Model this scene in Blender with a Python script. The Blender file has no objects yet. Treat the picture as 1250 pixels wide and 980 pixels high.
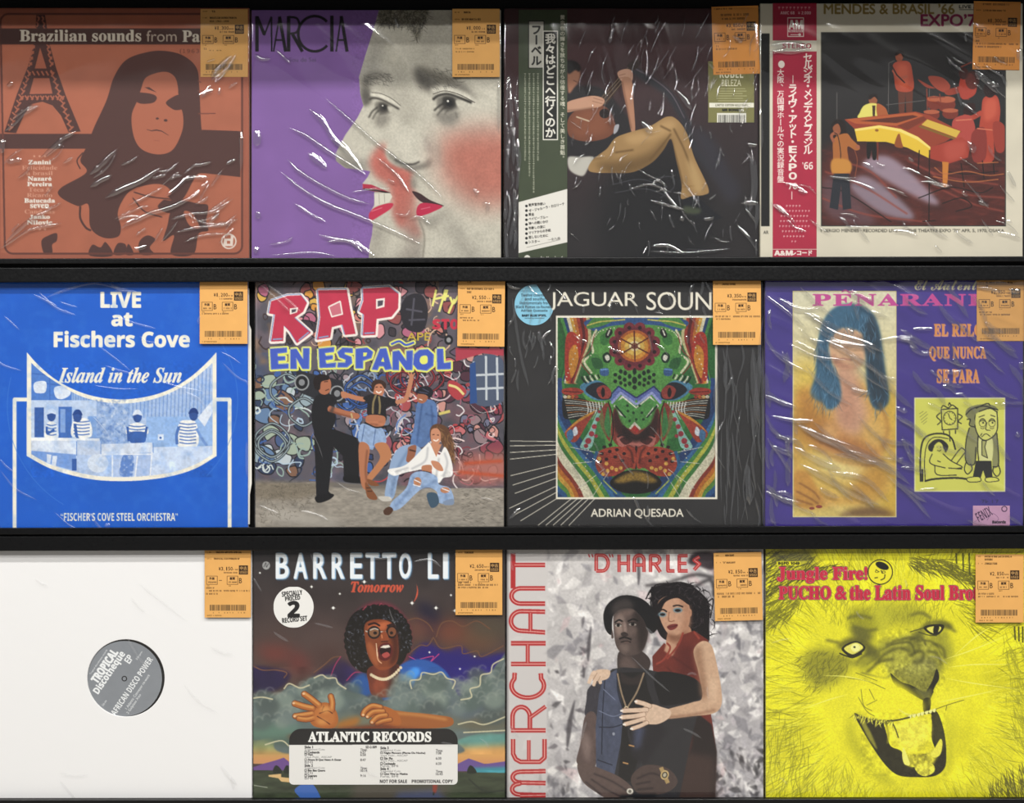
import bpy, math, random
import numpy as np
C = bpy.context.scene.collection
SC = bpy.context.scene
rng = np.random.default_rng(7)
random.seed(7)

# ------------------------------------------------------------------ camera, world, lights
S = 0.315 / 305.0                 # metres per photo pixel on the plane of the covers
ZC = 1.42                         # camera height
D = 1.15                          # camera distance from that plane
def WX(px): return (px - 625.0) * S
def WZ(py): return ZC + (490.0 - py) * S

cam_d = bpy.data.cameras.new('camera')
cam_d.sensor_width = 36.0
cam_d.lens = 36.0 * D / (1250 * S)
cam_d.clip_start = 0.02
cam = bpy.data.objects.new('camera', cam_d)
C.objects.link(cam)
cam.location = (0, -D, ZC)
cam.rotation_euler = (math.pi / 2, 0, 0)
SC.camera = cam

SC.view_settings.view_transform = 'Standard'
SC.view_settings.look = 'None'
SC.view_settings.gamma = 1.0
SC.view_settings.use_curve_mapping = False
SC.view_settings.exposure = 0.0
try:
    SC.cycles.max_bounces = 8
    SC.cycles.transparent_max_bounces = 16
    SC.cycles.caustics_reflective = False
    SC.cycles.caustics_refractive = False
except Exception:
    pass

world = bpy.data.worlds.new('shop_light')
SC.world = world
world.use_nodes = True
wb = world.node_tree.nodes['Background']
wb.inputs['Color'].default_value = (0.97, 0.98, 1.0, 1)
wb.inputs['Strength'].default_value = 0.20

def lamp(x, y, z, sx, sy, power, col=(1, 0.985, 0.955)):
    l = bpy.data.lights.new('ceiling_lamp', 'AREA')
    l.shape = 'RECTANGLE'
    l.size, l.size_y = sx, sy
    l.energy = power
    l.color = col
    o = bpy.data.objects.new('ceiling_lamp', l)
    C.objects.link(o)
    o.location = (x, y, z)
    return o
for lx in (-1.8, -0.6, 0.6, 1.8):
    lamp(lx, -1.35, 3.28, 1.15, 0.14, 24)
    lamp(lx, -2.1, 3.28, 1.15, 0.14, 15)
    lamp(lx, -2.9, 3.28, 1.15, 0.14, 29)

# ------------------------------------------------------------------ materials
def lin(c):
    c = np.asarray(c, float)
    return np.where(c <= 0.04045, c / 12.92, ((c + 0.055) / 1.055) ** 2.4)
def hx(h):
    return np.array([int(h[i:i + 2], 16) / 255.0 for i in (0, 2, 4)])

MATS = {}
def mat(name, col='808080', rough=0.5, spec=0.3, metal=0.0, noise=None):
    if name in MATS: return MATS[name]
    m = bpy.data.materials.new(name)
    m.use_nodes = True
    nt = m.node_tree
    b = nt.nodes['Principled BSDF']
    c = lin(hx(col))
    b.inputs['Base Color'].default_value = (c[0], c[1], c[2], 1)
    b.inputs['Roughness'].default_value = rough
    b.inputs['Specular IOR Level'].default_value = spec
    b.inputs['Metallic'].default_value = metal
    if noise:
        tc = nt.nodes.new('ShaderNodeTexCoord')
        tx = nt.nodes.new('ShaderNodeTexNoise')
        tx.inputs['Scale'].default_value = noise[0]
        tx.inputs['Detail'].default_value = 6
        bp = nt.nodes.new('ShaderNodeBump')
        bp.inputs['Strength'].default_value = noise[1]
        bp.inputs['Distance'].default_value = 0.001
        nt.links.new(tc.outputs['Object'], tx.inputs['Vector'])
        nt.links.new(tx.outputs['Fac'], bp.inputs['Height'])
        nt.links.new(bp.outputs['Normal'], b.inputs['Normal'])
        rr = nt.nodes.new('ShaderNodeMapRange')
        rr.inputs['To Min'].default_value = max(0.05, rough - 0.12)
        rr.inputs['To Max'].default_value = min(1, rough + 0.12)
        nt.links.new(tx.outputs['Fac'], rr.inputs['Value'])
        nt.links.new(rr.outputs['Result'], b.inputs['Roughness'])
    MATS[name] = m
    return m

def print_mat(name, rough, spec):
    m = mat(name, 'ffffff', rough, spec)
    nt = m.node_tree
    a = nt.nodes.new('ShaderNodeAttribute')
    a.attribute_name = 'ink'
    nt.links.new(a.outputs['Color'], nt.nodes['Principled BSDF'].inputs['Base Color'])
    return m
INK = print_mat('printed_card', 0.6, 0.12)
TAG = print_mat('thermal_paper', 0.6, 0.15)
OBI = print_mat('printed_paper', 0.55, 0.15)

def film_mat(name, rough, gain, haze):
    """clear plastic: see-through, mirror-like at its fresnel rate, a trace of white haze"""
    m = bpy.data.materials.new(name)
    m.use_nodes = True
    nt = m.node_tree
    nt.nodes.clear()
    out = nt.nodes.new('ShaderNodeOutputMaterial')
    tr = nt.nodes.new('ShaderNodeBsdfTransparent')
    gl = nt.nodes.new('ShaderNodeBsdfGlossy')
    gl.inputs['Roughness'].default_value = rough
    df = nt.nodes.new('ShaderNodeBsdfDiffuse')
    df.inputs['Color'].default_value = (0.8, 0.8, 0.82, 1)
    # fresnel by Schlick's rule, the same from both faces of the thin sheet
    ge = nt.nodes.new('ShaderNodeNewGeometry')
    dt = nt.nodes.new('ShaderNodeVectorMath')
    dt.operation = 'DOT_PRODUCT'
    nt.links.new(ge.outputs['Incoming'], dt.inputs[0])
    nt.links.new(ge.outputs['Normal'], dt.inputs[1])
    def math_node(op, a, b=None, clamp=False):
        n = nt.nodes.new('ShaderNodeMath')
        n.operation = op
        n.use_clamp = clamp
        for i, v in enumerate((a, b)):
            if v is None: continue
            if isinstance(v, float): n.inputs[i].default_value = v
            else: nt.links.new(v, n.inputs[i])
        return n.outputs[0]
    q = math_node('ABSOLUTE', dt.outputs['Value'])
    q = math_node('SUBTRACT', 1.0, q)
    q = math_node('POWER', q, 5.0)
    q = math_node('MULTIPLY', q, 0.96)
    q = math_node('ADD', q, 0.04)
    fac = math_node('MULTIPLY', q, gain, True)
    m1 = nt.nodes.new('ShaderNodeMixShader')
    m2 = nt.nodes.new('ShaderNodeMixShader')
    m1.inputs[0].default_value = haze
    nt.links.new(tr.outputs[0], m1.inputs[1])
    nt.links.new(df.outputs[0], m1.inputs[2])
    nt.links.new(fac, m2.inputs[0])
    nt.links.new(m1.outputs[0], m2.inputs[1])
    nt.links.new(gl.outputs[0], m2.inputs[2])
    nt.links.new(m2.outputs[0], out.inputs['Surface'])
    return m
FILM = film_mat('clear_film', 0.05, 2.4, 0.008)
SHRINK = film_mat('shrink_wrap', 0.07, 2.4, 0.006)
BAG = film_mat('soft_bag', 0.11, 1.5, 0.008)
CRINKLE = film_mat('crinkled_film', 0.17, 5.0, 0.008)
FOLD = film_mat('folded_film', 0.10, 5.5, 0.02)   # a fold doubles the plastic several times over
SOFT_FOLD = film_mat('soft_fold', 0.2, 1.2, 0.06)

# ------------------------------------------------------------------ object helpers
def link(name, me, m, parent=None):
    o = bpy.data.objects.new(name, me)
    C.objects.link(o)
    for x in (m if isinstance(m, (list, tuple)) else [m]): me.materials.append(x)
    if parent is not None: o.parent = parent
    return o
def empty(name, label, cat, loc, group=None):
    o = bpy.data.objects.new(name, None)
    C.objects.link(o)
    o.empty_display_size = 0.05
    o.location = loc
    o['label'] = label
    o['category'] = cat
    if group: o['group'] = group
    return o
def box_mesh(name, x0, x1, y0, y1, z0, z1, bev=0.0, seg=2):
    import bmesh
    bm = bmesh.new()
    bmesh.ops.create_cube(bm, size=1)
    for v in bm.verts:
        v.co = (x0 if v.co.x < 0 else x1, y0 if v.co.y < 0 else y1, z0 if v.co.z < 0 else z1)
    if bev:
        bmesh.ops.bevel(bm, geom=bm.edges[:], offset=bev, segments=seg, affect='EDGES', profile=0.6)
    me = bpy.data.meshes.new(name)
    bm.to_mesh(me)
    bm.free()
    return me
def from_arrays(name, V, F, smooth=False):
    """V n x 3, F m x 4 (or a list of index tuples)"""
    me = bpy.data.meshes.new(name)
    if isinstance(F, np.ndarray):
        n, k = F.shape
        me.vertices.add(len(V)); me.vertices.foreach_set('co', np.asarray(V, np.float32).ravel())
        me.loops.add(n * k); me.loops.foreach_set('vertex_index', F.astype(np.int32).ravel())
        me.polygons.add(n)
        me.polygons.foreach_set('loop_start', np.arange(0, n * k, k, dtype=np.int32))
        me.polygons.foreach_set('loop_total', np.full(n, k, np.int32))
    else:
        me.from_pydata([tuple(v) for v in V], [], F)
    if smooth: me.polygons.foreach_set('use_smooth', np.ones(len(me.polygons), bool))
    me.update(calc_edges=True)
    me.validate()
    return me

# ------------------------------------------------------------------ the printing press: flat inks laid on a sheet, vertex by vertex
_glyph = {}
def style(s, st):
    o = {'B': (0x1D5D4, 0x1D5EE, 0x1D7EC), 'S': (0x1D400, 0x1D41A, 0x1D7CE), 'I': (0x1D468, 0x1D482, 0x1D7CE),
         'P': (0x1D4D0, 0x1D4EA, None), 'M': (0x1D670, 0x1D68A, 0x1D7F6), 'N': None}[st]
    if o is None: return s
    r = ''
    for c in s:
        if 'A' <= c <= 'Z': r += chr(o[0] + ord(c) - 65)
        elif 'a' <= c <= 'z': r += chr(o[1] + ord(c) - 97)
        elif '0' <= c <= '9' and o[2]: r += chr(o[2] + ord(c) - 48)
        else: r += c
    return r
def glyphs(s, track=1.0):
    """triangles of a line of lettering, n x 3 x 2, y up"""
    k = (s, track)
    if k in _glyph: return _glyph[k]
    c = bpy.data.curves.new('lettering', 'FONT')
    c.body = s
    c.size = 1
    c.space_character = track
    c.resolution_u = 4
    o = bpy.data.objects.new('lettering', c)
    C.objects.link(o)
    ev = o.evaluated_get(bpy.context.evaluated_depsgraph_get())
    me = ev.to_mesh()
    me.calc_loop_triangles()
    v = np.array([q.co[:2] for q in me.vertices]).reshape(-1, 2)
    t = np.array([q.vertices[:] for q in me.loop_triangles], int).reshape(-1, 3)
    r = v[t] if len(t) else np.zeros((0, 3, 2))
    ev.to_mesh_clear()
    bpy.data.objects.remove(o)
    bpy.data.curves.remove(c)
    _glyph[k] = r
    return r
def catmull(p, closed=True, n=8):
    p = np.asarray(p, float).reshape(-1, 2)
    if len(p) < 3: return p
    if closed: q = np.vstack([p[-1], p, p[0], p[1]])
    else: q = np.vstack([2 * p[0] - p[1], p, 2 * p[-1] - p[-2]])
    out = []
    t = np.linspace(0, 1, n, endpoint=False)[:, None]
    for i in range(1, len(q) - 2):
        a, b, c, d = q[i - 1], q[i], q[i + 1], q[i + 2]
        out.append(0.5 * (2 * b + (c - a) * t + (2 * a - 5 * b + 4 * c - d) * t ** 2 + (3 * b - a - 3 * c + d) * t ** 3))
    out = np.vstack(out)
    if not closed: out = np.vstack([out, q[-2]])
    return out
def edges_of(polys):
    E = []
    for p in polys:
        x, y = p[:, 0], p[:, 1]
        if np.sum(x * np.roll(y, -1) - np.roll(x, -1) * y) < 0: p = p[::-1]
        E.append(np.hstack([p, np.roll(p, -1, 0)]))
    return np.vstack(E) if E else np.zeros((0, 4))
def blur(a, r):
    r = int(round(r))
    if r < 1: return a
    for _ in range(2):
        for ax in (0, 1):
            a = np.moveaxis(a, ax, 0)
            pad = np.pad(a, [(r + 1, r)] + [(0, 0)] * (a.ndim - 1), mode='edge')
            c = np.cumsum(pad, 0)
            a = (c[2 * r + 1:] - c[:-2 * r - 1]) / (2 * r + 1)
            a = np.moveaxis(a, 0, ax)
    return a
def value_noise(h, w, sx, sy, oct=3, seed=0):
    g = np.random.default_rng(seed)
    out = np.zeros((h, w)); amp = 1.0; tot = 0
    for _ in range(oct):
        gh, gw = int(h / sy) + 3, int(w / sx) + 3
        r = g.random((gh, gw))
        yy = np.arange(h) / sy; xx = np.arange(w) / sx
        iy = yy.astype(int); ix = xx.astype(int)
        fy = (yy - iy); fx = (xx - ix)
        fy = (fy * fy * (3 - 2 * fy))[:, None]; fx = (fx * fx * (3 - 2 * fx))[None, :]
        a = r[iy][:, ix]; b = r[iy][:, ix + 1]; c = r[iy + 1][:, ix]; d = r[iy + 1][:, ix + 1]
        out += amp * ((a * (1 - fx) + b * fx) * (1 - fy) + (c * (1 - fx) + d * fx) * fy)
        tot += amp; amp *= 0.5; sx = max(1, sx / 2); sy = max(1, sy / 2)
    return out / tot
SS = 3
class Sheet:
    """an inked sheet. rect = photo pixels it covers; (ox, oy, k): art coordinates a -> photo pixel ox + a / k"""
    def __init__(s, rect, frame=(0, 0, 1.0), res=1.5, bg='ffffff'):
        s.rect = rect; s.ox, s.oy, s.k = frame; s.res = res
        s.w = int(round((rect[2] - rect[0]) * res)) + 1
        s.h = int(round((rect[3] - rect[1]) * res)) + 1
        s.f = s.res / s.k
        s.a = np.ones((s.h, s.w, 3)) * hx(bg)
        s.seed = 1; s.clip = None
    def T(s, p):
        p = np.asarray(p, float).reshape(-1, 2)
        return np.stack([(s.ox + p[:, 0] / s.k - s.rect[0]) * s.res, (s.oy + p[:, 1] / s.k - s.rect[1]) * s.res], 1)
    def rast(s, E, pad=0):
        if len(E) == 0: return None
        x0 = int(max(0, math.floor(min(E[:, 0].min(), E[:, 2].min())) - pad - 1)); x1 = int(min(s.w, math.ceil(max(E[:, 0].max(), E[:, 2].max())) + pad + 2))
        y0 = int(max(0, math.floor(min(E[:, 1].min(), E[:, 3].min())) - pad - 1)); y1 = int(min(s.h, math.ceil(max(E[:, 1].max(), E[:, 3].max())) + pad + 2))
        if x1 <= x0 or y1 <= y0: return None
        e = (E + 0.5 - np.array([x0, y0, x0, y0])) * SS
        W, H = (x1 - x0) * SS, (y1 - y0) * SS
        sg = np.where(e[:, 3] > e[:, 1], 1, -1)
        lo = np.minimum(e[:, 1], e[:, 3]); hi = np.maximum(e[:, 1], e[:, 3])
        r0 = np.clip(np.ceil(lo - 0.5), 0, H).astype(int); r1 = np.clip(np.ceil(hi - 0.5), 0, H).astype(int)
        n = r1 - r0
        ok = n > 0
        e, sg, r0, n = e[ok], sg[ok], r0[ok], n[ok]
        if len(n) == 0: return None
        idx = np.repeat(np.arange(len(n)), n)
        row = np.arange(n.sum()) - np.repeat(np.cumsum(n) - n, n) + r0[idx]
        t = (row + 0.5 - e[idx, 1]) / (e[idx, 3] - e[idx, 1])
        x = e[idx, 0] + t * (e[idx, 2] - e[idx, 0])
        col = np.clip(np.ceil(x - 0.5), 0, W).astype(int)
        d = np.bincount(row * (W + 1) + col, weights=sg[idx], minlength=H * (W + 1)).reshape(H, W + 1)
        m = (np.abs(np.cumsum(d, 1)[:, :W]) > 0.5).astype(float)
        m = m.reshape(y1 - y0, SS, x1 - x0, SS).mean((1, 3))
        return m, x0, y0, x1, y1
    def lay(s, E, col, feather=0, alpha=1.0, grad=None, mode=None):
        fr = feather * s.f
        r = s.rast(E, int(fr * 2.2) + 1 if fr else 0)
        if r is None: return
        m, x0, y0, x1, y1 = r
        if fr: m = blur(m, fr)
        m = m * alpha
        if s.clip is not None: m = m * s.clip[y0:y1, x0:x1]
        c = hx(col) if isinstance(col, str) else np.asarray(col)
        if grad is not None:                       # (colour2, ax, ay, bx, by)
            c2 = hx(grad[0]); p, q = s.T(grad[1:3])[0], s.T(grad[3:5])[0]
            d = q - p
            yy, xx = np.mgrid[y0:y1, x0:x1]
            t = np.clip(((xx - p[0]) * d[0] + (yy - p[1]) * d[1]) / (d @ d), 0, 1)[..., None]
            c = c * (1 - t) + c2 * t
        m = m[..., None]
        v = s.a[y0:y1, x0:x1]
        if mode == 'mul': c = v * c
        s.a[y0:y1, x0:x1] = v * (1 - m) + c * m
    def poly(s, p, col, sm=0, fe=0, al=1.0, grad=None, mode=None):
        p = s.T(p)
        if sm: p = catmull(p, True)
        s.lay(edges_of([p]), col, fe, al, grad, mode)
    def blob(s, p, col, fe=0, al=1.0, grad=None, mode=None): s.poly(p, col, 1, fe, al, grad, mode)
    def rectg(s, x0, y0, x1, y1, col, **k): s.poly([x0, y0, x1, y0, x1, y1, x0, y1], col, **k)
    def ell(s, cx, cy, rx, ry, col, rot=0, **k):
        t = np.linspace(0, 2 * math.pi, 40, endpoint=False); c, n = math.cos(rot), math.sin(rot)
        x, y = rx * np.cos(t), ry * np.sin(t)
        s.poly(np.stack([cx + x * c - y * n, cy + x * n + y * c], 1), col, **k)
    def stroke_polys(s, p, w, taper=0):
        P = []
        n = len(p)
        for i in range(n - 1):
            a, b = p[i], p[i + 1]
            d = b - a; L = math.hypot(*d)
            if L < 1e-6: continue
            u = np.array([-d[1], d[0]]) / L
            if taper:
                fa = 1 - abs(2 * (i / (n - 1)) - 1) * taper if taper < 2 else 1 - i / (n - 1)
                fb = 1 - abs(2 * ((i + 1) / (n - 1)) - 1) * taper if taper < 2 else 1 - (i + 1) / (n - 1)
            else: fa = fb = 1
            P.append(np.array([a + u * w / 2 * fa, b + u * w / 2 * fb, b - u * w / 2 * fb, a - u * w / 2 * fa]))
            if w > 1.2 and i:
                t = np.linspace(0, 2 * math.pi, 10, endpoint=False)
                P.append(a + np.stack([np.cos(t), np.sin(t)], 1) * w / 2 * fa)
        return P
    def line(s, p, w, col, sm=0, closed=0, taper=0, **k):
        """p one polyline or a list of polylines"""
        if len(p) == 0: return
        many = p if isinstance(p, list) and isinstance(p[0], (list, np.ndarray)) else [p]
        P = []
        for q in many:
            q = s.T(q)
            if closed and not sm: q = np.vstack([q, q[0]])
            if sm: q = catmull(q, bool(closed))
            if closed and sm: q = np.vstack([q, q[0]])
            P += s.stroke_polys(q, w * s.f, taper)
        fe = k.pop('fe', 0)
        s.lay(edges_of(P), col, fe, **{('alpha' if a == 'al' else a): b for a, b in k.items()})
    def tris(s, t, box, rot=0, track=1.0, fat=0.0, col='000000', al=1.0, fe=0, shear=0, grad=None):
        if len(t) == 0: return
        x0, y0, x1, y1 = box
        lo, hi = t.reshape(-1, 2).min(0), t.reshape(-1, 2).max(0)
        q = (t - lo) / np.maximum(hi - lo, 1e-6)
        q = np.stack([x0 + q[..., 0] * (x1 - x0) + shear * (q[..., 1] - 0.5) * (y1 - y0), y1 - q[..., 1] * (y1 - y0)], -1)
        if rot:
            c = np.array([(x0 + x1) / 2, (y0 + y1) / 2]); a = math.radians(rot)
            R = np.array([[math.cos(a), math.sin(a)], [-math.sin(a), math.cos(a)]])
            q = (q - c) @ R + c
        q = s.T(q.reshape(-1, 2)).reshape(-1, 3, 2)
        cr = (q[:, 1, 0] - q[:, 0, 0]) * (q[:, 2, 1] - q[:, 0, 1]) - (q[:, 1, 1] - q[:, 0, 1]) * (q[:, 2, 0] - q[:, 0, 0])
        q[cr < 0] = q[cr < 0][:, ::-1]
        if fat:
            n = 8 if fat * s.f > 0.8 else 4
            an = np.arange(n) * 2 * math.pi / n
            off = np.stack([np.cos(an), np.sin(an)], 1) * fat * s.f
            q = np.concatenate([q] + [q + o for o in off])
        E = np.concatenate([np.hstack([q[:, i], q[:, (i + 1) % 3]]) for i in range(3)])
        s.lay(E, col, fe, al, grad)
    def text(s, st, txt, x0, y0, x1, y1, col, **k):
        """lettering fitted to the box x0..x1, y0..y1"""
        s.tris(glyphs(style(txt, st), k.pop('track', 1.0)), (x0, y0, x1, y1), col=col, **k)
    def column(s, txt, cx, y, size, pitch, col, fat=0, sx=1.0):
        """vertical Japanese lettering, one character under another"""
        for c in txt:
            if c == ' ': y += pitch * 0.5; continue
            t = glyphs(c)
            if len(t) == 0: continue
            q = (t - np.array([0.5, 0.38])) * size
            if c in '\u30fc\u2015-\u2014':
                q = np.stack([q[..., 1], -q[..., 0]], -1)
            if c in '\u3001\u3002': q = q + np.array([0.5, 0.5]) * size
            lo, hi = q.reshape(-1, 2).min(0), q.reshape(-1, 2).max(0)
            s.tris(t if c not in '\u30fc\u2015-\u2014' else q, (cx + lo[0] * sx, y + pitch / 2 - hi[1], cx + hi[0] * sx, y + pitch / 2 - lo[1]), col=col, fat=fat)
            y += pitch
    def grain(s, x0, y0, x1, y1, amp, sx, sy=None, oct=3, tint=None, poly=None, sm=0, fe=0):
        """uneven ink: lightens and darkens the box by up to amp"""
        a, b = s.T([x0, y0])[0], s.T([x1, y1])[0]
        X0, Y0 = max(0, int(a[0])), max(0, int(a[1])); X1, Y1 = min(s.w, int(b[0]) + 1), min(s.h, int(b[1]) + 1)
        s.seed += 1
        n = value_noise(Y1 - Y0, X1 - X0, max(1, sx * s.f), max(1, (sy or sx) * s.f), oct, s.seed) - 0.5
        m = np.ones_like(n)
        if poly is not None:
            p = s.T(poly)
            if sm: p = catmull(p)
            r = s.rast(edges_of([p]), int(fe * s.f * 2.2) + 1)
            full = np.zeros((s.h, s.w))
            if r: full[r[2]:r[4], r[1]:r[3]] = blur(r[0], fe * s.f) if fe else r[0]
            m = full[Y0:Y1, X0:X1]
        if tint is not None:
            t = (np.clip(n * 2 * amp + 0, 0, 1) * m)[..., None]
            s.a[Y0:Y1, X0:X1] = s.a[Y0:Y1, X0:X1] * (1 - t) + hx(tint) * t
        else:
            s.a[Y0:Y1, X0:X1] = np.clip(s.a[Y0:Y1, X0:X1] * (1 + 2 * amp * (n * m)[..., None]), 0, 1)
    def strands(s, pts, ang, L, w, col, al=1.0, curve=0.15, seed=1):
        """many fine hair lines: pts n x 2, ang n (radians)"""
        g = np.random.default_rng(seed)
        P = []
        for (x, y), a in zip(pts, ang):
            l = L * g.uniform(0.5, 1.2); c = g.normal(0, curve)
            q = [(x + l * t * math.cos(a + c * t), y + l * t * math.sin(a + c * t)) for t in (0, 0.25, 0.5, 0.75, 1)]
            P += s.stroke_polys(s.T(q), w * s.f, 1)
        s.lay(edges_of(P), col, 0, al)
    def mask(s, p, sm=0):
        q = s.T(p)
        if sm: q = catmull(q)
        full = np.zeros((s.h, s.w))
        r = s.rast(edges_of([q]))
        if r: full[r[2]:r[4], r[1]:r[3]] = r[0]
        return full

def inside(p, n, seed=0, sm=1):
    """n random points inside a closed outline"""
    p = catmull(p) if sm else np.asarray(p, float).reshape(-1, 2)
    g = np.random.default_rng(seed)
    lo, hi = p.min(0), p.max(0)
    out = []
    while len(out) < n:
        q = lo + g.random((n * 2, 2)) * (hi - lo)
        x, y = q[:, 0:1], q[:, 1:2]
        x0, y0 = p[:, 0], p[:, 1]; x1, y1 = np.roll(x0, -1), np.roll(y0, -1)
        with np.errstate(divide='ignore', invalid='ignore'):
            c = ((y0 > y) != (y1 > y)) & (x < (x1 - x0) * (y - y0) / (y1 - y0) + x0)
        out += list(q[c.sum(1) % 2 == 1])
    return np.array(out[:n])

def ink_mesh(name, sh, y, thick, gain=1.0, warp=0.0, edge='d8d2c4'):
    """the sheet as a solid board: inked front grid, rounded rim, plain sides and back (world coordinates, front at depth y)"""
    h, w = sh.h, sh.w
    x0, y0, x1, y1 = sh.rect
    px = np.linspace(x0, x1, w); py = np.linspace(y0, y1, h)
    X, Y = np.meshgrid(px, py)
    V = np.stack([WX(X), np.full_like(X, y), WZ(Y)], -1)
    if warp is not None and not np.isscalar(warp): V[..., 1] += warp
    r = 0.0004
    V[0, :, 1] += r; V[-1, :, 1] += r; V[:, 0, 1] += r; V[:, -1, 1] += r
    V = V.reshape(-1, 3)
    i = np.arange(h * w).reshape(h, w)
    F = np.stack([i[:-1, :-1], i[1:, :-1], i[1:, 1:], i[:-1, 1:]], -1).reshape(-1, 4)
    ring = np.concatenate([i[0, :], i[1:, -1], i[-1, -2::-1], i[-2:0:-1, 0]])
    n0 = len(V); n = len(ring)
    B = V[ring].copy(); B[:, 1] = y + thick
    k = np.arange(n)
    side = np.stack([ring, np.roll(ring, -1), n0 + np.roll(k, -1), n0 + k], 1)
    c4 = n0 + np.array([0, w - 1, w - 1 + h - 1, 2 * (w - 1) + h - 1])
    V = np.vstack([V, B])
    F = np.vstack([F, side])
    me = from_arrays(name, V, F)
    col = np.vstack([sh.a.reshape(-1, 3), np.ones((n, 3)) * hx(edge)])
    col = np.clip(lin(np.clip(col, 0, 1)) * gain, 0.002, 0.86)
    at = me.attributes.new('ink', 'FLOAT_COLOR', 'POINT')
    at.data.foreach_set('color', np.hstack([col, np.ones((len(col), 1))]).astype(np.float32).ravel())
    return me

# ------------------------------------------------------------------ room shell and the rack
from mathutils import Matrix
def attach(name, me, m, root):
    me.transform(Matrix.Translation(-root.location))
    return link(name, me, m, root)
def structure(name, me, m):
    o = link(name, me, m)
    o['kind'] = 'structure'
    return o
structure('floor', box_mesh('floor', -3.5, 3.5, -4.5, 0.15, -0.1, 0.0), mat('floor_vinyl', '8f8a82', 0.5, 0.4, noise=(3, 0.05)))
structure('ceiling', box_mesh('ceiling', -3.5, 3.5, -4.0, 0.15, 3.3, 3.4), mat('ceiling_board', '2c2c2e', 0.9, 0.1, noise=(30, 0.1)))
structure('wall_back', box_mesh('wall_back', -3.5, 3.5, 0.05, 0.15, 0.0, 3.3), mat('wall_paint', '55534f', 0.8, 0.2, noise=(40, 0.1)))

BLACK = mat('black_lacquer', '09090a', 0.32, 0.35, noise=(260, 0.12))
BLACK2 = mat('black_board', '0c0c0d', 0.7, 0.2, noise=(300, 0.1))
YF = -0.0016                       # depth of the plastic film in front of the covers (y = 0)
XR = 0.95
rack = empty('record_rack', 'black wall rack with three long ledges holding twelve records', 'display rack', (0, 0.05, WZ(1010)))
def bar(name, py0, py1, yf, yb, bev=0.0008, m=BLACK, tilt=0.0):
    """a rail whose front face, seen from the camera, spans photo rows py0..py1"""
    k = (D + yf) / D
    me = box_mesh(name, -XR, XR, yf, yb, ZC + (490 - py1) * S * k, ZC + (490 - py0) * S * k, bev, 3)
    if tilt:
        zc = ZC + (490 - (py0 + py1) / 2) * S * k
        me.transform(Matrix.Translation((0, 0, zc)) @ Matrix.Rotation(tilt, 4, 'Y') @ Matrix.Translation((0, 0, -zc)))
    return attach(name, me, m, rack)
bar('back_panel', -60, 1010, 0.010, 0.05, 0, BLACK2)
# canopy over the top row
attach('canopy', box_mesh('canopy', -XR, XR, -0.125, 0.012, WZ(-26), WZ(-60), 0.002), BLACK2, rack)
for a, b, c, d in ((314, 320.6, 325.2, 343), (643.2, 651.2, 653.4, 671.2)):
    bar('shelf_lip', a, b, -0.0125, -0.0056, 0.0012, BLACK, -0.0022)
    bar('shelf_board', b - 0.5, c + 3, -0.0055, 0.0102, 0.0004, BLACK2, -0.0022)
    bar('header_bar', c, d, -0.0110, -0.0056, 0.0014, BLACK, -0.0022)
bar('shelf_lip', 975.8, 1004, -0.0125, -0.0056, 0.0012, BLACK, -0.001)
bar('shelf_board', 985, 1004, -0.0055, 0.0102, 0.0004, BLACK2, -0.001)

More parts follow.
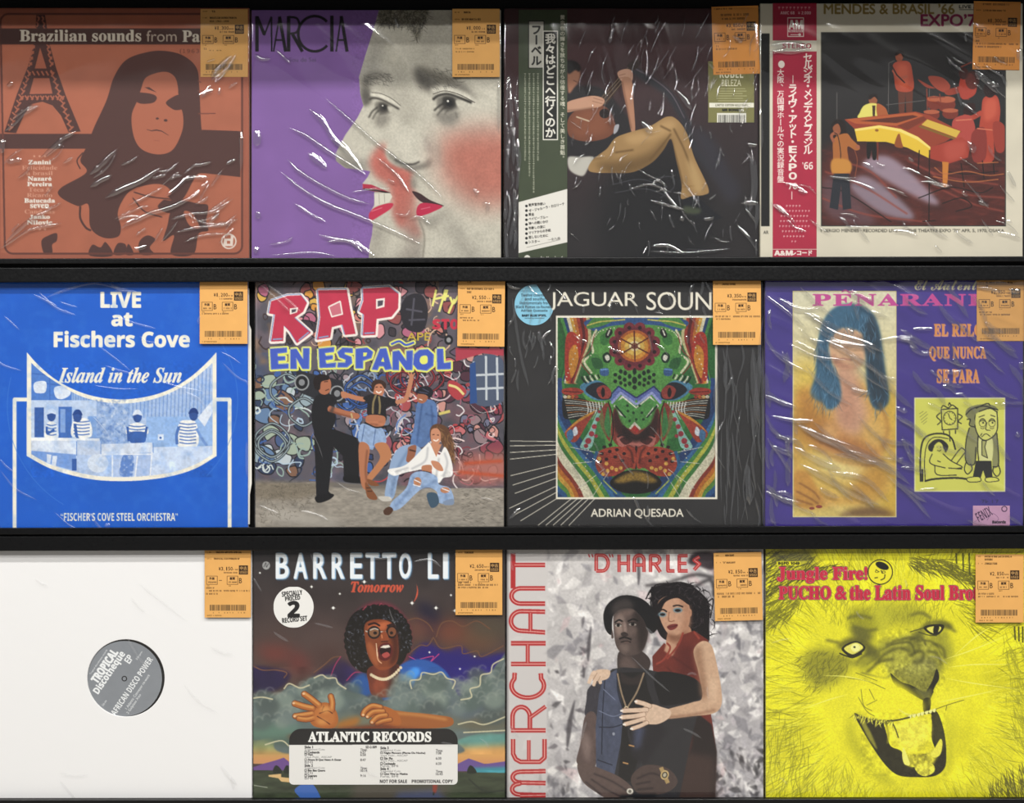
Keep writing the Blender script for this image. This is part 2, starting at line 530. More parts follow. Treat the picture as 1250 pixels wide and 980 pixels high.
# ------------------------------------------------------------------ plastic
_tab = np.random.default_rng(3).random(4096)
def vnoise(u, v, seed):
    iu, iv = np.floor(u).astype(int), np.floor(v).astype(int)
    fu, fv = u - iu, v - iv
    fu = fu * fu * (3 - 2 * fu); fv = fv * fv * (3 - 2 * fv)
    H = lambda a, b: _tab[(a * 73 + b * 179 + seed * 911 + (a * b) % 61) % 4096]
    return (H(iu, iv) * (1 - fu) + H(iu + 1, iv) * fu) * (1 - fv) + (H(iu, iv + 1) * (1 - fu) + H(iu + 1, iv + 1) * fu) * fv
def film(root, rect, frame, waves=(), creases=(), m=None, fold=None, yf=YF, res=0.55, seed=1, name='plastic_sleeve', depth=0.0052):
    """the sleeve: a front sheet with soft waves [(amp mm, length px, width px, angle deg)], its rim folded back round the cover,
    and sharp folds [(points, width px, height mm)] pressed into it"""
    x0, y0, x1, y1 = rect
    w = int((x1 - x0) * res) + 2; h = int((y1 - y0) * res) + 2
    X, Y = np.meshgrid(np.linspace(x0, x1, w), np.linspace(y0, y1, h))
    Z = np.zeros_like(X)
    for i, (amp, L, W, ang) in enumerate(waves):
        a = math.radians(ang)
        u = (X * math.cos(a) + Y * math.sin(a)) / L; v = (-X * math.sin(a) + Y * math.cos(a)) / W
        n = vnoise(u, v, seed * 17 + i)
        Z += amp * 0.001 * (1 - np.abs(2 * n - 1)) ** 2 if amp > 0 else -amp * 0.001 * n
    edge = np.minimum(np.minimum(X - x0, x1 - X), np.minimum(Y - y0, y1 - Y))
    Z = Z * np.clip(edge / 6.0, 0, 1)
    Z = Z - 0.0006
    V = np.stack([WX(X), yf - Z - 0.0006, WZ(Y)], -1)
    V[0, :, 1] += 0.0008; V[-1, :, 1] += 0.0008; V[:, 0, 1] += 0.0008; V[:, -1, 1] += 0.0008
    V = V.reshape(-1, 3)
    i = np.arange(h * w).reshape(h, w)
    F = np.stack([i[:-1, :-1], i[1:, :-1], i[1:, 1:], i[:-1, 1:]], -1).reshape(-1, 4)
    ring = np.concatenate([i[0, :], i[1:, -1], i[-1, -2::-1], i[-2:0:-1, 0]])
    n0, n = len(V), len(ring)
    B = V[ring].copy(); B[:, 1] = yf + depth
    k = np.arange(n)
    Vs, Fs = [V, B], [F, np.stack([ring, np.roll(ring, -1), n0 + np.roll(k, -1), n0 + k], 1)]
    base = n0 + n
    nflat = len(Fs[0]) + len(Fs[1])
    ox, oy, kk = frame
    prof = np.linspace(-1, 1, 9)
    hp = np.cos(prof * math.pi / 2) ** 1.5
    g = np.random.default_rng(seed)
    for pts, wd, ht in creases:
        p = catmull(np.asarray(pts, float).reshape(-1, 2), False, 10) if len(pts) > 4 else np.asarray(pts, float).reshape(-1, 2)
        if len(p) == 2: p = p[0] + (p[1] - p[0]) * np.linspace(0, 1, 14)[:, None]
        p = np.stack([ox + p[:, 0] / kk, oy + p[:, 1] / kk], 1)
        p = np.stack([np.clip(p[:, 0], x0 + 1, x1 - 1), np.clip(p[:, 1], y0 + 1, y1 - 1)], 1)
        d = np.gradient(p, axis=0)
        d /= np.maximum(np.hypot(d[:, 0], d[:, 1]), 1e-6)[:, None]
        nr = np.stack([-d[:, 1], d[:, 0]], 1)
        m_ = len(p)
        t = np.linspace(0, 1, m_)
        tap = np.clip(np.minimum(t, 1 - t) * 5, 0, 1) ** 0.7 * (0.75 + 0.5 * vnoise(t * m_ / 5, t * 0 + 0.5, int(g.integers(500))))
        q = p[:, None, :] + nr[:, None, :] * (prof[None, :, None] * (wd * 0.42) * np.maximum(tap, 0.05)[:, None, None])
        yy = yf - 0.0009 - hp[None, :] * ht * 0.0015 * tap[:, None]
        R = np.stack([WX(q[..., 0]), yy, WZ(q[..., 1])], -1).reshape(-1, 3)
        j = base + np.arange(m_ * 9).reshape(m_, 9)
        f = np.stack([j[:-1, :-1], j[1:, :-1], j[1:, 1:], j[:-1, 1:]], -1).reshape(-1, 4)
        Vs.append(R); Fs.append(f)
        base += len(R)
    me = from_arrays(name, np.vstack(Vs), np.vstack(Fs), True)
    me.polygons.foreach_set('material_index', np.concatenate([np.zeros(nflat, np.int32), np.ones(len(me.polygons) - nflat, np.int32)]))
    return attach(name, me, [m or FILM, fold or FOLD], root)
def scatter_creases(n, box, ang, spread, L, w, h, seed, bend=0.08):
    """n small folds strewn over a box of art coordinates"""
    g = np.random.default_rng(seed)
    out = []
    for _ in range(n):
        x, y = g.uniform(box[0], box[2]), g.uniform(box[1], box[3])
        a = math.radians(ang) + g.normal(0, math.radians(spread)); l = L * g.uniform(0.4, 1.3); c = g.normal(0, bend)
        q = [x - l / 2 * math.cos(a), y - l / 2 * math.sin(a), x - c * l * math.sin(a), y + c * l * math.cos(a), x + l / 2 * math.cos(a), y + l / 2 * math.sin(a)]
        out.append((q, w * g.uniform(0.7, 1.3), h * g.uniform(0.6, 1.2)))
    return out

# ------------------------------------------------------------------ price labels
def marks(s, x0, y, x1, h, col, seed, dens=0.75):
    """lettering too small to read in the photo: short strokes on a line"""
    g = np.random.default_rng(seed)
    x = x0
    P = []
    while x < x1:
        w = g.uniform(0.5, 1.0)
        if g.random() < dens:
            P.append([x, y - h * g.uniform(0.2, 0.5), x + w, y - h * g.uniform(0.2, 0.5)])
            P.append([x + w * 0.5, y - h * 0.5, x + w * g.uniform(0.3, 0.7), y + h * 0.5])
            if g.random() < 0.6: P.append([x, y + h * 0.4, x + w, y + h * g.uniform(0.1, 0.5)])
        x += w + 0.35
    s.line([np.array(q).reshape(2, 2) for q in P], 0.42, col)
def price_label(root, x, yb, price, lines, notes, rot=0.0, gr=('B', 'B'), yd=-0.0034, w=57.8, col='eab066', seed=1):
    h = 83.0
    s = Sheet((x, yb - h, x + w, yb), (x, yb - h, 1.0), 2.6, col)
    K = '3a2a20'
    s.grain(0, 0, w, h, 0.02, 14)
    for (tx, ty, t) in lines:
        if tx < 0: marks(s, 3, ty, 8, 1.3, '7a5526', seed + int(ty)); tx = -tx
        n = len(t) * 1.36
        s.text('M', t, tx, ty - 1.1, min(tx + n, w - 1.5), ty + 1.1, '4a351f', fat=0.1)
    s.text('N', '\u00a5', 17.5, 21.6, 19.6, 25.6, K, fat=0.1)
    px = 20.3
    for ch in price:
        if ch == ',':
            s.text('N', ',', px + 0.2, 25.0, px + 0.9, 26.4, K); px += 2.6
        else:
            wd = 1.0 if ch == '1' else 2.3
            s.text('N', ch, px + (2.3 - wd) / 2, 21.3, px + (2.3 + wd) / 2, 25.6, K, fat=0.06); px += 3.0
    marks(s, 35, 24.6, 40.5, 1.3, K, seed + 3)
    marks(s, 23.5, 28.3, 40.5, 1.7, K, seed + 4, 0.85)
    s.rectg(42, 19.4, 53, 30.4, '35271f')
    s.text('N', '\u4e2d\u53e4', 43.3, 20.6, 51.8, 24.9, 'c99d62', fat=0.12)
    s.text('B', 'USED', 43.2, 26.0, 51.9, 29.3, 'c99d62')
    for bx, g_, t1 in ((2.6, gr[0], '\u5916\u88c5'), (27.6, gr[1], '\u76e4\u8cea')):
        s.line([bx, 32.4, bx + 13, 32.4, bx + 13, 42.6, bx, 42.6], 0.5, K, closed=1)
        s.text('N', t1, bx + 3.2, 33.8, bx + 9.6, 37.0, K, fat=0.12)
        marks(s, bx + 1.8, 39.9, bx + 11.2, 1.7, K, seed + int(bx))
        marks(s, bx + 0.4, 44.4, bx + 4.5, 1.0, '7a5526', seed + 9 + int(bx))
        if g_ == '-': s.rectg(bx + 15, 37.4, bx + 18.6, 38.0, K)
        else: s.text('N', g_, bx + 14.6, 34.8, bx + 18.0, 41.0, K, fat=0.05)
    for (tx, ty, tw, th) in notes: marks(s, tx, ty, tx + tw, th, '54401f' if th < 1.6 else K, seed + int(ty * 3))
    g = np.random.default_rng(seed)
    bx = 6.5
    while bx < 51:
        bw = g.choice([0.4, 0.8, 0.8])
        s.rectg(bx, 67.4, bx + bw, 74.6, '4a3c2c', al=0.9)
        bx += bw + g.choice([0.4, 0.4, 0.8])
    for i in range(13): marks(s, 7 + i * 3.4, 77.0, 8 + i * 3.4, 1.4, '5c4426', seed + 40 + i)
    marks(s, 3.2, 80.5, 20.5, 1.3, '6a4a20', seed + 60, 0.9)
    me = ink_mesh('price_label', s, yd, 0.0003, 0.82, edge='d8a055')
    if rot:
        c = Matrix.Translation((WX(x + w / 2), 0, WZ(yb - h / 2)))
        me.transform(c @ Matrix.Rotation(math.radians(rot), 4, 'Y') @ c.inverted())
    return attach('price_label', me, TAG, root)

def record(label, rect, group='records in plastic sleeves on the rack'):
    return empty('record', label, 'record', (WX((rect[0] + rect[2]) / 2), 0.002, WZ(rect[3])), group)
def cover(root, s, gain=1.0, thick=0.0038, name='cover', edge='c9c2b2'):
    return attach(name, ink_mesh(name, s, 0.0, thick, gain, edge=edge), INK, root)

# ================================================================== top row
def tower(s, K):
    s.poly([136, 55, 130, 150, 104, 250, 64, 350, 16, 494, 60, 498, 92, 425, 122, 388, 158, 380, 196, 394, 228, 432, 256, 494, 302, 492, 246, 358, 210, 255, 184, 160, 168, 55], K)
    O = 'b0664e'
    s.poly([150, 178, 130, 256, 174, 256], O); s.poly([126, 292, 184, 292, 196, 350, 110, 352], O)
    L = []
    for i in range(9):
        t = i / 9.0
        y = 60 + t * 190; w = 10 + t * 12
        for sx in (-1, 1):
            c = 152 + sx * (8 + t * 36)
            L.append([(c - w / 3, y), (c + w / 3, y + 14)]); L.append([(c + w / 3, y + 4), (c - w / 4, y + 20)])
    for i in range(10):
        t = i / 10.0
        y = 262 + t * 225; w = 13 + t * 8
        for sx in (-1, 1):
            c = 152 + sx * (44 + t * 76)
            L.append([(c - w / 2, y), (c + w / 3, y + 15)]); L.append([(c + w / 2, y + 8), (c - w / 3, y + 24)])
    for x in range(104, 206, 17): L.append([(x, 266), (x + 9, 282)])
    for x in range(74, 240, 19): L.append([(x, 357), (x + 12, 372)]); L.append([(x + 14, 358), (x + 6, 374)])
    s.line(L, 5.5, O)

def record_a():
    r = (-4, 9.5, 304, 318)
    f = (0, 0, 3.0613)
    s = Sheet(r, f, bg='a8604a')
    K, O = '543530', 'b4694f'
    s.poly([4, 55, 900, 55, 900, 945, 4, 945], O)
    s.rectg(-20, 20, 940, 52, 'a05a45'); s.grain(-20, 20, 940, 975, 0.04, 60)
    tower(s, K)
    s.rectg(0, 500, 345, 556, K); s.poly([755, 485, 898, 490, 898, 662, 738, 645], K)
    hair = [545, 196, 470, 225, 425, 290, 398, 375, 352, 475, 325, 545, 300, 600, 322, 645, 228, 702, 224, 735, 290, 770, 330, 765, 338, 850, 385, 888, 440, 885, 452, 850, 440, 800, 455, 755, 490, 712, 560, 690, 612, 692, 640, 720, 612, 745, 590, 775, 640, 795, 690, 735, 735, 655, 772, 640, 765, 560, 752, 470, 745, 330, 735, 255, 685, 208, 615, 190]
    s.blob(hair, K)
    s.line([310, 570, 288, 600, 300, 632], 5, K, sm=1)
    s.blob([612, 268, 548, 288, 528, 330, 515, 372, 492, 432, 500, 510, 530, 558, 590, 577, 645, 560, 680, 492, 684, 432, 668, 372, 664, 320, 650, 284], O)
    s.blob([505, 360, 520, 346, 570, 352, 586, 366, 572, 384, 530, 388, 508, 378], K); s.blob([672, 356, 640, 366, 620, 384, 636, 402, 660, 412, 690, 400], K)
    s.line([540, 326, 556, 330, 586, 346], 9, K, taper=1); s.ell(588, 443, 6, 4, K); s.ell(619, 450, 7, 5, K)
    s.line([548, 484, 566, 489, 584, 486, 604, 490, 630, 506], 5, K, taper=0.7); s.line([575, 524, 596, 527], 2, '9a5844')
    s.blob([505, 705, 560, 698, 600, 716, 640, 748, 590, 742, 550, 738], O); s.line([[500, 718, 560, 735, 640, 745], [496, 740, 540, 790, 606, 812]], 5, K, sm=1)
    s.line([300, 770, 300, 815, 320, 850, 340, 862], 8, K, sm=1)
    s.blob([640, 785, 680, 752, 745, 762, 778, 770, 770, 830, 778, 862, 742, 875, 722, 950, 640, 950, 650, 880, 610, 900, 625, 845], K)
    s.blob([688, 790, 720, 800, 746, 850, 720, 850, 700, 830], O)
    for q in ([155, 900, 182, 880, 212, 872, 212, 900, 195, 915, 195, 945, 165, 948], [335, 955, 345, 915, 375, 925, 395, 905, 420, 955], [425, 950, 440, 910, 470, 915, 465, 950], [520, 905, 550, 880, 580, 895, 560, 925, 575, 950, 525, 950], [470, 950, 480, 912, 500, 950]):
        s.blob(q, K)
    s.line([[738, 302, 752, 308], [738, 340, 792, 340], [740, 425, 806, 424]], 4, '7b463a')
    # rounded rule round the picture
    q = [(875 + 30 * math.sin(t), 82 - 30 * math.cos(t)) for t in np.linspace(0, 1.57, 8)] + [(875 + 30 * math.cos(t), 918 + 30 * math.sin(t)) for t in np.linspace(0, 1.57, 8)]
    q += [(48 - 30 * math.sin(t), 918 + 30 * math.cos(t)) for t in np.linspace(0, 1.57, 8)] + [(32 - 30 * math.cos(t), 82 - 30 * math.sin(t)) for t in np.linspace(0, 1.57, 8)]
    s.line(np.array(q), 7.5, '6b3d33', closed=1)
    s.rectg(0, 106, 905, 166, '4d302b')
    W = 'e6d9c6'
    s.text('S', 'Brazilian', 74, 112, 324, 155, W, fat=0.8); s.text('S', 'sounds', 345, 112, 527, 155, W, fat=0.8)
    s.text('N', 'from', 547, 114, 660, 156, 'c9b6a4'); s.text('S', 'Paris', 682, 114, 812, 157, W, fat=0.8)
    s.text('M', '(1963-1980)', 672, 182, 830, 203, '6b3d33')
    for i, (t, b, w) in enumerate((('Zanini', 1, 84), ('Felicidade', 0, 132), ('a brasil', 0, 98), ('Nazar\u00e9', 1, 88), ('Pereira', 1, 92), ('T\u00e9ca &', 0, 82), ('Ricardo', 0, 94), ('Batucada', 1, 114), ('seven', 1, 70), ('Candeias', 0, 112), ('Janko', 1, 76), ('Nilovic', 1, 94))):
        y = 607 + i * 20.5; h = 8.5
        s.text('S', t, 148 - w / 2, y - h, 148 + w / 2, y + h - 1.5, 'f4ece0' if b else 'd89a80', fat=0.7 if b else 0.1)
    for y in (584, 857):
        for x in (128, 148, 168): s.ell(x, y, 4, 4, 'd89a80')
    s.ell(855, 902, 29, 29, 'ead9cc'); s.ell(855, 902, 24, 24, O)
    s.poly([838, 892, 862, 892, 862, 880, 873, 880, 870, 920, 832, 920, 836, 905], 'ead9cc', sm=0); s.rectg(848, 900, 860, 911, O)
    root = record('brown record with a long-haired woman beside a lattice tower', r)
    cover(root, s, 0.8)
    price_label(root, 244.8, 94, '1,300', [(-14, 3.2, 'V.A'), (-11.5, 11, 'BRAZILIAN SOUNDS FROM PA'), (11.5, 15.2, 'RIS : 1963 - 1980')], [(3, 49, 3.5, 2.2), (11, 50.8, 14, 1.0)], yd=-0.0006, seed=11)
    cr = [([20, 492, 60, 462, 92, 428, 150, 396], 6, 0.8), ([150, 398, 100, 410, 40, 455], 4, 0.6), ([155, 592, 210, 545, 240, 518, 292, 490], 7, 0.9), ([175, 588, 240, 535], 4, 0.6), ([240, 612, 275, 590], 4, .6),
          ([338, 655, 380, 618, 412, 585, 440, 560], 8, 1.0), ([350, 668, 400, 630, 440, 572], 4, 0.7), ([340, 700, 380, 676, 420, 656], 8, 0.9), ([395, 742, 460, 706, 530, 676, 600, 630], 9, 1.0), ([470, 848, 560, 800, 640, 775, 742, 728], 7, 0.9), ([480, 770, 560, 730, 612, 700], 4, .6),
          ([20, 912, 90, 845, 130, 815, 196, 782], 6, 0.8), ([110, 862, 150, 850, 232, 836], 5, 0.8), ([5, 930, 80, 880, 130, 850], 4, .6), ([430, 820, 520, 780, 560, 770], 4, .6),
          ([640, 820, 720, 800, 800, 790, 872, 745], 5, 0.8), ([660, 870, 740, 850, 840, 840, 888, 800], 5, 0.7), ([700, 800, 770, 835, 860, 838], 4, .6), ([690, 905, 760, 880, 860, 872], 4, .6), ([790, 700, 830, 640], 5, .6),
          ([902, 490, 904, 560, 902, 640], 5, 0.9), ([30, 325, 52, 308], 6, 0.8), ([790, 290, 830, 245, 868, 212], 9, 1.0), ([800, 300, 850, 262, 885, 205], 5, .7), ([10, 520, 14, 548, 8, 575], 8, .9), ([30, 610, 60, 600, 85, 596], 8, .8), ([820, 910, 880, 850], 4, .5), ([690, 650, 740, 610], 4, .5)]
    cr += scatter_creases(26, (480, 600, 900, 940), -28, 16, 90, 4, 0.6, 21) + scatter_creases(6, (10, 560, 250, 930), -38, 10, 90, 3, 0.4, 22) + scatter_creases(8, (760, 200, 900, 400), -40, 20, 60, 4, .5, 24)
    film(root, (-4.6, 9, 305, 318), f, [(-0.4, 60, 30, -35)], cr, seed=2)

def record_b():
    r = (307, 12, 611.5, 318)
    f = (300, 0, 3.0625)
    s = Sheet(r, f, bg='8560a4')
    P = 'c9c4b4'
    s.grain(0, 0, 980, 980, 0.05, 140)
    face = [500, 30, 480, 105, 446, 212, 424, 288, 428, 350, 440, 395, 418, 440, 372, 505, 337, 572, 338, 602, 372, 628, 430, 634, 466, 640, 456, 662, 437, 686, 437, 706, 482, 716, 480, 768, 461, 800, 463, 822, 476, 838, 472, 880, 462, 922, 460, 985, 970, 985, 970, 30]
    q = np.array(face, float).reshape(-1, 2)
    s.poly(q, P)
    s.clip = s.mask(q)
    G = '8b877c'
    s.blob([440, 200, 480, 140, 520, 150, 510, 250, 470, 330, 430, 340, 415, 290], 'aeaa9e', fe=22)
    s.blob([660, 40, 640, 200, 600, 330, 640, 420, 700, 300, 760, 180, 960, 60, 960, 30], 'b8b3a4', fe=40, al=0.7)
    s.blob([560, 230, 610, 330, 640, 470, 600, 470, 560, 380], 'b3ae9f', fe=22)
    s.blob([340, 560, 400, 600, 470, 600, 450, 640, 360, 635], '8f8a80', fe=18)
    s.blob([470, 845, 520, 860, 480, 985, 450, 985], 'a7a295', fe=20)
    s.blob([560, 800, 640, 830, 668, 900, 655, 985, 560, 985, 600, 900], 'a49c90', fe=20)
    # hair at the parting
    hairp = [508, 30, 496, 70, 500, 96, 540, 98, 590, 96, 625, 120, 642, 150, 660, 96, 674, 30]
    s.blob(hairp, '85806f', fe=5)
    for sd, c in ((1, '4a463e'), (2, '3c3932'), (3, 'a9a493'), (4, '2e2b27')):
        p = inside(hairp, 110, sd)
        g = np.random.default_rng(sd)
        s.strands(p, g.uniform(0.4, 2.6, len(p)), 30, 2.6, c, 0.55, 0.9, sd)
    # second face's nose and cheek
    s.blob([520, 535, 482, 565, 464, 610, 488, 662, 530, 690, 548, 745, 552, 800, 585, 850, 612, 780, 630, 690, 630, 650, 606, 628, 545, 598, 524, 570], 'bf6256', fe=13, al=0.9)
    s.blob([560, 780, 630, 700, 645, 820, 660, 880, 610, 870], 'b06a5e', fe=16, al=0.7)
    s.blob([600, 470, 560, 505, 526, 555, 530, 592, 560, 618, 612, 630, 660, 622, 690, 600, 688, 560, 665, 520], 'cdc8b8', fe=4)
    s.blob([555, 600, 600, 618, 660, 612, 694, 588, 690, 620, 640, 640, 600, 634], '77736a', fe=9, al=0.9)
    s.blob([530, 560, 545, 600, 580, 618, 560, 590], '918c80', fe=8)
    s.line([558, 596, 590, 612, 625, 614, 650, 604], 6, '3a3632', sm=1, fe=2)
    s.blob([664, 500, 690, 545, 696, 590, 680, 560], '98938a', fe=10)
    s.blob([628, 648, 690, 640, 720, 700, 760, 770, 700, 740, 640, 715], P, fe=8); s.blob([625, 650, 640, 690, 630, 710, 618, 690], '8d877c', fe=8)
    s.blob([650, 815, 700, 806, 745, 780, 720, 850, 680, 860], '989387', fe=14, al=.8)
    s.blob([645, 825, 668, 880, 662, 985, 700, 985, 720, 900], P, fe=10)
    s.line([648, 822, 664, 862, 668, 900, 660, 985], 5, '8c8679', sm=1, fe=3)
    s.blob([745, 775, 790, 840, 850, 900, 900, 985, 830, 985, 770, 900, 735, 820], 'a9a497', fe=20, al=.8)
    # rouge
    s.blob([730, 520, 830, 490, 960, 500, 960, 740, 880, 770, 790, 720, 730, 640], 'b86a5a', fe=46, al=0.9)
    s.blob([700, 480, 722, 560, 724, 650, 712, 600], 'a39e92', fe=14, al=.8)
    # eyes and brows
    s.blob([428, 345, 436, 300, 462, 272, 505, 270, 545, 288, 500, 300, 470, 322, 452, 350], '6b675e', fe=11, al=.8); s.blob([430, 350, 452, 330, 470, 352, 468, 385, 440, 396], '5b574f', fe=9)
    s.blob([470, 300, 540, 300, 590, 350, 600, 420, 560, 380, 500, 350], 'b6b1a2', fe=16)
    s.line([468, 352, 500, 358, 540, 376, 576, 402], 13, 'd6d1c1', sm=1, fe=3); s.line([462, 372, 478, 366, 506, 372, 542, 390, 574, 408], 7, '38342f', sm=1, fe=2); s.line([470, 346, 505, 350, 545, 368, 580, 396], 3, '6e6a60', sm=1, fe=1)
    s.blob([484, 384, 510, 380, 546, 398, 536, 424, 506, 430, 488, 416], '7b776c', fe=4); s.blob([498, 388, 522, 386, 534, 404, 522, 424, 504, 424], '37332e', fe=4); s.ell(519, 402, 8, 9, '14120f', fe=2); s.blob([530, 398, 552, 404, 540, 420], 'cbc6b6', fe=3); s.ell(512, 395, 3, 3, 'e8e4d8')
    s.line([[460, 440, 474, 416, 494, 400], [474, 446, 486, 424, 500, 412], [496, 456, 500, 434, 508, 424], [520, 454, 518, 436]], 5, '2e2b26', sm=1, fe=2); s.blob([478, 430, 540, 430, 520, 472, 490, 474], '938e82', fe=10)
    s.blob([630, 256, 660, 248, 700, 262, 760, 282, 820, 318, 868, 372, 800, 340, 730, 322, 690, 330, 650, 310], '57534b', fe=11, al=.7); s.blob([632, 262, 676, 290, 720, 330, 690, 345, 650, 320], '46423b', fe=13, al=.75)
    s.blob([690, 330, 760, 326, 840, 360, 860, 400, 790, 372, 720, 356], 'd9d4c4', fe=7); s.line([700, 352, 745, 340, 800, 354, 858, 384], 3.5, '5b564d', sm=1, fe=1); s.line([700, 372, 720, 358, 756, 352, 800, 366, 846, 384], 10, '2c2924', sm=1, fe=2)
    s.blob([716, 368, 756, 358, 800, 374, 790, 408, 752, 418, 722, 404], '77736a', fe=4); s.blob([738, 364, 776, 364, 786, 392, 766, 412, 742, 404], '2a2722', fe=4); s.ell(763, 386, 12, 13, '0f0e0c', fe=2); s.blob([786, 374, 820, 384, 796, 402], 'c9c4b4', fe=3)
    s.line([[704, 414, 724, 396, 744, 384], [716, 432, 734, 410, 750, 400], [740, 448, 748, 422, 758, 412], [766, 452, 768, 428], [790, 440, 784, 420]], 6, '26231e', sm=1, fe=2); s.blob([712, 420, 800, 416, 780, 466, 730, 460], '868177', fe=12)
    s.ell(756, 378, 4, 4, 'efece2')
    for sd, box, an in ((5, (640, 250, 790, 325), .55), (6, (432, 268, 530, 310), .35)):
        g = np.random.default_rng(sd)
        p = g.uniform((box[0], box[1]), (box[2], box[3]), (60, 2))
        s.strands(p, g.normal(an, 0.35, 60), 32, 2.6, '3d3a34', 0.5, 0.4, sd)
    s.grain(400, 30, 970, 985, 0.07, 5, oct=2); s.grain(400, 30, 970, 985, 0.05, 40)
    s.clip = None
    # mouths
    s.poly([437, 687, 470, 690, 545, 722, 482, 716, 438, 708], 'b32a45'); s.line([440, 706, 490, 712, 540, 722], 6, '2a1a1c')
    s.poly([480, 722, 540, 722, 548, 735, 536, 756, 484, 770], 'ddd8c8'); s.line([[498, 724, 500, 764], [518, 724, 520, 758]], 2, '9d9788')
    s.blob([461, 800, 484, 775, 530, 760, 552, 762, 540, 782, 500, 808, 468, 824], 'c52d4c'); s.line([470, 790, 510, 776], 3, 'e07a88')
    s.blob([622, 716, 650, 722, 690, 748, 742, 770, 690, 766, 650, 750], '3a1e22'); s.blob([638, 790, 645, 768, 668, 758, 735, 770, 700, 792, 660, 806, 642, 806], 'bf2549'); s.line([655, 782, 690, 774], 3, 'd86a80')
    # the tall thin title
    K = '1a141c'
    s.line([[42, 193, 42, 60], [160, 193, 160, 60], [322, 193, 322, 58]], 13, K)
    s.line([[42, 62, 70, 130, 96, 62], [96, 62, 97, 193], [104, 193, 126, 62], [114, 150, 142, 150], [338, 193, 357, 60], [346, 150, 372, 150]], 6, K)
    s.line([[126, 62, 149, 193], [175, 128, 212, 193], [357, 60, 379, 193], [42, 62, 70, 130]], 12, K)
    s.line([160, 63, 190, 68, 200, 92, 190, 120, 165, 126], 8, K, sm=1)
    s.line([(258 + 62 * math.cos(t), 126 + 66 * math.sin(t)) for t in np.linspace(-0.75, -5.55, 40)], 10, K)
    s.text('N', 'Sou de Sei', 162, 215, 262, 231, '5d4a70')
    root = record('purple record with two pale overlapping faces in profile and red lips', r)
    cover(root, s, 0.84)
    price_label(root, 552.3, 95, '1,000', [(-14, 4.4, 'MARCIA'), (-11.5, 13, 'EU SOU MARCIA SEI')], [(3, 48.8, 23, 1.4), (3, 52.6, 23, 1.4)], seed=12)
    cr = [([240, 410, 290, 455, 330, 520, 370, 560], 9, 1.0), ([300, 370, 380, 440, 470, 520, 560, 590, 660, 665, 740, 745], 5, 0.8), ([165, 480, 230, 510, 300, 560, 380, 610, 450, 655], 7, 0.9), ([320, 520, 360, 545, 400, 590, 440, 645], 9, 1.0),
          ([158, 597, 200, 640, 280, 690, 380, 740, 470, 765], 6, .9), ([235, 575, 270, 600, 305, 632], 11, .9), ([135, 645, 200, 700, 300, 760, 400, 800, 520, 850, 660, 915], 6, 0.8), ([490, 590, 560, 650, 610, 720], 5, .7), ([400, 720, 470, 708, 540, 706], 4, .6),
          ([275, 880, 340, 895, 400, 905, 440, 930, 482, 958], 7, .9), ([300, 905, 380, 900, 440, 945], 5, .7), ([90, 915, 150, 905, 180, 885], 4, .6), ([100, 955, 250, 945, 340, 960], 5, .7), ([40, 485, 44, 520, 42, 548], 11, 1.0), ([46, 790, 48, 820], 8, .9), ([35, 205, 60, 222, 95, 222], 7, .9), ([112, 185, 140, 212, 170, 240], 4, .7), ([180, 760, 240, 800, 300, 830], 4, .5),
          ([850, 705, 870, 730], 6, .8), ([885, 760, 905, 765, 902, 795], 6, .9), ([610, 820, 650, 810, 690, 840], 4, .6), ([560, 800, 600, 805, 615, 785], 4, .7), ([530, 672, 560, 685], 4, .7), ([945, 300, 946, 500], 4, .7), ([560, 60, 572, 110], 5, .5), ([30, 930, 50, 940], 8, .8)]
    film(root, (306, 11, 612.6, 318), f, [(-0.5, 110, 50, 40), (0.18, 90, 20, 38)], cr, seed=3)

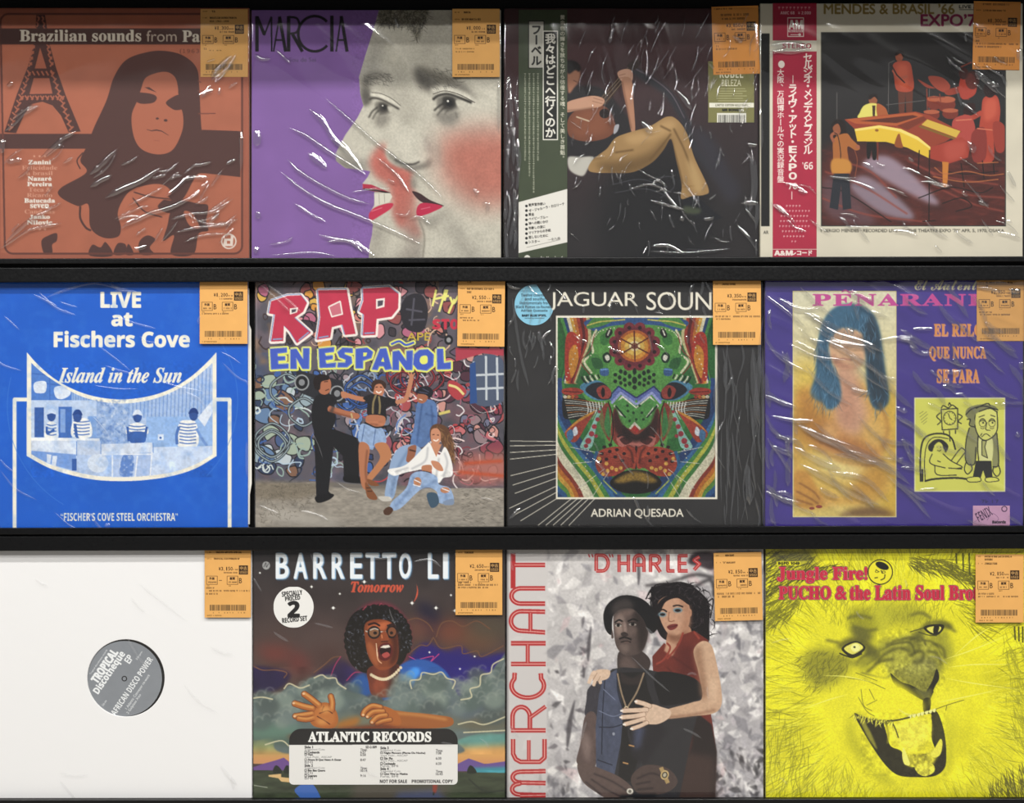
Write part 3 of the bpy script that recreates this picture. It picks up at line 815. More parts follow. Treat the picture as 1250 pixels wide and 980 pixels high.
def obi_c(root):
    x0, y0, x1, y1 = 633.0, 12.0, 692.4, 317.0
    f = (610, 0, 3.0615)
    s = Sheet((x0, y0, x1, y1), f, 2.2, '3b4430')
    s.grain(60, 30, 260, 980, 0.05, 40)
    W = 'd9d6cb'; K = '14140f'
    s.rectg(107, 78, 167, 256, K); s.rectg(110, 81, 164, 253, 'b4b2a6')
    s.column('\u30d5\u30fc\u30d9\u30eb', 137, 92, 40, 38.5, K, fat=1.6)
    s.rectg(161, 115, 218, 524, W); s.rectg(165, 119, 214, 520, K)
    s.column('\u6211\u3005\u306f\u3069\u3053\u3078\u884c\u304f\u306e\u304b', 189.5, 125, 40, 39, W, fat=1.4)
    s.column('\u9ec4\u91d1\u8272\u306e\u8f1d\u304d\u3092\u653e\u3061\u306a\u304c\u3089\u5f77\u5fa8\u3059\u308b\u9b42\u3001\u305d\u3057\u3066\u7f8e\u3057\u304d\u9996\u9b41\u3002', 235, 55, 19, 20.2, 'c9c6b4', fat=0.3)
    g = np.random.default_rng(5)
    for x, yb in ((143, 600), (127, 715), (111, 660), (95, 598)):
        y = 276
        while y < yb:
            P = [[x - 4, y, x + 4, y], [x, y - 1, x + g.uniform(-2, 2), y + 6], [x - 3, y + 4, x + 3, y + g.uniform(3, 6)]]
            s.line([np.array(p).reshape(2, 2) for p in P[:g.integers(2, 4)]], 1.2, 'b4b5a0')
            y += 8.6
    s.poly([66, 757, 254, 706, 254, 905, 66, 947], 'dcd9d0')
    for i, t in enumerate(('\u6b4c\u58f0\u7fd2\u4f5c\u60f3\u3044', '\u30b6\u30fb\u30b8\u30e3\u30eb\u30fc\u30e9\u30fb\u30ab\u30ed\u30ea\u30fc\u30ca', '\u9ec4\u91d1', '\u30d9\u30a4\u30d3\u30fc\u30d6\u30eb\u30fc', '\u795e\u3078\u306e\u554f\u3044\u304b\u3051', '\u5e74\u9f62\u3057\u306e\u6d99\u306b', '\u30de\u30ea\u30a2\u304b\u3089\u306e\u624b\u7d19', '\u60b2\u3057\u306a\u3044\u305f\u3081\u306b', '\u30b7\u30b9\u30bf\u30fc')):
        y = 770 + i * 17.2
        s.ell(100, y, 5, 5, '191919')
        s.text('N', t, 108, y - 7 - len(t) * 0.8, 108 + len(t) * 10.4, y + 4 - len(t) * 0.8, '26241f', fat=0.3, rot=-len(t) * 0.9)
    s.text('N', '\u2015\u5168\u4e5d\u66f2', 180, 888, 226, 898, '26241f', rot=-8); s.line([100, 925, 226, 896], 1.2, '55524a')
    s.rectg(62, 905, 70, 980, 'dcd9d0')
    s.ell(103, 966, 12, 13, W); s.text('B', '\u301c\u30b1\u30eb \u30ca\u30a4', 128, 957, 236, 976, W)
    me = ink_mesh('obi_strip', s, -0.0005, 0.0003, edge='3b4430')
    o = attach('obi_strip', me, OBI, root)
    o['label'] = 'dark green paper strip with white vertical lettering'

def record_c():
    r = (615.5, 10, 925.5, 318)
    f = (610, 0, 3.0615)
    s = Sheet(r, f, bg='3a2224')
    s.poly([0, 20, 980, 20, 980, 985, 0, 985], '3e2628', grad=('221f20', 300, 200, 420, 850))
    s.grain(0, 20, 980, 985, 0.10, 160); s.grain(0, 20, 980, 985, 0.06, 8)
    s.blob([560, 540, 700, 560, 760, 700, 800, 900, 700, 965, 400, 965, 380, 700, 450, 640], '101113', fe=40, al=.8)
    s.line([500, 262, 560, 300, 620, 340, 665, 400, 700, 470, 735, 560, 860, 720], 30, '26262b', sm=1, fe=6); s.line([505, 256, 570, 292, 640, 350, 690, 440], 3, '5a5058', sm=1, fe=1)
    s.blob([720, 480, 800, 520, 860, 640, 900, 700, 860, 760, 790, 640], '2b2930', fe=14)
    # seated player
    s.blob([250, 345, 300, 320, 380, 330, 450, 400, 490, 480, 420, 560, 330, 600, 250, 600], '1e1c1e', fe=5)
    s.blob([256, 240, 288, 242, 300, 268, 297, 300, 280, 325, 256, 345], '94654d', fe=3); s.blob([250, 228, 286, 230, 303, 252, 296, 268, 282, 262, 256, 275], '140f0f', fe=2); s.line([275, 300, 292, 308], 3, '5c392c')
    s.blob([256, 445, 296, 402, 345, 384, 396, 400, 424, 438, 432, 482, 402, 514, 340, 528, 285, 522, 256, 500], '693d2a'); s.blob([270, 450, 320, 410, 380, 412, 405, 450, 400, 490, 330, 512, 280, 500], '7a4932', fe=12)
    s.ell(392, 424, 20, 18, '1c1210'); s.line([286, 436, 335, 453], 5, 'b9a58c')
    s.poly([372, 372, 478, 248, 498, 262, 398, 392], '33241c'); s.line([[372, 374, 480, 252], [380, 380, 486, 258], [390, 388, 494, 264]], 1.2, 'a8947a'); s.blob([476, 246, 500, 226, 528, 232, 520, 246, 500, 262], '2a1d18')
    s.blob([440, 272, 468, 258, 494, 266, 496, 298, 478, 312, 454, 302], 'b98d74'); s.line([[446, 282, 470, 276], [448, 292, 472, 288]], 2, '7d5a48')
    s.poly([456, 300, 492, 298, 500, 380, 506, 486, 492, 490, 478, 420], 'a3765c', sm=1); s.line([458, 305, 476, 400, 492, 482], 4, '6d4836', sm=1, fe=2)
    s.blob([250, 384, 310, 364, 352, 358, 384, 366, 392, 380, 376, 398, 330, 406, 290, 412, 250, 418], 'b48970'); s.line([250, 414, 300, 410, 350, 402], 5, '7f5b48', fe=3); s.line([[350, 366, 386, 376], [346, 378, 384, 388]], 2, '7d5a48')
    s.blob([256, 588, 300, 586, 352, 588, 330, 630, 308, 658, 262, 636], 'b3b0a6', fe=2); s.blob([430, 470, 446, 466, 440, 490, 426, 500], '9a9a9e')
    pants = [345, 600, 400, 556, 432, 516, 480, 496, 560, 472, 625, 436, 664, 448, 700, 500, 728, 590, 780, 704, 764, 728, 720, 732, 678, 742, 680, 690, 660, 600, 640, 520, 612, 560, 570, 606, 500, 642, 420, 646, 336, 640]
    s.blob(pants, '94754a'); s.clip = s.mask(pants, 1)
    s.blob([360, 610, 460, 600, 560, 570, 620, 520, 640, 540, 570, 620, 440, 660], '5e4727', fe=14, al=.85); s.blob([470, 510, 560, 485, 630, 448, 660, 470, 600, 510, 500, 540], 'ab8a5c', fe=10)
    s.line([[640, 520, 662, 600, 684, 690], [560, 600, 610, 540, 640, 500], [650, 480, 690, 560, 722, 650], [430, 570, 500, 560], [600, 470, 640, 490]], 6, '5f4626', sm=1, fe=3); s.line([[670, 700, 770, 690]], 3, '7f5d30'); s.blob([700, 600, 730, 620, 760, 700, 730, 715], 'a88a5c', fe=8)
    s.clip = None
    s.blob([690, 745, 740, 740, 800, 790, 830, 815, 760, 822, 700, 790], '14151a'); s.blob([690, 770, 750, 780, 740, 800, 690, 795], '3a4130', fe=4)
    s.line([[420, 690, 520, 670, 600, 690], [430, 720, 540, 705, 620, 730], [560, 670, 640, 660, 650, 700, 600, 740], [700, 930, 780, 935]], 2.5, '3c3d42', sm=1, fe=1)
    root = record('dark maroon record with a seated guitarist in tan trousers', r)
    cover(root, s)
    obi_c(root)
    k = Sheet((864.5, 75, 920.5, 149.5), f, 2.6, '757243')
    k.text('B', 'RUBEL', 822, 262, 910, 292, 'dcd8bc'); k.text('N', 'BELEZA', 830, 298, 902, 322, 'd8d4b4')
    g = np.random.default_rng(2)
    for i in range(6): k.line([(805 + g.uniform(0, 18), 332 + i * 9), (925 - g.uniform(0, 24), 332 + i * 9)], 3.2, '9b986c')
    k.rectg(783, 385, 950, 402, 'dcd9c8'); k.text('B', 'LIMITED EDITION GOLD VINYL', 806, 389, 928, 398, '3d3c20'); k.text('B', 'MR BONGO', 832, 407, 902, 416, '1c1b10', fat=0.8)
    k.rectg(812, 423, 921, 460, 'dad8cc')
    for x in range(818, 918, 5): k.rectg(x, 430, x + g.uniform(1.2, 3.4), 460, '33322c')
    o = attach('hype_sticker', ink_mesh('hype_sticker', k, -0.0004, 0.0002), OBI, root); o['label'] = 'olive green sticker with a small barcode'
    price_label(root, 869.5, 90.8, '3,850', [], [(3, 3, 22, 1.6), (11, 10.5, 36, 2.6), (11, 15.2, 28, 2.2), (3, 48.5, 5, 2.0), (3, 52, 26, 2.0)], rot=-1.6, yd=-0.0009, w=57, col='ee9f4c', seed=13)
    cr = scatter_creases(64, (300, 60, 980, 440), 106, 10, 90, 1.9, .5, 31) + scatter_creases(70, (260, 420, 960, 940), 98, 26, 60, 1.9, .5, 32) + scatter_creases(30, (20, 330, 70, 940), 92, 5, 110, 4, .8, 33) + scatter_creases(14, (560, 640, 960, 950), 40, 22, 110, 3.5, .6, 35)
    cr += [([530, 455, 548, 475, 566, 502], 9, 1.0), ([662, 342, 690, 372, 715, 412], 8, 1.0), ([410, 165, 416, 130, 430, 95], 5, .8), ([925, 540, 960, 545], 7, .8), ([940, 560, 950, 700, 930, 800], 8, .9), ([900, 760, 960, 765, 955, 860], 7, .9), ([560, 940, 700, 945, 860, 930], 5, .8), ([40, 340, 46, 480], 5, .8), ([50, 470, 52, 620], 5, .9), ([68, 520, 66, 600], 6, .9), ([868, 135, 890, 148, 905, 162], 7, 1.0), ([780, 235, 800, 260], 5, .8), ([670, 815, 690, 818], 8, 1), ([760, 820, 800, 815], 6, .9), ([480, 710, 560, 690, 640, 720], 4, .6), ([570, 690, 590, 675, 620, 700, 580, 720], 4, .6)]
    film(root, (614.6, 9.4, 927, 318), f, [(-0.6, 60, 24, 84), (0.25, 80, 12, 78), (-0.5, 120, 60, 20)], cr, SHRINK, seed=4)

def obi_d(root):
    f = (925, 0, 3.0615)
    s = Sheet((943.2, 4, 996.8, 317), f, 2.2, 'a4213c')
    W = 'e7d9cf'
    s.rectg(50, 152, 222, 193, 'd3ccba'); s.grain(50, 0, 225, 980, 0.04, 50)
    for i in range(9): s.line([(76 + i * 14, 28), (84 + i * 14, 28)], 4, 'd98e96'); s.line([(80 + i * 14, 26), (79 + i * 14, 36)], 2, 'd98e96')
    s.text('B', 'AMC 68   \u00a5 2,000', 84, 43, 198, 56, 'ecc9c8')
    s.rectg(110, 66, 172, 138, W); s.rectg(113, 69, 169, 135, 'a4213c'); s.text('B', 'AM', 115, 76, 167, 110, W, fat=1); s.rectg(114, 112, 168, 121, W); s.line([122, 130, 152, 130], 2, W); s.ell(156, 130, 5, 5, W); s.text('B', 'RECORDS', 118, 113, 164, 120, 'a4213c')
    s.text('B', 'STEREO', 92, 163, 200, 181, 'a4213c')
    s.column('\u30bb\u30eb\u30b8\u30aa\u30fb\u30e1\u30f3\u30c7\u30b9\u3068\u30d6\u30e9\u30b8\u30eb', 187, 202, 37, 26.6, W, fat=0.9); s.text('B', '\u201966', 166, 606, 206, 634, W)
    s.line([131, 282, 131, 312], 3, W); s.column('\u30e9\u30a4\u30f4\u30fb\u30a2\u30c3\u30c8\u30fb', 130, 316, 36, 28.5, W, fat=1.3)
    for i, c in enumerate('EXPO'): s.text('B', c, 116, 546 + i * 33, 145, 572 + i * 33, W, fat=0.6)
    s.text('B', '\u201970', 106, 684, 147, 708, W); s.line([127, 716, 127, 746], 3, W)
    s.ell(88, 241, 12, 14, W); s.column('\u5927\u962a\u3001\u4e07\u56fd\u535a\u30db\u30fc\u30eb\u3067\u306e\u5b9f\u6cc1\u9332\u97f3\u76e4', 85, 258, 27, 26.6, W, fat=0.5)
    for i, w in enumerate((60, 110, 100, 104, 112, 90, 80, 20)):
        y = 769 + i * 19; x = 135 - w / 2
        while x < 135 + w / 2:
            s.line([[(x, y), (x + 7, y)], [(x + 3, y - 3), (x + 2, y + 5)]], 1.7, 'dfb0b0'); x += 12
    s.line([50, 932, 222, 932], 1.5, W)
    s.text('B', 'A&M', 62, 937, 128, 955, W, fat=1.2); s.text('N', '\u30ec\u30b3\u30fc\u30c9', 128, 937, 202, 954, W, fat=1.2)
    o = attach('obi_strip', ink_mesh('obi_strip', s, -0.0005, 0.0003, edge='a4213c'), OBI, root)
    o['label'] = 'red paper strip with white vertical lettering'

def record_d():
    r = (928, 4, 1248.5, 318)
    f = (925, 0, 3.0615)
    s = Sheet(r, f, bg='cdc6b2')
    s.grain(0, 0, 995, 980, 0.03, 90)
    s.rectg(12, 125, 44, 845, '141413'); s.rectg(236, 120, 928, 846, '34332f'); s.rectg(240, 124, 924, 842, '1f1f1f')
    s.clip = s.mask([240, 124, 924, 124, 924, 842, 240, 842])
    s.poly([240, 124, 924, 124, 924, 842, 240, 842], '2b2a2a', grad=('1c1a1a', 400, 124, 400, 560)); s.grain(240, 124, 924, 600, 0.08, 70)
    s.blob([230, 580, 420, 530, 640, 560, 930, 560, 930, 860, 230, 860], '4a211c', fe=26); s.grain(240, 560, 924, 842, 0.5, 40, 12, tint='7a3428'); s.grain(240, 560, 924, 842, 0.4, 60, 18, tint='17110f')
    s.blob([390, 612, 440, 582, 520, 600, 668, 742, 655, 765, 560, 720, 420, 640], 'a59aac', fe=9, al=.75); s.blob([345, 690, 395, 655, 480, 700, 576, 790, 570, 822, 470, 800, 380, 740], '9a93a5', fe=9, al=.7); s.blob([240, 680, 300, 670, 440, 820, 380, 842, 260, 800], '63505a', fe=12, al=.6)
    s.line([[250, 640, 400, 700, 560, 800], [300, 600, 420, 640, 520, 740], [240, 740, 400, 800, 640, 830], [640, 640, 760, 720, 924, 740], [650, 690, 800, 760, 920, 790], [560, 600, 700, 660, 900, 690]], 5, '8a4034', sm=1, fe=2)
    s.line([[240, 700, 330, 720, 500, 830], [600, 740, 720, 700, 830, 720, 880, 700], [690, 760, 760, 740, 800, 770, 740, 790], [700, 640, 780, 650, 900, 640]], 4, '1a1413', sm=1)
    # bass player
    s.poly([524, 330, 580, 330, 578, 425, 556, 425, 552, 350, 548, 425, 528, 425], '5a2f22'); s.blob([505, 244, 530, 228, 566, 232, 578, 270, 580, 336, 522, 338, 510, 290], 'a3442f'); s.blob([520, 250, 560, 246, 560, 320, 530, 320], 'b9543a', fe=6)
    s.ell(529, 212, 14, 19, '8c4a34'); s.blob([514, 200, 528, 186, 546, 196, 544, 214, 534, 200, 518, 208], '1a100e'); s.line([505, 262, 530, 290, 560, 285], 11, 'a9543e', sm=1); s.line([498, 240, 520, 280, 550, 310], 5, '2a1612')
    s.line([[490, 235, 488, 420], [490, 236, 512, 226], [296, 345, 296, 445], [642, 330, 640, 420], [625, 375, 480, 392]], 2.5, '5a5654')
    # drums and cymbals
    s.blob([598, 296, 640, 318, 664, 330, 630, 326], '8c3a2a'); s.blob([638, 286, 690, 290, 720, 322, 700, 345, 660, 325], '96402e'); s.blob([700, 340, 760, 322, 770, 340, 715, 356], '8a3626')
    for x, y, a, b in ((660, 385, 28, 26), (705, 390, 34, 30), (650, 430, 30, 20), (720, 425, 30, 20)): s.ell(x, y, a, b, '6f2c20'); s.ell(x, y - b * .6, a, b * .4, 'a5573c')
    s.line([[632, 330, 634, 410], [760, 250, 800, 232], [680, 350, 684, 380], [755, 360, 790, 372], [640, 365, 700, 362]], 4, '7a3526')
    # percussionists
    s.blob([762, 285, 800, 276, 818, 310, 812, 352, 770, 372, 752, 340], '9d3a2c'); s.ell(770, 275, 18, 22, '3a1814'); s.blob([845, 366, 890, 356, 906, 400, 902, 460, 884, 520, 880, 600, 824, 596, 828, 480, 836, 420], 'a4402f'); s.blob([850, 380, 890, 372, 890, 430, 850, 450], 'b9533e', fe=7)
    s.ell(868, 335, 24, 30, '241210'); s.ell(802, 300, 26, 34, '4a1e17', al=.8); s.line([838, 420, 800, 440, 770, 436], 18, 'a4402f', sm=1); s.blob([726, 470, 740, 440, 790, 430, 812, 470, 806, 520, 770, 556, 736, 540], 'a5433a'); s.blob([800, 500, 850, 480, 852, 590, 806, 600], '7f2f28')
    s.line([[740, 450, 800, 446], [820, 480, 880, 486]], 4, 'c77055'); s.blob([880, 460, 922, 470, 922, 560, 890, 560], '8e3529'); s.blob([780, 390, 812, 388, 806, 425, 770, 424], '2a1310')
    # piano and its player
    s.blob([410, 530, 440, 532, 444, 590, 430, 596, 426, 560, 418, 592, 408, 586], '15100f'); s.ell(431, 374, 16, 20, '8a5236'); s.blob([414, 366, 424, 352, 446, 354, 448, 372, 436, 362, 420, 372], '1a100c')
    s.blob([382, 420, 396, 396, 420, 386, 446, 388, 470, 402, 482, 436, 380, 442], 'd5cb66'); s.blob([446, 388, 478, 404, 484, 436, 450, 438], 'a0562f'); s.poly([428, 394, 440, 394, 438, 436, 430, 436], '3a2a1c')
    s.poly([324, 446, 590, 417, 640, 430, 764, 492, 700, 530, 645, 552, 590, 512, 470, 470, 362, 482], '8c3a26'); s.poly([330, 446, 588, 420, 620, 432, 520, 470, 366, 462], 'a9552e'); s.poly([380, 452, 580, 430, 600, 436, 520, 460], '54261a')
    s.poly([634, 446, 758, 490, 742, 514, 612, 466], 'caa844'); s.poly([610, 468, 742, 516, 735, 522, 600, 474], '7a5a22'); s.poly([520, 470, 620, 435, 632, 446, 560, 486], '70301f')
    s.poly([362, 482, 455, 468, 535, 482, 600, 512, 646, 550, 642, 592, 560, 552, 480, 530, 372, 528], 'd7b437'); s.poly([362, 482, 455, 468, 535, 482, 600, 512, 646, 550, 646, 558, 595, 522, 530, 492, 455, 478, 364, 490], 'e6d070'); s.blob([512, 545, 520, 510, 530, 500, 538, 530, 542, 552], '8a4a22'); s.ell(445, 487, 7, 5, '8a5a22')
    s.poly([646, 550, 762, 512, 796, 540, 786, 588, 712, 612, 644, 592], '9a392b'); s.blob([700, 540, 780, 530, 770, 580, 710, 600], 'a9483a', fe=8); s.poly([690, 604, 714, 606, 708, 700, 692, 700], 'bd7630'); s.poly([445, 530, 452, 530, 450, 600, 446, 600], '6a2c1e')
    # singer
    s.blob([272, 480, 284, 452, 310, 446, 330, 470, 326, 520, 300, 530, 276, 520], '1c110d'); s.blob([280, 478, 300, 462, 310, 490, 296, 508], '8a5134'); s.blob([284, 520, 330, 498, 352, 520, 382, 552, 366, 562, 336, 548, 340, 600, 344, 650, 280, 652, 282, 590], 'a0602f'); s.line([284, 530, 276, 506, 296, 492], 11, '94553a', sm=1); s.line([286, 495, 300, 510, 310, 580, 300, 650], 3, '1a1210', sm=1)
    s.blob([280, 595, 342, 600, 346, 642, 280, 645], 'ba8038', fe=3); s.poly([284, 648, 342, 648, 350, 780, 318, 784, 312, 690, 300, 784, 268, 776], '23262d'); s.line([362, 560, 372, 600, 364, 660], 2.5, '8a4a30', sm=1); s.ell(374, 548, 8, 7, '9a5a40')
    s.line([[642, 560, 640, 826], [616, 828, 664, 824], [604, 560, 600, 640], [760, 610, 772, 700], [840, 600, 846, 670], [880, 600, 884, 650]], 4, '17110f'); s.line([[655, 660, 780, 680, 900, 670], [660, 625, 700, 650, 780, 640, 860, 655, 920, 650], [820, 610, 900, 606]], 4, 'b0683c', sm=1, al=.8)
    s.clip = None
    G = '86703a'
    s.text('N', "MENDES & BRASIL \u201966", 248, 15, 735, 52, G, fat=1.4); s.text('N', 'LIVE AT', 753, 19, 838, 31, '2a2826', fat=.6); s.line([753, 36, 830, 36], 1.5, '2a2826')
    s.text('N', "EXPO\u201970", 610, 54, 846, 97, '8b2d52', fat=1.8)
    s.text('N', "Y SERGIO MENDES \u00b7 RECORDED LIVE AT \u201cTHE THEATRE EXPO \u201970\u201d APR. 5, 1970, OSAKA", 232, 856, 921, 869, '4a483f', fat=.4); s.text('N', 'AR', 21, 862, 40, 874, '4a483f', fat=.4)
    root = record('cream record with a red-lit band around a yellow grand piano', r)
    cover(root, s)
    obi_d(root)
    price_label(root, 1187.6, 85.2, '1,300', [(-11.5, 11, 'LIVE AT THE EXPO \u201970')], [(11, 3.6, 32, 2.0), (3, 48.4, 4, 2.2), (3, 51.8, 52, 1.8), (3, 55.6, 34, 2.0)], rot=1.2, yd=-0.0009, w=57.4, col='ea9c4e', seed=14)
    cr = [([45, 172, 110, 166, 190, 178], 12, 1.0), ([50, 190, 120, 196, 200, 184], 7, .9), ([40, 210, 60, 196, 110, 186], 6, .9), ([805, 262, 840, 285, 870, 310, 900, 325], 9, 1.0), ([822, 280, 850, 310, 895, 352], 7, .9), ([810, 270, 826, 300], 5, .8), ([780, 528, 800, 555, 792, 570], 9, .9), ([760, 715, 780, 735], 6, .8), ([820, 752, 860, 770], 7, .9), ([620, 660, 680, 690, 720, 692], 6, .8), ([975, 180, 978, 230], 9, .9), ([772, 130, 776, 158], 4, .7), ([560, 590, 580, 606], 5, .7), ([10, 400, 12, 560], 5, .7), ([930, 640, 960, 700], 5, .6)]
    cr += scatter_creases(26, (250, 560, 960, 940), 32, 16, 90, 3.4, .45, 41) + scatter_creases(10, (700, 200, 960, 420), 40, 14, 80, 4, .5, 42) + scatter_creases(9, (60, 700, 240, 950), 30, 12, 80, 4, .4, 43)
    film(root, (927.2, 3.4, 1249.6, 318), f, [(-0.5, 100, 40, 25), (0.2, 80, 18, 30)], cr, seed=5)

# ================================================================== middle row
def record_e():
    r = (-6, 340, 302.5, 646)
    f = (0, 310, 2.8)
    s = Sheet(r, f, bg='1759c0')
    B = '1759c0'; W = 'e9e4d4'
    s.grain(-20, 80, 860, 950, 0.05, 120)
    s.line([50, 960, 50, 497, 95, 497], 13, W); s.line([738, 497, 785, 497, 785, 960], 13, W)
    top = [(92, 336)] + [tuple(p) for p in catmull([92, 336, 130, 378, 185, 425, 255, 464, 330, 488, 415, 497, 500, 488, 575, 465, 645, 425, 700, 378, 740, 336], False)] 
    bot = [tuple(p) for p in catmull([741, 690, 670, 732, 590, 758, 500, 772, 415, 776, 330, 772, 245, 756, 165, 730, 91, 690], False)]
    s.poly(np.array(top + bot), W)
    t2 = [tuple(p) for p in catmull([107, 372, 140, 402, 190, 437, 258, 478, 330, 502, 415, 511, 500, 502, 575, 478, 645, 440, 690, 405, 727, 372], False)]
    b2 = [tuple(p) for p in catmull([727, 684, 665, 720, 585, 746, 500, 758, 415, 762, 330, 758, 248, 742, 170, 718, 107, 684], False)]
    pic = np.array(t2 + b2)
    s.poly(pic, 'a9bddd')
    s.clip = s.mask(pic)
    D1, D2, L1 = '33599f', '6f92cb', 'd3dcea'
    s.poly([107, 360, 250, 440, 250, 500, 107, 500], '4b79c4'); s.line([[107, 408, 250, 420], [107, 440, 250, 450], [170, 400, 170, 500]], 4, '3a66b4')
    s.blob([118, 440, 156, 436, 156, 470, 136, 476, 118, 470], L1); s.blob([188, 455, 236, 452, 240, 480, 212, 496, 190, 488], L1); s.blob([552, 480, 580, 476, 580, 496, 560, 498], L1)
    s.rectg(245, 470, 335, 555, '8ba9d6'); s.rectg(440, 480, 727, 560, '9db5da')
    s.line([[x, 440, x, 556] for x in range(250, 332, 9)], 2, '5f86c6'); s.line([[x, 390, x - 6, 560] for x in range(446, 728, 13)], 3, '6d8fc8')
    s.rectg(328, 500, 440, 650, '8fa9d2'); s.grain(328, 500, 440, 650, 0.9, 14, tint='e3e8ef'); s.grain(328, 500, 440, 650, 0.8, 10, tint='3e64a8')
    s.rectg(107, 500, 330, 640, 'b7c8e2'); s.rectg(118, 524, 150, 626, D1); s.rectg(200, 522, 246, 628, '3f69b2'); s.rectg(206, 530, 224, 610, '7d9dd2')
    s.rectg(300, 555, 330, 640, '7fa0d2'); s.rectg(500, 556, 727, 660, '8fb0de'); s.poly([676, 560, 727, 498, 727, 540, 700, 590], L1); s.rectg(540, 616, 560, 636, L1); s.ell(549, 628, 4, 4, D1)
    def player(hx_, hy, bx0, bx1, by0, by1, cap):
        s.blob([bx0, by0 + 12, (bx0 + bx1) / 2, by0, bx1, by0 + 12, bx1 + 3, by1, bx0 - 3, by1], 'e6e6e2')
        for y in np.arange(by0 + 10, by1 - 2, 11): s.line([bx0 + 1, y, (bx0 + bx1) / 2, y + 4, bx1 - 1, y + 1], 4, '4a70b4', sm=1)
        s.ell(hx_, hy, 15, 20, '2d4d8e'); s.blob([hx_ - 17, hy - 4, hx_ - 8, hy - 22, hx_ + 8, hy - 22, hx_ + 17, hy - 4, hx_, hy - 8], L1 if cap else '1e3a78')
    player(176, 552, 158, 194, 572, 628, 1); s.line([160, 590, 162, 612, 186, 600], 8, D1, sm=1)
    player(265, 555, 250, 308, 560, 624, 0); s.line([256, 580, 262, 624], 10, D1); s.line([262, 622, 270, 636], 8, D1)
    player(470, 556, 438, 500, 576, 616, 1); s.blob([444, 610, 496, 610, 492, 645, 448, 645], D1); s.line([[436, 590, 440, 640], [502, 590, 494, 640]], 8, D1)
    player(662, 550, 612, 672, 568, 656, 0); s.line([612, 590, 604, 620, 606, 650], 10, '4a6fb0', sm=1); s.line([672, 596, 690, 630, 708, 656], 9, '6f92cb', sm=1)
    s.poly([107, 630, 340, 632, 345, 650, 520, 644, 524, 676, 345, 690, 107, 672], 'ccd6e6'); s.poly([107, 628, 340, 630, 340, 638, 107, 638], 'eceef0'); s.poly([524, 660, 727, 656, 727, 690, 640, 740, 520, 760, 516, 680], 'c3d2ea'); s.grain(107, 628, 727, 762, 0.12, 30)
    s.poly([262, 636, 345, 640, 345, 690, 262, 684], 'b9c6dc'); s.line([[345, 640, 345, 690], [524, 646, 524, 680], [262, 640, 262, 690]], 3, D2)
    s.poly([107, 672, 260, 686, 260, 742, 180, 720, 107, 690], '7698d2'); s.poly([180, 690, 196, 690, 190, 730, 176, 726], L1); s.poly([160, 684, 176, 686, 172, 716, 160, 712], L1)
    s.ell(335, 715, 36, 32, 'c9d4e4'); s.rectg(380, 685, 520, 765, 'a9bde0'); s.blob([420, 690, 456, 690, 450, 765, 410, 765], '5c80c0'); s.grain(410, 690, 460, 762, 0.8, 8, tint='e0e6ee'); s.line([[384, 680, 384, 765], [520, 676, 514, 758], [350, 684, 520, 684], [470, 690, 462, 762]], 5, 'dfe4ec'); s.rectg(246, 700, 262, 740, D1)
    s.grain(107, 370, 727, 762, 0.08, 7)
    s.clip = None
    s.text('B', 'LIVE', 345, 131, 481, 182, W, fat=1.6); s.text('B', 'at', 382, 202, 452, 246, W, fat=1.6); s.text('B', 'Fischers Cove', 185, 264, 648, 318, W, fat=1.6)
    s.text('I', 'Island in the Sun', 201, 388, 621, 440, W, fat=1.0, shear=.12)
    s.text('B', "\u201cFISCHER\u2019S COVE STEEL ORCHESTRA\u201d", 208, 885, 608, 912, W)
    s.line([(415 + 398 * math.cos(t), 500 + 380 * math.sin(t)) for t in np.linspace(-0.6, 0.75, 30)], 2.5, '3f78cc', al=.6); s.line([(415 + 390 * math.cos(t), 520 + 390 * math.sin(t)) for t in np.linspace(2.1, 3.4, 30)], 2.5, '3f78cc', al=.6)
    s.grain(-20, 80, 870, 950, 0.35, 30, 30, oct=4, tint='3a78d0')
    root = record('bright blue record with white lettering and a duotone band picture', r)
    cover(root, s)
    # the white inner sleeve slides out on the right, its corners cut off
    V = []
    o = [(300.5, 352), (303.6, 352), (303.9, 396), (306.2, 402), (306.8, 590), (304.6, 604), (304.4, 640), (300.5, 640)]
    for yy in (0.0012, 0.0024): V += [(WX(x), yy, WZ(y)) for x, y in o]
    n = len(o)
    F = [tuple(range(n))[::-1], tuple(range(n, 2 * n))] + [(i, (i + 1) % n, n + (i + 1) % n, n + i) for i in range(n)]
    p = attach('inner_sleeve', from_arrays('inner_sleeve', V, F), mat('white_paper', 'dedbd2', 0.8, 0.2), root); p['label'] = 'white inner sleeve sticking out on the right'
    price_label(root, 244.8, 419.8, '1,200', [(-11, 6.5, 'ISLAND IN THE SUN')], [(11, 2.4, 10, 1.8), (3, 46.5, 32, 1.8)], yd=-0.0036, seed=15, w=58.4)
    cr = [([160, 150, 240, 120, 330, 100, 420, 125], 4, .6), ([380, 100, 410, 120, 440, 122], 5, .7), ([395, 125, 470, 130], 4, .5), ([680, 240, 690, 210], 6, .9), ([360, 930, 380, 924], 6, .7), ([845, 640, 846, 760], 4, .7), ([120, 140, 200, 180], 4, .4)]
    cr += scatter_creases(18, (0, 100, 840, 930), 30, 14, 130, 3, .3, 51)
    film(root, (-6.6, 339.4, 303.6, 646), f, [(-0.4, 70, 24, 28), (0.12, 60, 10, 30)], cr, BAG, SOFT_FOLD, seed=6)

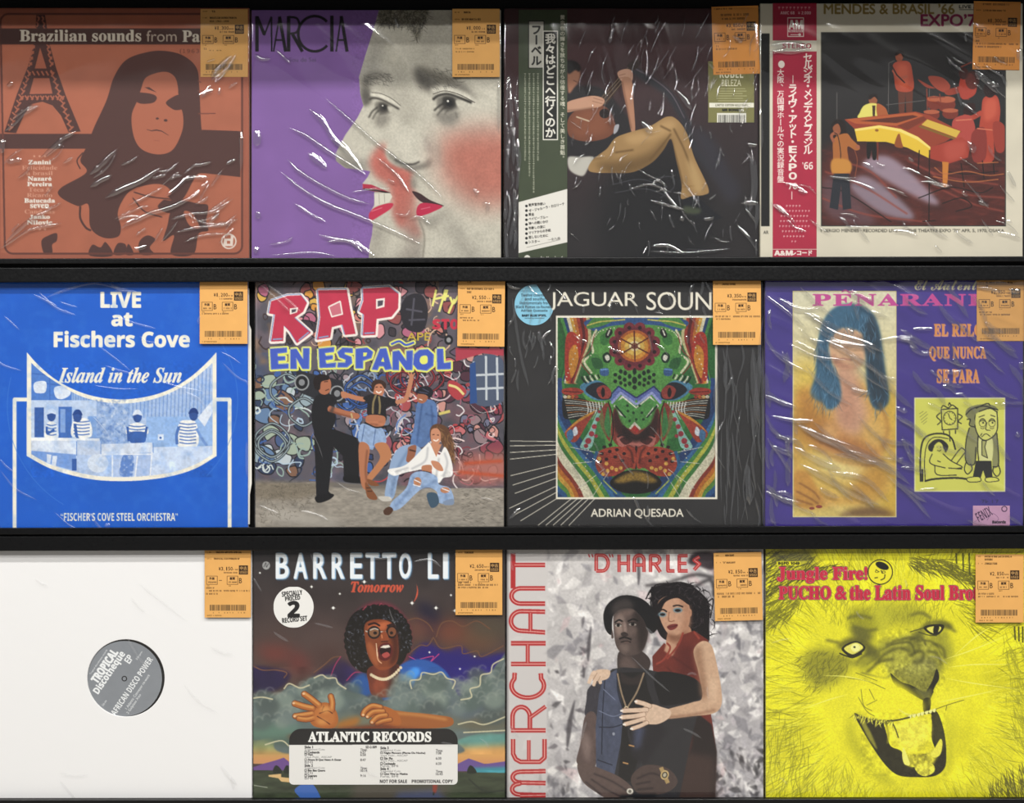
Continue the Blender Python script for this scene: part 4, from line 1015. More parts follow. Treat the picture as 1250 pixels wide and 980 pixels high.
def record_f():
    r = (311.5, 340, 615, 646)
    f = (300, 330, 2.969)
    s = Sheet(r, f, bg='57525a')
    g = np.random.default_rng(66)
    # the painted wall
    s.grain(20, 30, 960, 780, 0.8, 60, tint='2e3138'); s.grain(20, 30, 960, 780, 0.7, 70, tint='a2787c'); s.grain(20, 300, 460, 780, 0.9, 80, tint='3c5076'); s.grain(500, 280, 960, 780, 0.9, 80, tint='8d4a50'); s.grain(20, 30, 700, 360, 0.8, 60, tint='b07c48')
    def tangle(n, box, cols, w, L, seed, out=None):
        q = np.random.default_rng(seed)
        for _ in range(n):
            x, y = q.uniform(box[0], box[2]), q.uniform(box[1], box[3]); a = q.uniform(0, 6.28); c = q.normal(0, 1.4)
            P = []
            for _k in range(7):
                P += [x, y]; x += L * math.cos(a); y += L * math.sin(a); a += c * 0.6 + q.normal(0, .35)
            ww = w * q.uniform(.6, 1.3)
            if out: s.line(P, ww + 5, out, sm=1)
            s.line(P, ww, cols[q.integers(len(cols))], sm=1)
    def bubbles(n, box, cols, r0, seed, out='1c1c22'):
        q = np.random.default_rng(seed)
        for _ in range(n):
            x, y = q.uniform(box[0], box[2]), q.uniform(box[1], box[3]); R = r0 * q.uniform(.5, 1.3); k = q.integers(5, 8)
            P = [(x + R * q.uniform(.6, 1.2) * math.cos(t), y + R * q.uniform(.6, 1.2) * math.sin(t)) for t in np.linspace(0, 6.28, k, endpoint=False)]
            s.blob(np.array(P), cols[q.integers(len(cols))]); s.line(np.array(P), 4, out, sm=1, closed=1)
    bubbles(60, (36, 46, 760, 270), ['c78a3e', 'b9746a', 'a86078', '5c5560', 'c9a04c', '8a4b4a', '3a3238', 'c98a90'], 26, 1)
    bubbles(40, (36, 330, 240, 760), ['5f7a9c', '9aa896', '44577e', 'b5bfc4', '7a5a48', '2e3a54', '8fa0a8'], 32, 2); bubbles(46, (230, 350, 640, 720), ['3f5f9c', '6c7484', '8a4a58', '5a6a90', '2c3a60', '9a8a90', '343038'], 26, 3)
    bubbles(90, (540, 290, 930, 760), ['a04a4c', 'b8686a', '7d3a48', '8a7478', 'c08a80', '5c4a5c', '4a2c38', '6a6a80'], 24, 4)
    tangle(60, (30, 330, 330, 740), ['c6d0d0', '3a5a96', '8fa49c', '1b1f2a', 'a9bccc', '25304a'], 5, 15, 5); tangle(120, (520, 290, 930, 760), ['e0c8c4', 'b03c40', '2a1a22', '7e3038', 'c8b0b4', '9c5c6c', '1a1218', 'd9d4d4'], 4, 12, 6)
    tangle(70, (280, 350, 640, 660), ['2f4f94', '8a93a4', '20242e', '9c4450', '5f7fb4', 'b4b8c0', '16181e'], 5, 14, 7); tangle(80, (40, 45, 770, 290), ['2b2526', '3a2c2c', '8c3e40', 'c9a890', '1c1a1e', '141215'], 4.5, 12, 8)
    for bx, col, n, sd in (((40, 380, 230, 660), '9fb0b4', 5, 91), ((560, 380, 740, 560), 'a02c34', 4, 92), ((330, 370, 420, 520), '3560b0', 3, 93)):
        q = np.random.default_rng(sd)
        for _ in range(n):
            x, y = q.uniform(bx[0], bx[2]), q.uniform(bx[1], bx[3]); R = q.uniform(30, 52)
            P = [(x + R * math.cos(t) * (1 + .3 * math.cos(2 * t)), y + R * 1.2 * math.sin(t)) for t in np.linspace(0, 6.28, 9, endpoint=False)]
            s.line(np.array(P), 10, '1a1c22', sm=1, closed=1); s.line(np.array(P), 5, col, sm=1, closed=1, al=.8)
    s.poly([820, 330, 870, 305, 910, 310, 935, 340, 935, 470, 830, 480], '4a5468', sm=1); s.line([[826, 330, 830, 480], [870, 310, 872, 470], [910, 315, 912, 470], [826, 380, 935, 375], [826, 430, 935, 425]], 8, 'b9bfc4'); s.poly([812, 340, 832, 330, 838, 480, 812, 484], '2b4a80')
    s.blob([735, 400, 770, 408, 800, 440, 770, 470, 735, 440], 'a43a40'); s.line([735, 415, 765, 425, 790, 450], 9, 'd8c884', sm=1); s.line([700, 520, 740, 510], 10, 'c9b868')
    s.poly([760, 280, 935, 285, 935, 310, 860, 300, 760, 330], 'a33a48'); s.blob([560, 140, 590, 90, 640, 90, 660, 150, 640, 220, 580, 210], '26242a'); s.line([[580, 140, 640, 150], [590, 180, 650, 178], [610, 100, 600, 200]], 7, '4c4a54'); s.ell(735, 252, 16, 18, '17171b'); s.ell(735, 252, 8, 9, '8e8e90')
    s.text('N', 'APE', 584, 226, 668, 254, 'b9a03a', fat=.6)
    s.blob([760, 690, 935, 660, 940, 760, 780, 770], 'b06a5c', fe=20, al=.8); s.line([[790, 700, 930, 690], [770, 730, 935, 745]], 10, 'b8431f', fe=4, al=.8)
    s.line([[45, 715, 60, 705, 70, 725, 90, 705, 100, 722]], 4, 'c9d0cc', sm=1)
    # ground
    s.poly([20, 775, 300, 765, 320, 785, 600, 790, 960, 788, 960, 960, 20, 960], '8f887d'); s.poly([20, 760, 250, 768, 320, 790, 200, 830, 20, 830], '776e60', fe=8); s.grain(20, 760, 960, 950, 0.16, 16, 6, oct=4); s.grain(20, 820, 960, 950, 0.12, 200, 40)
    s.poly([300, 765, 640, 785, 640, 800, 300, 785], '6d675f', fe=3); s.blob([100, 860, 330, 905, 300, 930, 90, 900], 'a8a298', fe=20)
    p = inside([30, 770, 330, 790, 220, 880, 40, 920], 160, 9, 0); s.strands(p, g.uniform(0, 6.28, 160), 20, 2, '4c463c', .6, .4, 9); p = inside([760, 790, 940, 780, 940, 920, 780, 910], 120, 10, 0); s.strands(p, g.uniform(-.3, .3, 120), 22, 2.2, '4f4a42', .7, .3, 10)
    # boombox
    s.poly([182, 362, 352, 400, 362, 480, 300, 486, 190, 440], '24252a')
    for x, y in ((203, 406), (331, 446)): s.ell(x, y, 27, 29, '8f9294'); s.ell(x, y, 22, 24, '1a1b1e'); s.ell(x, y, 11, 12, '7d7f82')
    s.line([178, 360, 206, 352], 8, '2a2a2e')
    # man in black, left
    SK, SD = 'a5674a', '74432f'
    s.blob([246, 470, 270, 445, 305, 448, 330, 470, 318, 500, 326, 540, 300, 590, 250, 585, 238, 520], '17171a'); s.poly([246, 570, 320, 575, 400, 605, 416, 640, 410, 745, 430, 768, 356, 762, 352, 672, 318, 640, 300, 800, 316, 818, 256, 838, 252, 700], '151518', sm=0)
    s.blob([356, 745, 400, 742, 432, 766, 420, 772, 360, 766], '101012'); s.blob([252, 820, 296, 808, 320, 814, 300, 832, 262, 842], '0f0f11')
    s.blob([262, 396, 290, 384, 308, 402, 306, 436, 288, 450, 266, 440], SK); s.blob([246, 392, 268, 376, 300, 382, 300, 396, 274, 404, 268, 432, 250, 428], '1c1413'); s.line([[284, 404, 298, 402], [288, 436, 302, 430]], 3, '3a211a'); s.line([300, 500, 350, 515, 400, 528], 21, SK, sm=1); s.line([302, 508, 350, 524, 392, 534], 6, SD, sm=1, fe=2); s.ell(400, 528, 13, 11, SK); s.line([382, 518, 386, 536], 6, 'b8a070'); s.line([320, 486, 310, 514], 8, '2c2c30', fe=3)
    # woman with raised arm
    s.blob([462, 405, 480, 398, 500, 408, 500, 445, 484, 462, 464, 452], 'b5775a'); s.blob([455, 420, 462, 400, 486, 396, 508, 410, 504, 430, 490, 412, 470, 416, 462, 440], '38241c'); s.line([472, 438, 482, 444, 492, 438], 4, 'efe6da', sm=1); s.line([[470, 424, 478, 422], [486, 422, 494, 424]], 3, '2a1612')
    s.line([360, 450, 400, 462, 430, 468], 17, 'b07556', sm=1); s.blob([345, 440, 365, 442, 372, 460, 350, 462], 'b07556'); s.poly([425, 462, 460, 448, 510, 460, 545, 470, 548, 488, 510, 500, 508, 545, 460, 548, 440, 520, 440, 480], '1c1a1d', sm=1)
    s.line([545, 478, 580, 464, 598, 400, 600, 380], 16, 'b57a5c', sm=1); s.line([[596, 385, 588, 368], [600, 384, 600, 362], [604, 386, 612, 372]], 5, 'b57a5c'); s.blob([440, 526, 500, 528, 504, 556, 480, 572, 440, 560], 'a96c4e'); s.line([450, 556, 480, 560], 4, '7d4a34', fe=2); s.line([430, 552, 470, 570, 510, 566], 8, '1a1718', sm=1)
    s.line([[472, 450, 462, 480, 460, 520], [482, 456, 486, 490, 484, 520]], 7, '8a7a52', sm=1, al=.9)
    s.blob([422, 555, 470, 572, 496, 574, 508, 622, 470, 632, 456, 650, 412, 622, 408, 590], '8ba2c4'); s.line([[430, 560, 420, 620], [470, 575, 462, 635]], 4, '5b7298'); s.grain(405, 550, 510, 650, 0.14, 10)
    s.poly([412, 625, 448, 640, 440, 720, 442, 790, 420, 780, 410, 700], 'aa6e4e', sm=1); s.poly([466, 632, 508, 626, 528, 672, 500, 710, 446, 770, 438, 750, 486, 680], 'b0754f', sm=1); s.line([440, 650, 434, 720, 440, 780], 6, '7c4b34', sm=1, fe=2)
    s.blob([432, 770, 446, 780, 476, 822, 466, 832, 440, 820], '7a4a2c'); s.blob([440, 756, 470, 766, 482, 780, 450, 778], '7a4a2c'); s.line([[440, 800, 458, 800], [436, 788, 452, 788]], 4, '4b2c1a')
    # man in denim
    s.blob([622, 480, 650, 468, 686, 478, 694, 540, 680, 600, 640, 640, 598, 632, 610, 560], '55719f'); s.line([[640, 480, 628, 560, 620, 630], [672, 490, 676, 560, 660, 610], [650, 520, 690, 530]], 6, '3c5480', sm=1, fe=2); s.grain(596, 465, 700, 645, 0.12, 12)
    s.blob([622, 450, 640, 438, 660, 446, 656, 470, 640, 482, 622, 474], '9a6046'); s.blob([616, 444, 628, 424, 660, 420, 680, 440, 668, 462, 650, 450], '191820'); s.line([[626, 440, 660, 446], [640, 428, 664, 440]], 3, '4a4a60'); s.line([[612, 410, 622, 430], [604, 440, 614, 452]], 6, '8a5a44'); s.line([628, 466, 640, 470], 3, 'e2d8cc')
    s.poly([560, 640, 610, 632, 640, 660, 590, 700, 556, 740, 536, 822, 504, 820, 516, 740, 530, 680], '8aa0bf', sm=1); s.line([[590, 650, 550, 720, 526, 815]], 6, '5f7799', sm=1, fe=3); s.blob([590, 640, 618, 636, 606, 690, 582, 692, 586, 660], '8f5a42'); s.line([592, 650, 616, 656], 6, '4a2c20'); s.blob([480, 820, 520, 820, 528, 834, 496, 836], 'bdb8ae')
    # woman in white shirt, crouching
    s.blob([668, 575, 690, 556, 725, 566, 745, 600, 756, 660, 748, 700, 726, 660, 700, 610, 672, 620], '5a3c28'); s.strands(inside([690, 560, 750, 600, 756, 690, 720, 650], 60, 12), g.normal(1.3, .3, 60), 30, 3, '8a6440', .8, .3, 12)
    s.blob([672, 580, 692, 572, 706, 590, 704, 620, 688, 636, 672, 618], 'c08566'); s.line([[676, 596, 684, 594], [692, 596, 700, 597]], 3, '3a2018'); s.line([680, 614, 690, 618, 698, 612], 4, 'f0e6dc', sm=1)
    s.poly([650, 636, 668, 626, 700, 668, 722, 640, 745, 690, 748, 742, 716, 752, 700, 770, 672, 760, 668, 720, 590, 730, 536, 744, 516, 722, 580, 704], 'e4e2de', sm=1); s.line([[660, 640, 650, 690, 600, 720], [720, 660, 730, 700, 716, 748], [540, 730, 590, 715], [700, 680, 690, 750]], 6, 'b2b2b4', sm=1, fe=2); s.poly([668, 626, 710, 630, 690, 676], 'bd8262'); s.blob([672, 690, 700, 696, 716, 724, 700, 726, 680, 712], 'bd8262'); s.blob([640, 708, 672, 706, 670, 730, 640, 726], 'b07656'); s.line([640, 728, 668, 734], 6, '2c241e')
    s.poly([600, 740, 640, 728, 690, 745, 700, 775, 740, 790, 752, 840, 700, 842, 690, 800, 640, 790, 560, 862, 524, 866, 530, 838, 580, 790], '8ea5c6', sm=1); s.line([[610, 745, 590, 800, 540, 855], [690, 760, 660, 780, 630, 790], [720, 790, 730, 840]], 6, '647ca2', sm=1, fe=3); s.ell(622, 766, 14, 17, 'b27a58'); s.ell(722, 796, 17, 11, 'b27a58'); s.line([[610, 758, 634, 770], [606, 776, 634, 784], [710, 790, 738, 800]], 3, 'dfe3e8'); s.grain(520, 725, 755, 868, 0.12, 10)
    s.blob([500, 868, 520, 856, 534, 868, 520, 886, 502, 884], '4a3022'); s.poly([656, 810, 690, 808, 700, 840, 686, 858, 668, 856], '3a5062', sm=1); s.blob([716, 838, 750, 828, 752, 848, 722, 850], '7888a0')
    # lettering
    def face(polys, base, border, shade, wd):
        for p in polys: s.line(p, wd * 2, border, closed=1)
        for p in polys: s.poly(p, base)
    red, cream, blu = 'b5324a', 'e6dcd4', '7f93b8'
    Rr = [[92, 112, 152, 92, 200, 90, 222, 118, 208, 150, 176, 172, 236, 226, 186, 264, 160, 222, 138, 200, 136, 256, 92, 258, 106, 160, 84, 156]]
    Aa = [[262, 72, 366, 70, 380, 150, 398, 230, 360, 234, 350, 196, 312, 206, 306, 244, 258, 252, 270, 170]]
    Pp = [[424, 66, 520, 60, 554, 86, 552, 138, 528, 168, 474, 176, 470, 234, 424, 236, 428, 160, 412, 150, 426, 110]]
    for L in (Rr, Aa, Pp): s.line(L[0], 17, cream, closed=1); s.poly(L[0], cream)
    for L in (Rr, Aa, Pp): s.line([v - (4 if i % 2 else 3) for i, v in enumerate(L[0])], 4, blu, closed=1); s.poly(L[0], red); s.grain(80, 60, 560, 260, 0.03, 30)
    s.poly([160, 138, 190, 134, 186, 152, 160, 160], cream); s.poly([166, 142, 184, 140, 180, 150, 166, 154], '4c4450'); s.poly([300, 130, 340, 110, 350, 160, 312, 168], 'c06a78'); s.line([300, 132, 342, 112, 350, 158, 312, 168], 5, cream, closed=1); s.poly([472, 104, 504, 100, 502, 132, 472, 140], cream); s.poly([478, 110, 498, 108, 496, 126, 478, 132], '4c4450')
    s.line([[98, 250, 132, 248], [264, 244, 300, 238], [430, 228, 466, 226], [192, 254, 228, 224]], 5, blu)
    yel, bl = 'd9dc6a', '3f57b4'
    E_ = [[88, 284, 150, 280, 150, 298, 116, 302, 116, 312, 144, 312, 144, 326, 118, 328, 118, 340, 156, 338, 156, 356, 92, 360], [162, 286, 184, 284, 208, 322, 208, 282, 232, 282, 230, 358, 206, 358, 184, 318, 186, 358, 162, 358], [264, 284, 322, 278, 320, 296, 288, 300, 290, 310, 316, 308, 316, 322, 290, 326, 292, 338, 328, 334, 326, 352, 268, 354],
          [388, 282, 350, 280, 332, 296, 340, 316, 362, 324, 360, 334, 334, 334, 332, 352, 368, 352, 386, 336, 384, 314, 358, 304, 360, 298, 388, 300], [398, 284, 440, 280, 462, 296, 456, 318, 426, 328, 426, 356, 398, 356], [486, 284, 510, 282, 530, 358, 506, 362, 500, 348, 484, 348, 478, 362, 456, 360], [532, 294, 556, 290, 582, 328, 582, 292, 606, 290, 604, 362, 582, 362, 556, 326, 556, 362, 532, 362], [628, 288, 660, 286, 682, 306, 680, 346, 656, 364, 622, 360, 606, 340, 610, 304], [692, 284, 716, 284, 718, 336, 744, 332, 744, 358, 694, 360]]
    for p in E_: s.line(p, 13, yel, closed=1)
    for p in E_: s.poly(p, bl); s.line([v - 2 for v in p], 2, '7d90d4', closed=1, al=.7)
    s.blob([636, 312, 656, 310, 658, 334, 640, 340, 630, 328], yel); s.poly([426, 298, 440, 298, 436, 310, 426, 312], yel); s.poly([490, 330, 498, 314, 502, 332], yel); s.line([524, 268, 556, 256, 580, 270, 612, 260], 17, yel, sm=1); s.line([526, 268, 556, 257, 580, 270, 610, 261], 8, bl, sm=1)
    s.line([[690, 70, 676, 130], [730, 70, 720, 110], [684, 104, 736, 92], [724, 70, 700, 150], [740, 96, 752, 120, 770, 92], [756, 104, 734, 156], [770, 100, 778, 120, 800, 96]], 8, 'dcd878', sm=1)
    for i, c in enumerate('STORY'): s.text('B', c, 678 + i * 32, 178, 704 + i * 32, 212, 'b83244', fat=2)
    root = record('graffiti record with four dancing people and thick red and blue lettering', r)
    cover(root, s)
    price_label(root, 558.8, 423, '2,550', [(11, 4.6, 'V.A.'), (-11, 13, 'RAP EN ESPANOL HIP HOP S'), (11, 17.2, 'TORY')], [(3, 48.5, 15, 1.6), (3, 51.6, 23, 1.6)], yd=-0.0036, seed=16, w=57.4, rot=0.7)
    cr = [([45, 42, 120, 110, 160, 150], 4, .8), ([66, 42, 130, 90, 200, 150], 4, .7), ([200, 870, 260, 885, 300, 905], 4, .6), ([40, 60, 42, 300], 3, .6), ([50, 850, 120, 880], 3, .5), ([940, 300, 940, 600], 3, .6)] + scatter_creases(4, (60, 400, 900, 900), 35, 20, 90, 2, .2, 61)
    film(root, (310.9, 339.4, 616.6, 646), f, [(-0.35, 120, 50, 40)], cr, BAG, SOFT_FOLD, seed=7)

def record_g():
    r = (619.5, 340, 929.5, 646)
    f = (615, 330, 2.969)
    s = Sheet(r, f, bg='2b2a2a')
    s.grain(0, 30, 960, 960, 0.08, 80)
    W = 'e2dccb'
    # rays
    g = np.random.default_rng(4)
    for (x0, y0, x1, y1) in ((22, 618, 352, 622), (22, 636, 356, 630), (22, 660, 356, 640), (22, 684, 350, 650), (24, 744, 352, 664), (32, 778, 356, 676), (40, 808, 360, 690), (20, 862, 364, 700), (42, 884, 366, 710), (60, 908, 372, 716), (124, 924, 376, 722), (152, 924, 384, 728), (178, 924, 394, 732), (206, 924, 402, 736), (236, 924, 412, 742)):
        s.line([x0, y0, x1, y1], 2.0, W)
    s.rectg(189, 164, 774, 829, W); s.rectg(195, 171, 766, 822, '2f6a35')
    s.clip = s.mask([195, 171, 766, 171, 766, 822, 195, 822])
    cx = 480.0
    def m(p): return [(2 * cx - v if i % 2 == 0 else v) for i, v in enumerate(p)]
    def sy(p, c, **k):
        s.blob(p, c, **k); s.blob(m(p), c, **k)
    def sl(p, w, c, **k):
        k.setdefault('sm', 1)
        q = p if isinstance(p[0], list) else [p]
        s.line(q + [m(v) for v in q], w, c, **k)
    # flowing outer bands, from the edge inwards
    for i, c in enumerate(('2c5a30', '4a8a44', '27406e', 'e0d8b8', 'd0a040', 'c07030', '9c3a2c', '5a2024', '9c3a2c', 'c9c08c', '3a6a3c')):
        sl([196 + i * 12, 164, 222 + i * 10, 250, 224 + i * 7, 330, 206 + i * 6, 410], 13, c)
    sl([200, 390, 204, 480, 200, 560, 204, 640], 22, '2b4a80'); sl([214, 400, 218, 470, 214, 560, 226, 640], 9, '4a8a44')
    for i in range(7, -6, -1):
        c = {-5: '27406e', -4: '3a6a9a', -3: '4a8a44', -2: 'b7b84a', -1: '3f7a3c', 0: 'e0dabd', 1: 'e0dabd', 2: '8c3a2c', 3: 'c0702c', 4: 'd0a040', 5: '5a8a3c', 6: '2f5a8c', 7: '1f3c6a'}[i]
        sl([180, 556 + i * 26, 214 - i * 2, 655 + i * 22, 262 - i * 5, 722 + i * 16, 300 - i * 11, 775 + i * 11, 330 - i * 20, 836], 27, c)
    sy([340, 172, 480, 168, 480, 215, 400, 205, 330, 220, 290, 190], '35588c'); sy([330, 172, 400, 176, 360, 200, 300, 210], '4f8a44'); sl([300, 200, 350, 186, 400, 182, 440, 178], 5, 'c9c060')
    # head
    head = [480, 196, 400, 200, 350, 215, 322, 250, 318, 300, 290, 330, 320, 372, 310, 400, 276, 420, 300, 470, 340, 490, 360, 560, 372, 640, 400, 700, 480, 740]
    s.blob(head[:2] + head[2:] + [v for i in range(len(head) - 4, 1, -2) for v in (2 * cx - head[i], head[i + 1])], '5c9a4a')
    sl([336, 215, 318, 255, 322, 300, 292, 330, 318, 372], 8, 'd9d8b0'); sl([330, 230, 312, 290, 280, 330, 312, 378], 3, '8a2c2c')
    sy([316, 300, 344, 310, 376, 340, 372, 376, 330, 372, 304, 340], '4c8a44'); sy([318, 318, 350, 322, 360, 350, 330, 356], '2d5f34'); sy([226, 240, 262, 230, 280, 300, 250, 360, 236, 400, 222, 380], 'b0392c'); sy([236, 300, 262, 270, 270, 330, 244, 390], 'cf8a34')
    sy([350, 240, 372, 226, 386, 250, 372, 270, 352, 266], '3c7a3c'); sy([372, 222, 386, 208, 394, 226, 380, 244, 368, 240], '151a17'); sl([376, 236, 384, 216], 5, 'e6e2d4')
    sy([358, 308, 376, 296, 390, 314, 382, 334, 364, 332], '16301f'); sy([366, 312, 378, 306, 384, 320, 374, 328], 'e4e0d2'); sy([350, 358, 378, 356, 378, 380, 352, 380], '3b5f92'); sl([350, 360, 378, 358], 5, '6f9ad0')
    # flower on the brow
    for k in range(12):
        t = k * 2 * math.pi / 12 + .26; s.ell(474 + 74 * math.cos(t), 276 + 70 * math.sin(t), 21, 20, '7c2f38')
    s.ell(474, 276, 74, 70, '6b2a34')
    for k in range(12):
        t = k * 2 * math.pi / 12 + .26; s.ell(474 + 75 * math.cos(t), 277 + 71 * math.sin(t), 7, 7, '2c1218')
    s.ell(474, 274, 60, 58, 'b5602c'); s.ell(474, 274, 50, 48, 'd09038'); s.ell(474, 274, 36, 34, 'e0b85a'); s.ell(474, 274, 20, 18, 'f0e0a8')
    for k in range(6):
        t = k * math.pi / 3 + 0.5; s.line([474, 274, 474 + 58 * math.cos(t), 274 + 56 * math.sin(t)], 5, '5a2420')
    for k in range(12):
        t = k * math.pi / 6; s.ell(474 + 10 * math.cos(t), 274 + 9 * math.sin(t), 2.6, 2.6, '6a3020')
    # forehead spots
    for (x, y, a, b) in ((474, 366, 7, 12), (474, 398, 9, 13), (456, 384, 7, 9), (440, 372, 7, 9), (424, 366, 7, 8), (438, 396, 7, 8), (420, 388, 7, 8), (404, 378, 7, 7), (456, 410, 7, 8), (404, 402, 7, 7), (424, 408, 6, 7), (474, 424, 8, 8), (440, 416, 6, 6)):
        s.ell(x, y, a, b, '1a2b1e'); s.ell(2 * 474 - x, y, a, b, '1a2b1e')
    # chevrons between the eyes
    sl([386, 470, 420, 430, 478, 470], 16, '6270b0', sm=0); sl([390, 482, 424, 444, 480, 486], 9, '9aa4d6', sm=0); sl([400, 494, 430, 458, 480, 500], 7, 'e6e2d6', sm=0); sl([378, 460, 416, 420, 480, 462], 5, '27306a', sm=0)
    s.poly([400, 480, 432, 462, 480, 500, 528, 462, 556, 480, 540, 530, 480, 590, 420, 530], '4f9047'); s.poly([406, 492, 440, 532, 420, 524], 'e6e2d4'); s.poly([544, 492, 514, 532, 534, 524], 'e6e2d4'); sl([404, 490, 442, 534], 6, '17301e', sm=0)
    for x, y in ((448, 490), (470, 516), (492, 490), (450, 510), (500, 516), (480, 540), (456, 545), (506, 540)): s.ell(x, y, 5, 5, '1b3a20')
    s.poly([452, 574, 474, 548, 498, 574, 476, 600], 'd9d4c0'); s.poly([458, 578, 474, 560, 492, 578, 476, 596], 'a8302c')
    # eyes and lashes
    sy([276, 424, 300, 404, 346, 400, 384, 430, 392, 462, 350, 472, 310, 460], '4f86a6'); sy([296, 436, 320, 410, 360, 408, 390, 440, 384, 466, 340, 466], '20242c'); sy([338, 428, 364, 416, 388, 436, 382, 462, 354, 464, 340, 448], '9a4038'); sy([358, 424, 366, 434, 366, 452, 358, 460, 352, 442], '1a1012')
    for i in range(7):
        sl([[300 + i * 8, 410 - i * 3, 288 + i * 9, 398 - i * 3, 282 + i * 10, 384 - i * 1]], 5, 'e0dcc8' if i % 2 else '15181c')
    # dark scratch fields at the cheeks
    sy([216, 452, 260, 458, 330, 480, 372, 500, 330, 520, 290, 540, 250, 540, 216, 530], '1d1d1d')
    for i in range(9): sl([218 + i * 2, 462 + i * 9, 280, 470 + i * 7, 364 - i * 6, 484 + i * 6], 2.6, 'c9c8bc' if i % 3 else 'a86a34')
    for i in range(7): sl([300 + i * 11, 476, 306 + i * 10, 506, 296 + i * 8, 540], 3.5, 'e4e2d8')
    for x, c in ((222, 'd9d0b8'), (236, 'c9a86a'), (250, 'b85a30'), (264, '9a3a2c')): s.ell(x, 458, 7, 6, c); s.ell(2 * cx - x, 458, 7, 6, c)
    sy([214, 430, 260, 425, 290, 440, 260, 452, 216, 448], 'a23c2e'); sl([216, 438, 284, 442], 3, '4a1a18')
    # cheeks
    sy([372, 480, 388, 500, 386, 560, 384, 620, 350, 560, 352, 510], '8a3a2e'); sy([378, 492, 386, 560, 382, 606, 364, 560], '3f7a44'); sy([354, 500, 366, 560, 372, 610, 340, 600, 300, 560, 330, 520], '5c9a52', al=.5); sy([352, 500, 336, 560, 318, 640, 276, 640, 310, 580, 336, 520], '8fc0b4')
    for x, y, a in ((340, 540, 8), (328, 566, 9), (318, 592, 10), (306, 618, 11), (334, 600, 7), (298, 636, 8), (346, 512, 6)): s.ell(x, y, a, a, '9a3540'); s.ell(2 * cx - x, y, a, a, '9a3540')
    sy([222, 586, 260, 548, 300, 530, 330, 510, 300, 560, 262, 620, 232, 612], 'a04030'); sy([222, 588, 262, 556, 320, 520, 330, 508, 270, 540], 'd0903c'); sy([250, 580, 262, 566, 268, 590, 254, 600], 'd9e0e8'); sy([228, 590, 246, 576, 252, 604, 236, 620], '46719a')
    # muzzle
    sy([480, 590, 430, 560, 404, 500, 392, 540, 390, 600, 420, 640, 480, 660], '8d3a2e'); s.blob([430, 560, 480, 596, 530, 560, 520, 620, 480, 640, 440, 620], '3f2a26'); sy([410, 604, 440, 594, 480, 608, 480, 640, 452, 632, 426, 642, 412, 624], 'b36a60'); sy([420, 612, 446, 604, 466, 618, 440, 632], '4a2422')
    sl([412, 604, 430, 596, 462, 604, 480, 612], 7, '2a1818'); s.line([480, 636, 478, 720], 8, '2a1616')
    sy([476, 650, 440, 640, 390, 640, 340, 660, 330, 710, 360, 744, 410, 742, 450, 716, 476, 716], 'a0402f'); sy([400, 660, 440, 660, 470, 690, 440, 710, 400, 700], 'b2523a', fe=10)
    for i in range(14): sl([340 + i * 2, 660 + i * 6, 400, 664 + i * 5, 470, 684 + i * 2], 2, '7a2c24')
    for x, y in ((386, 632), (364, 640), (410, 650), (384, 656), (356, 664), (436, 664), (404, 676), (372, 684), (430, 690), (350, 692)): s.ell(x, y, 7, 6, '2b1416'); s.ell(2 * cx - x, y, 7, 6, '2b1416')
    for x, y in ((360, 738), (376, 726), (392, 716), (408, 722), (424, 716), (372, 700), (346, 682)): s.ell(x, y, 7, 7, 'dba850'); s.ell(2 * cx - x, y, 7, 7, 'dba850')
    sl([[356, 664, 240, 640], [352, 690, 250, 700], [364, 720, 270, 790], [380, 730, 320, 822]], 2, 'e6e2d4', sm=0)
    s.blob([384, 770, 420, 735, 478, 722, 540, 735, 572, 770, 540, 800, 478, 810, 418, 800], '17140f'); s.blob([400, 764, 440, 738, 478, 728, 520, 738, 556, 764, 520, 770, 478, 762, 430, 770], '9a7a34', fe=4); s.grain(390, 725, 570, 775, 0.6, 4, tint='2b2010', poly=[400, 764, 440, 738, 478, 728, 520, 738, 556, 764, 478, 770], sm=1)
    sl([338, 655, 326, 705, 352, 755, 400, 802, 440, 824], 12, '2f5f88'); sl([360, 760, 410, 810], 4, 'b0b84c')
    sy([404, 496, 422, 540, 440, 575, 430, 600, 408, 590, 396, 550], '2a1a18', fe=4, al=.85); s.blob([440, 572, 480, 600, 520, 572, 526, 606, 480, 622, 434, 606], '241614', fe=4, al=.9)
    sl([378, 474, 392, 520, 396, 590, 384, 640], 4, '1c1210'); sl([446, 640, 462, 660, 470, 700], 5, '3a1a16', fe=1)
    # dotted trims
    D = []
    for q in ([336, 215, 318, 255, 322, 300, 292, 330, 318, 372], [250, 180, 268, 260, 244, 340, 222, 400], [330, 240, 350, 220, 400, 208], [306, 650, 296, 710, 330, 780]):
        c = catmull(q, False)
        for p in c[::2]: D.append(p)
    for p in D: s.ell(p[0], p[1], 2.4, 2.4, 'e9e4cc'); s.ell(2 * cx - p[0], p[1], 2.4, 2.4, 'e9e4cc')
    s.rectg(195, 171, 766, 822, 'cfcfcf', mode='mul'); s.grain(195, 171, 766, 822, 0.14, 4, oct=1); s.grain(195, 171, 766, 822, 0.08, 40)
    s.clip = None
    s.text('N', 'JAGUAR', 166, 78, 486, 146, W, track=.95); s.text('N', 'SOUND', 517, 78, 822, 144, W, track=.95); s.text('N', 'ADRIAN QUESADA', 316, 864, 651, 898, W, fat=.5)
    root = record('black record with a colourful patterned big-cat face in a white frame', r)
    cover(root, s)
    q = [(110 + 71 * math.cos(t), 125 + 74 * math.sin(t)) for t in np.linspace(-1.45, -6.0, 40)]
    k = Sheet((627.5, 347, 676, 398), f, 2.6, '86c3dc')
    k.grain(30, 50, 190, 200, 0.03, 30)
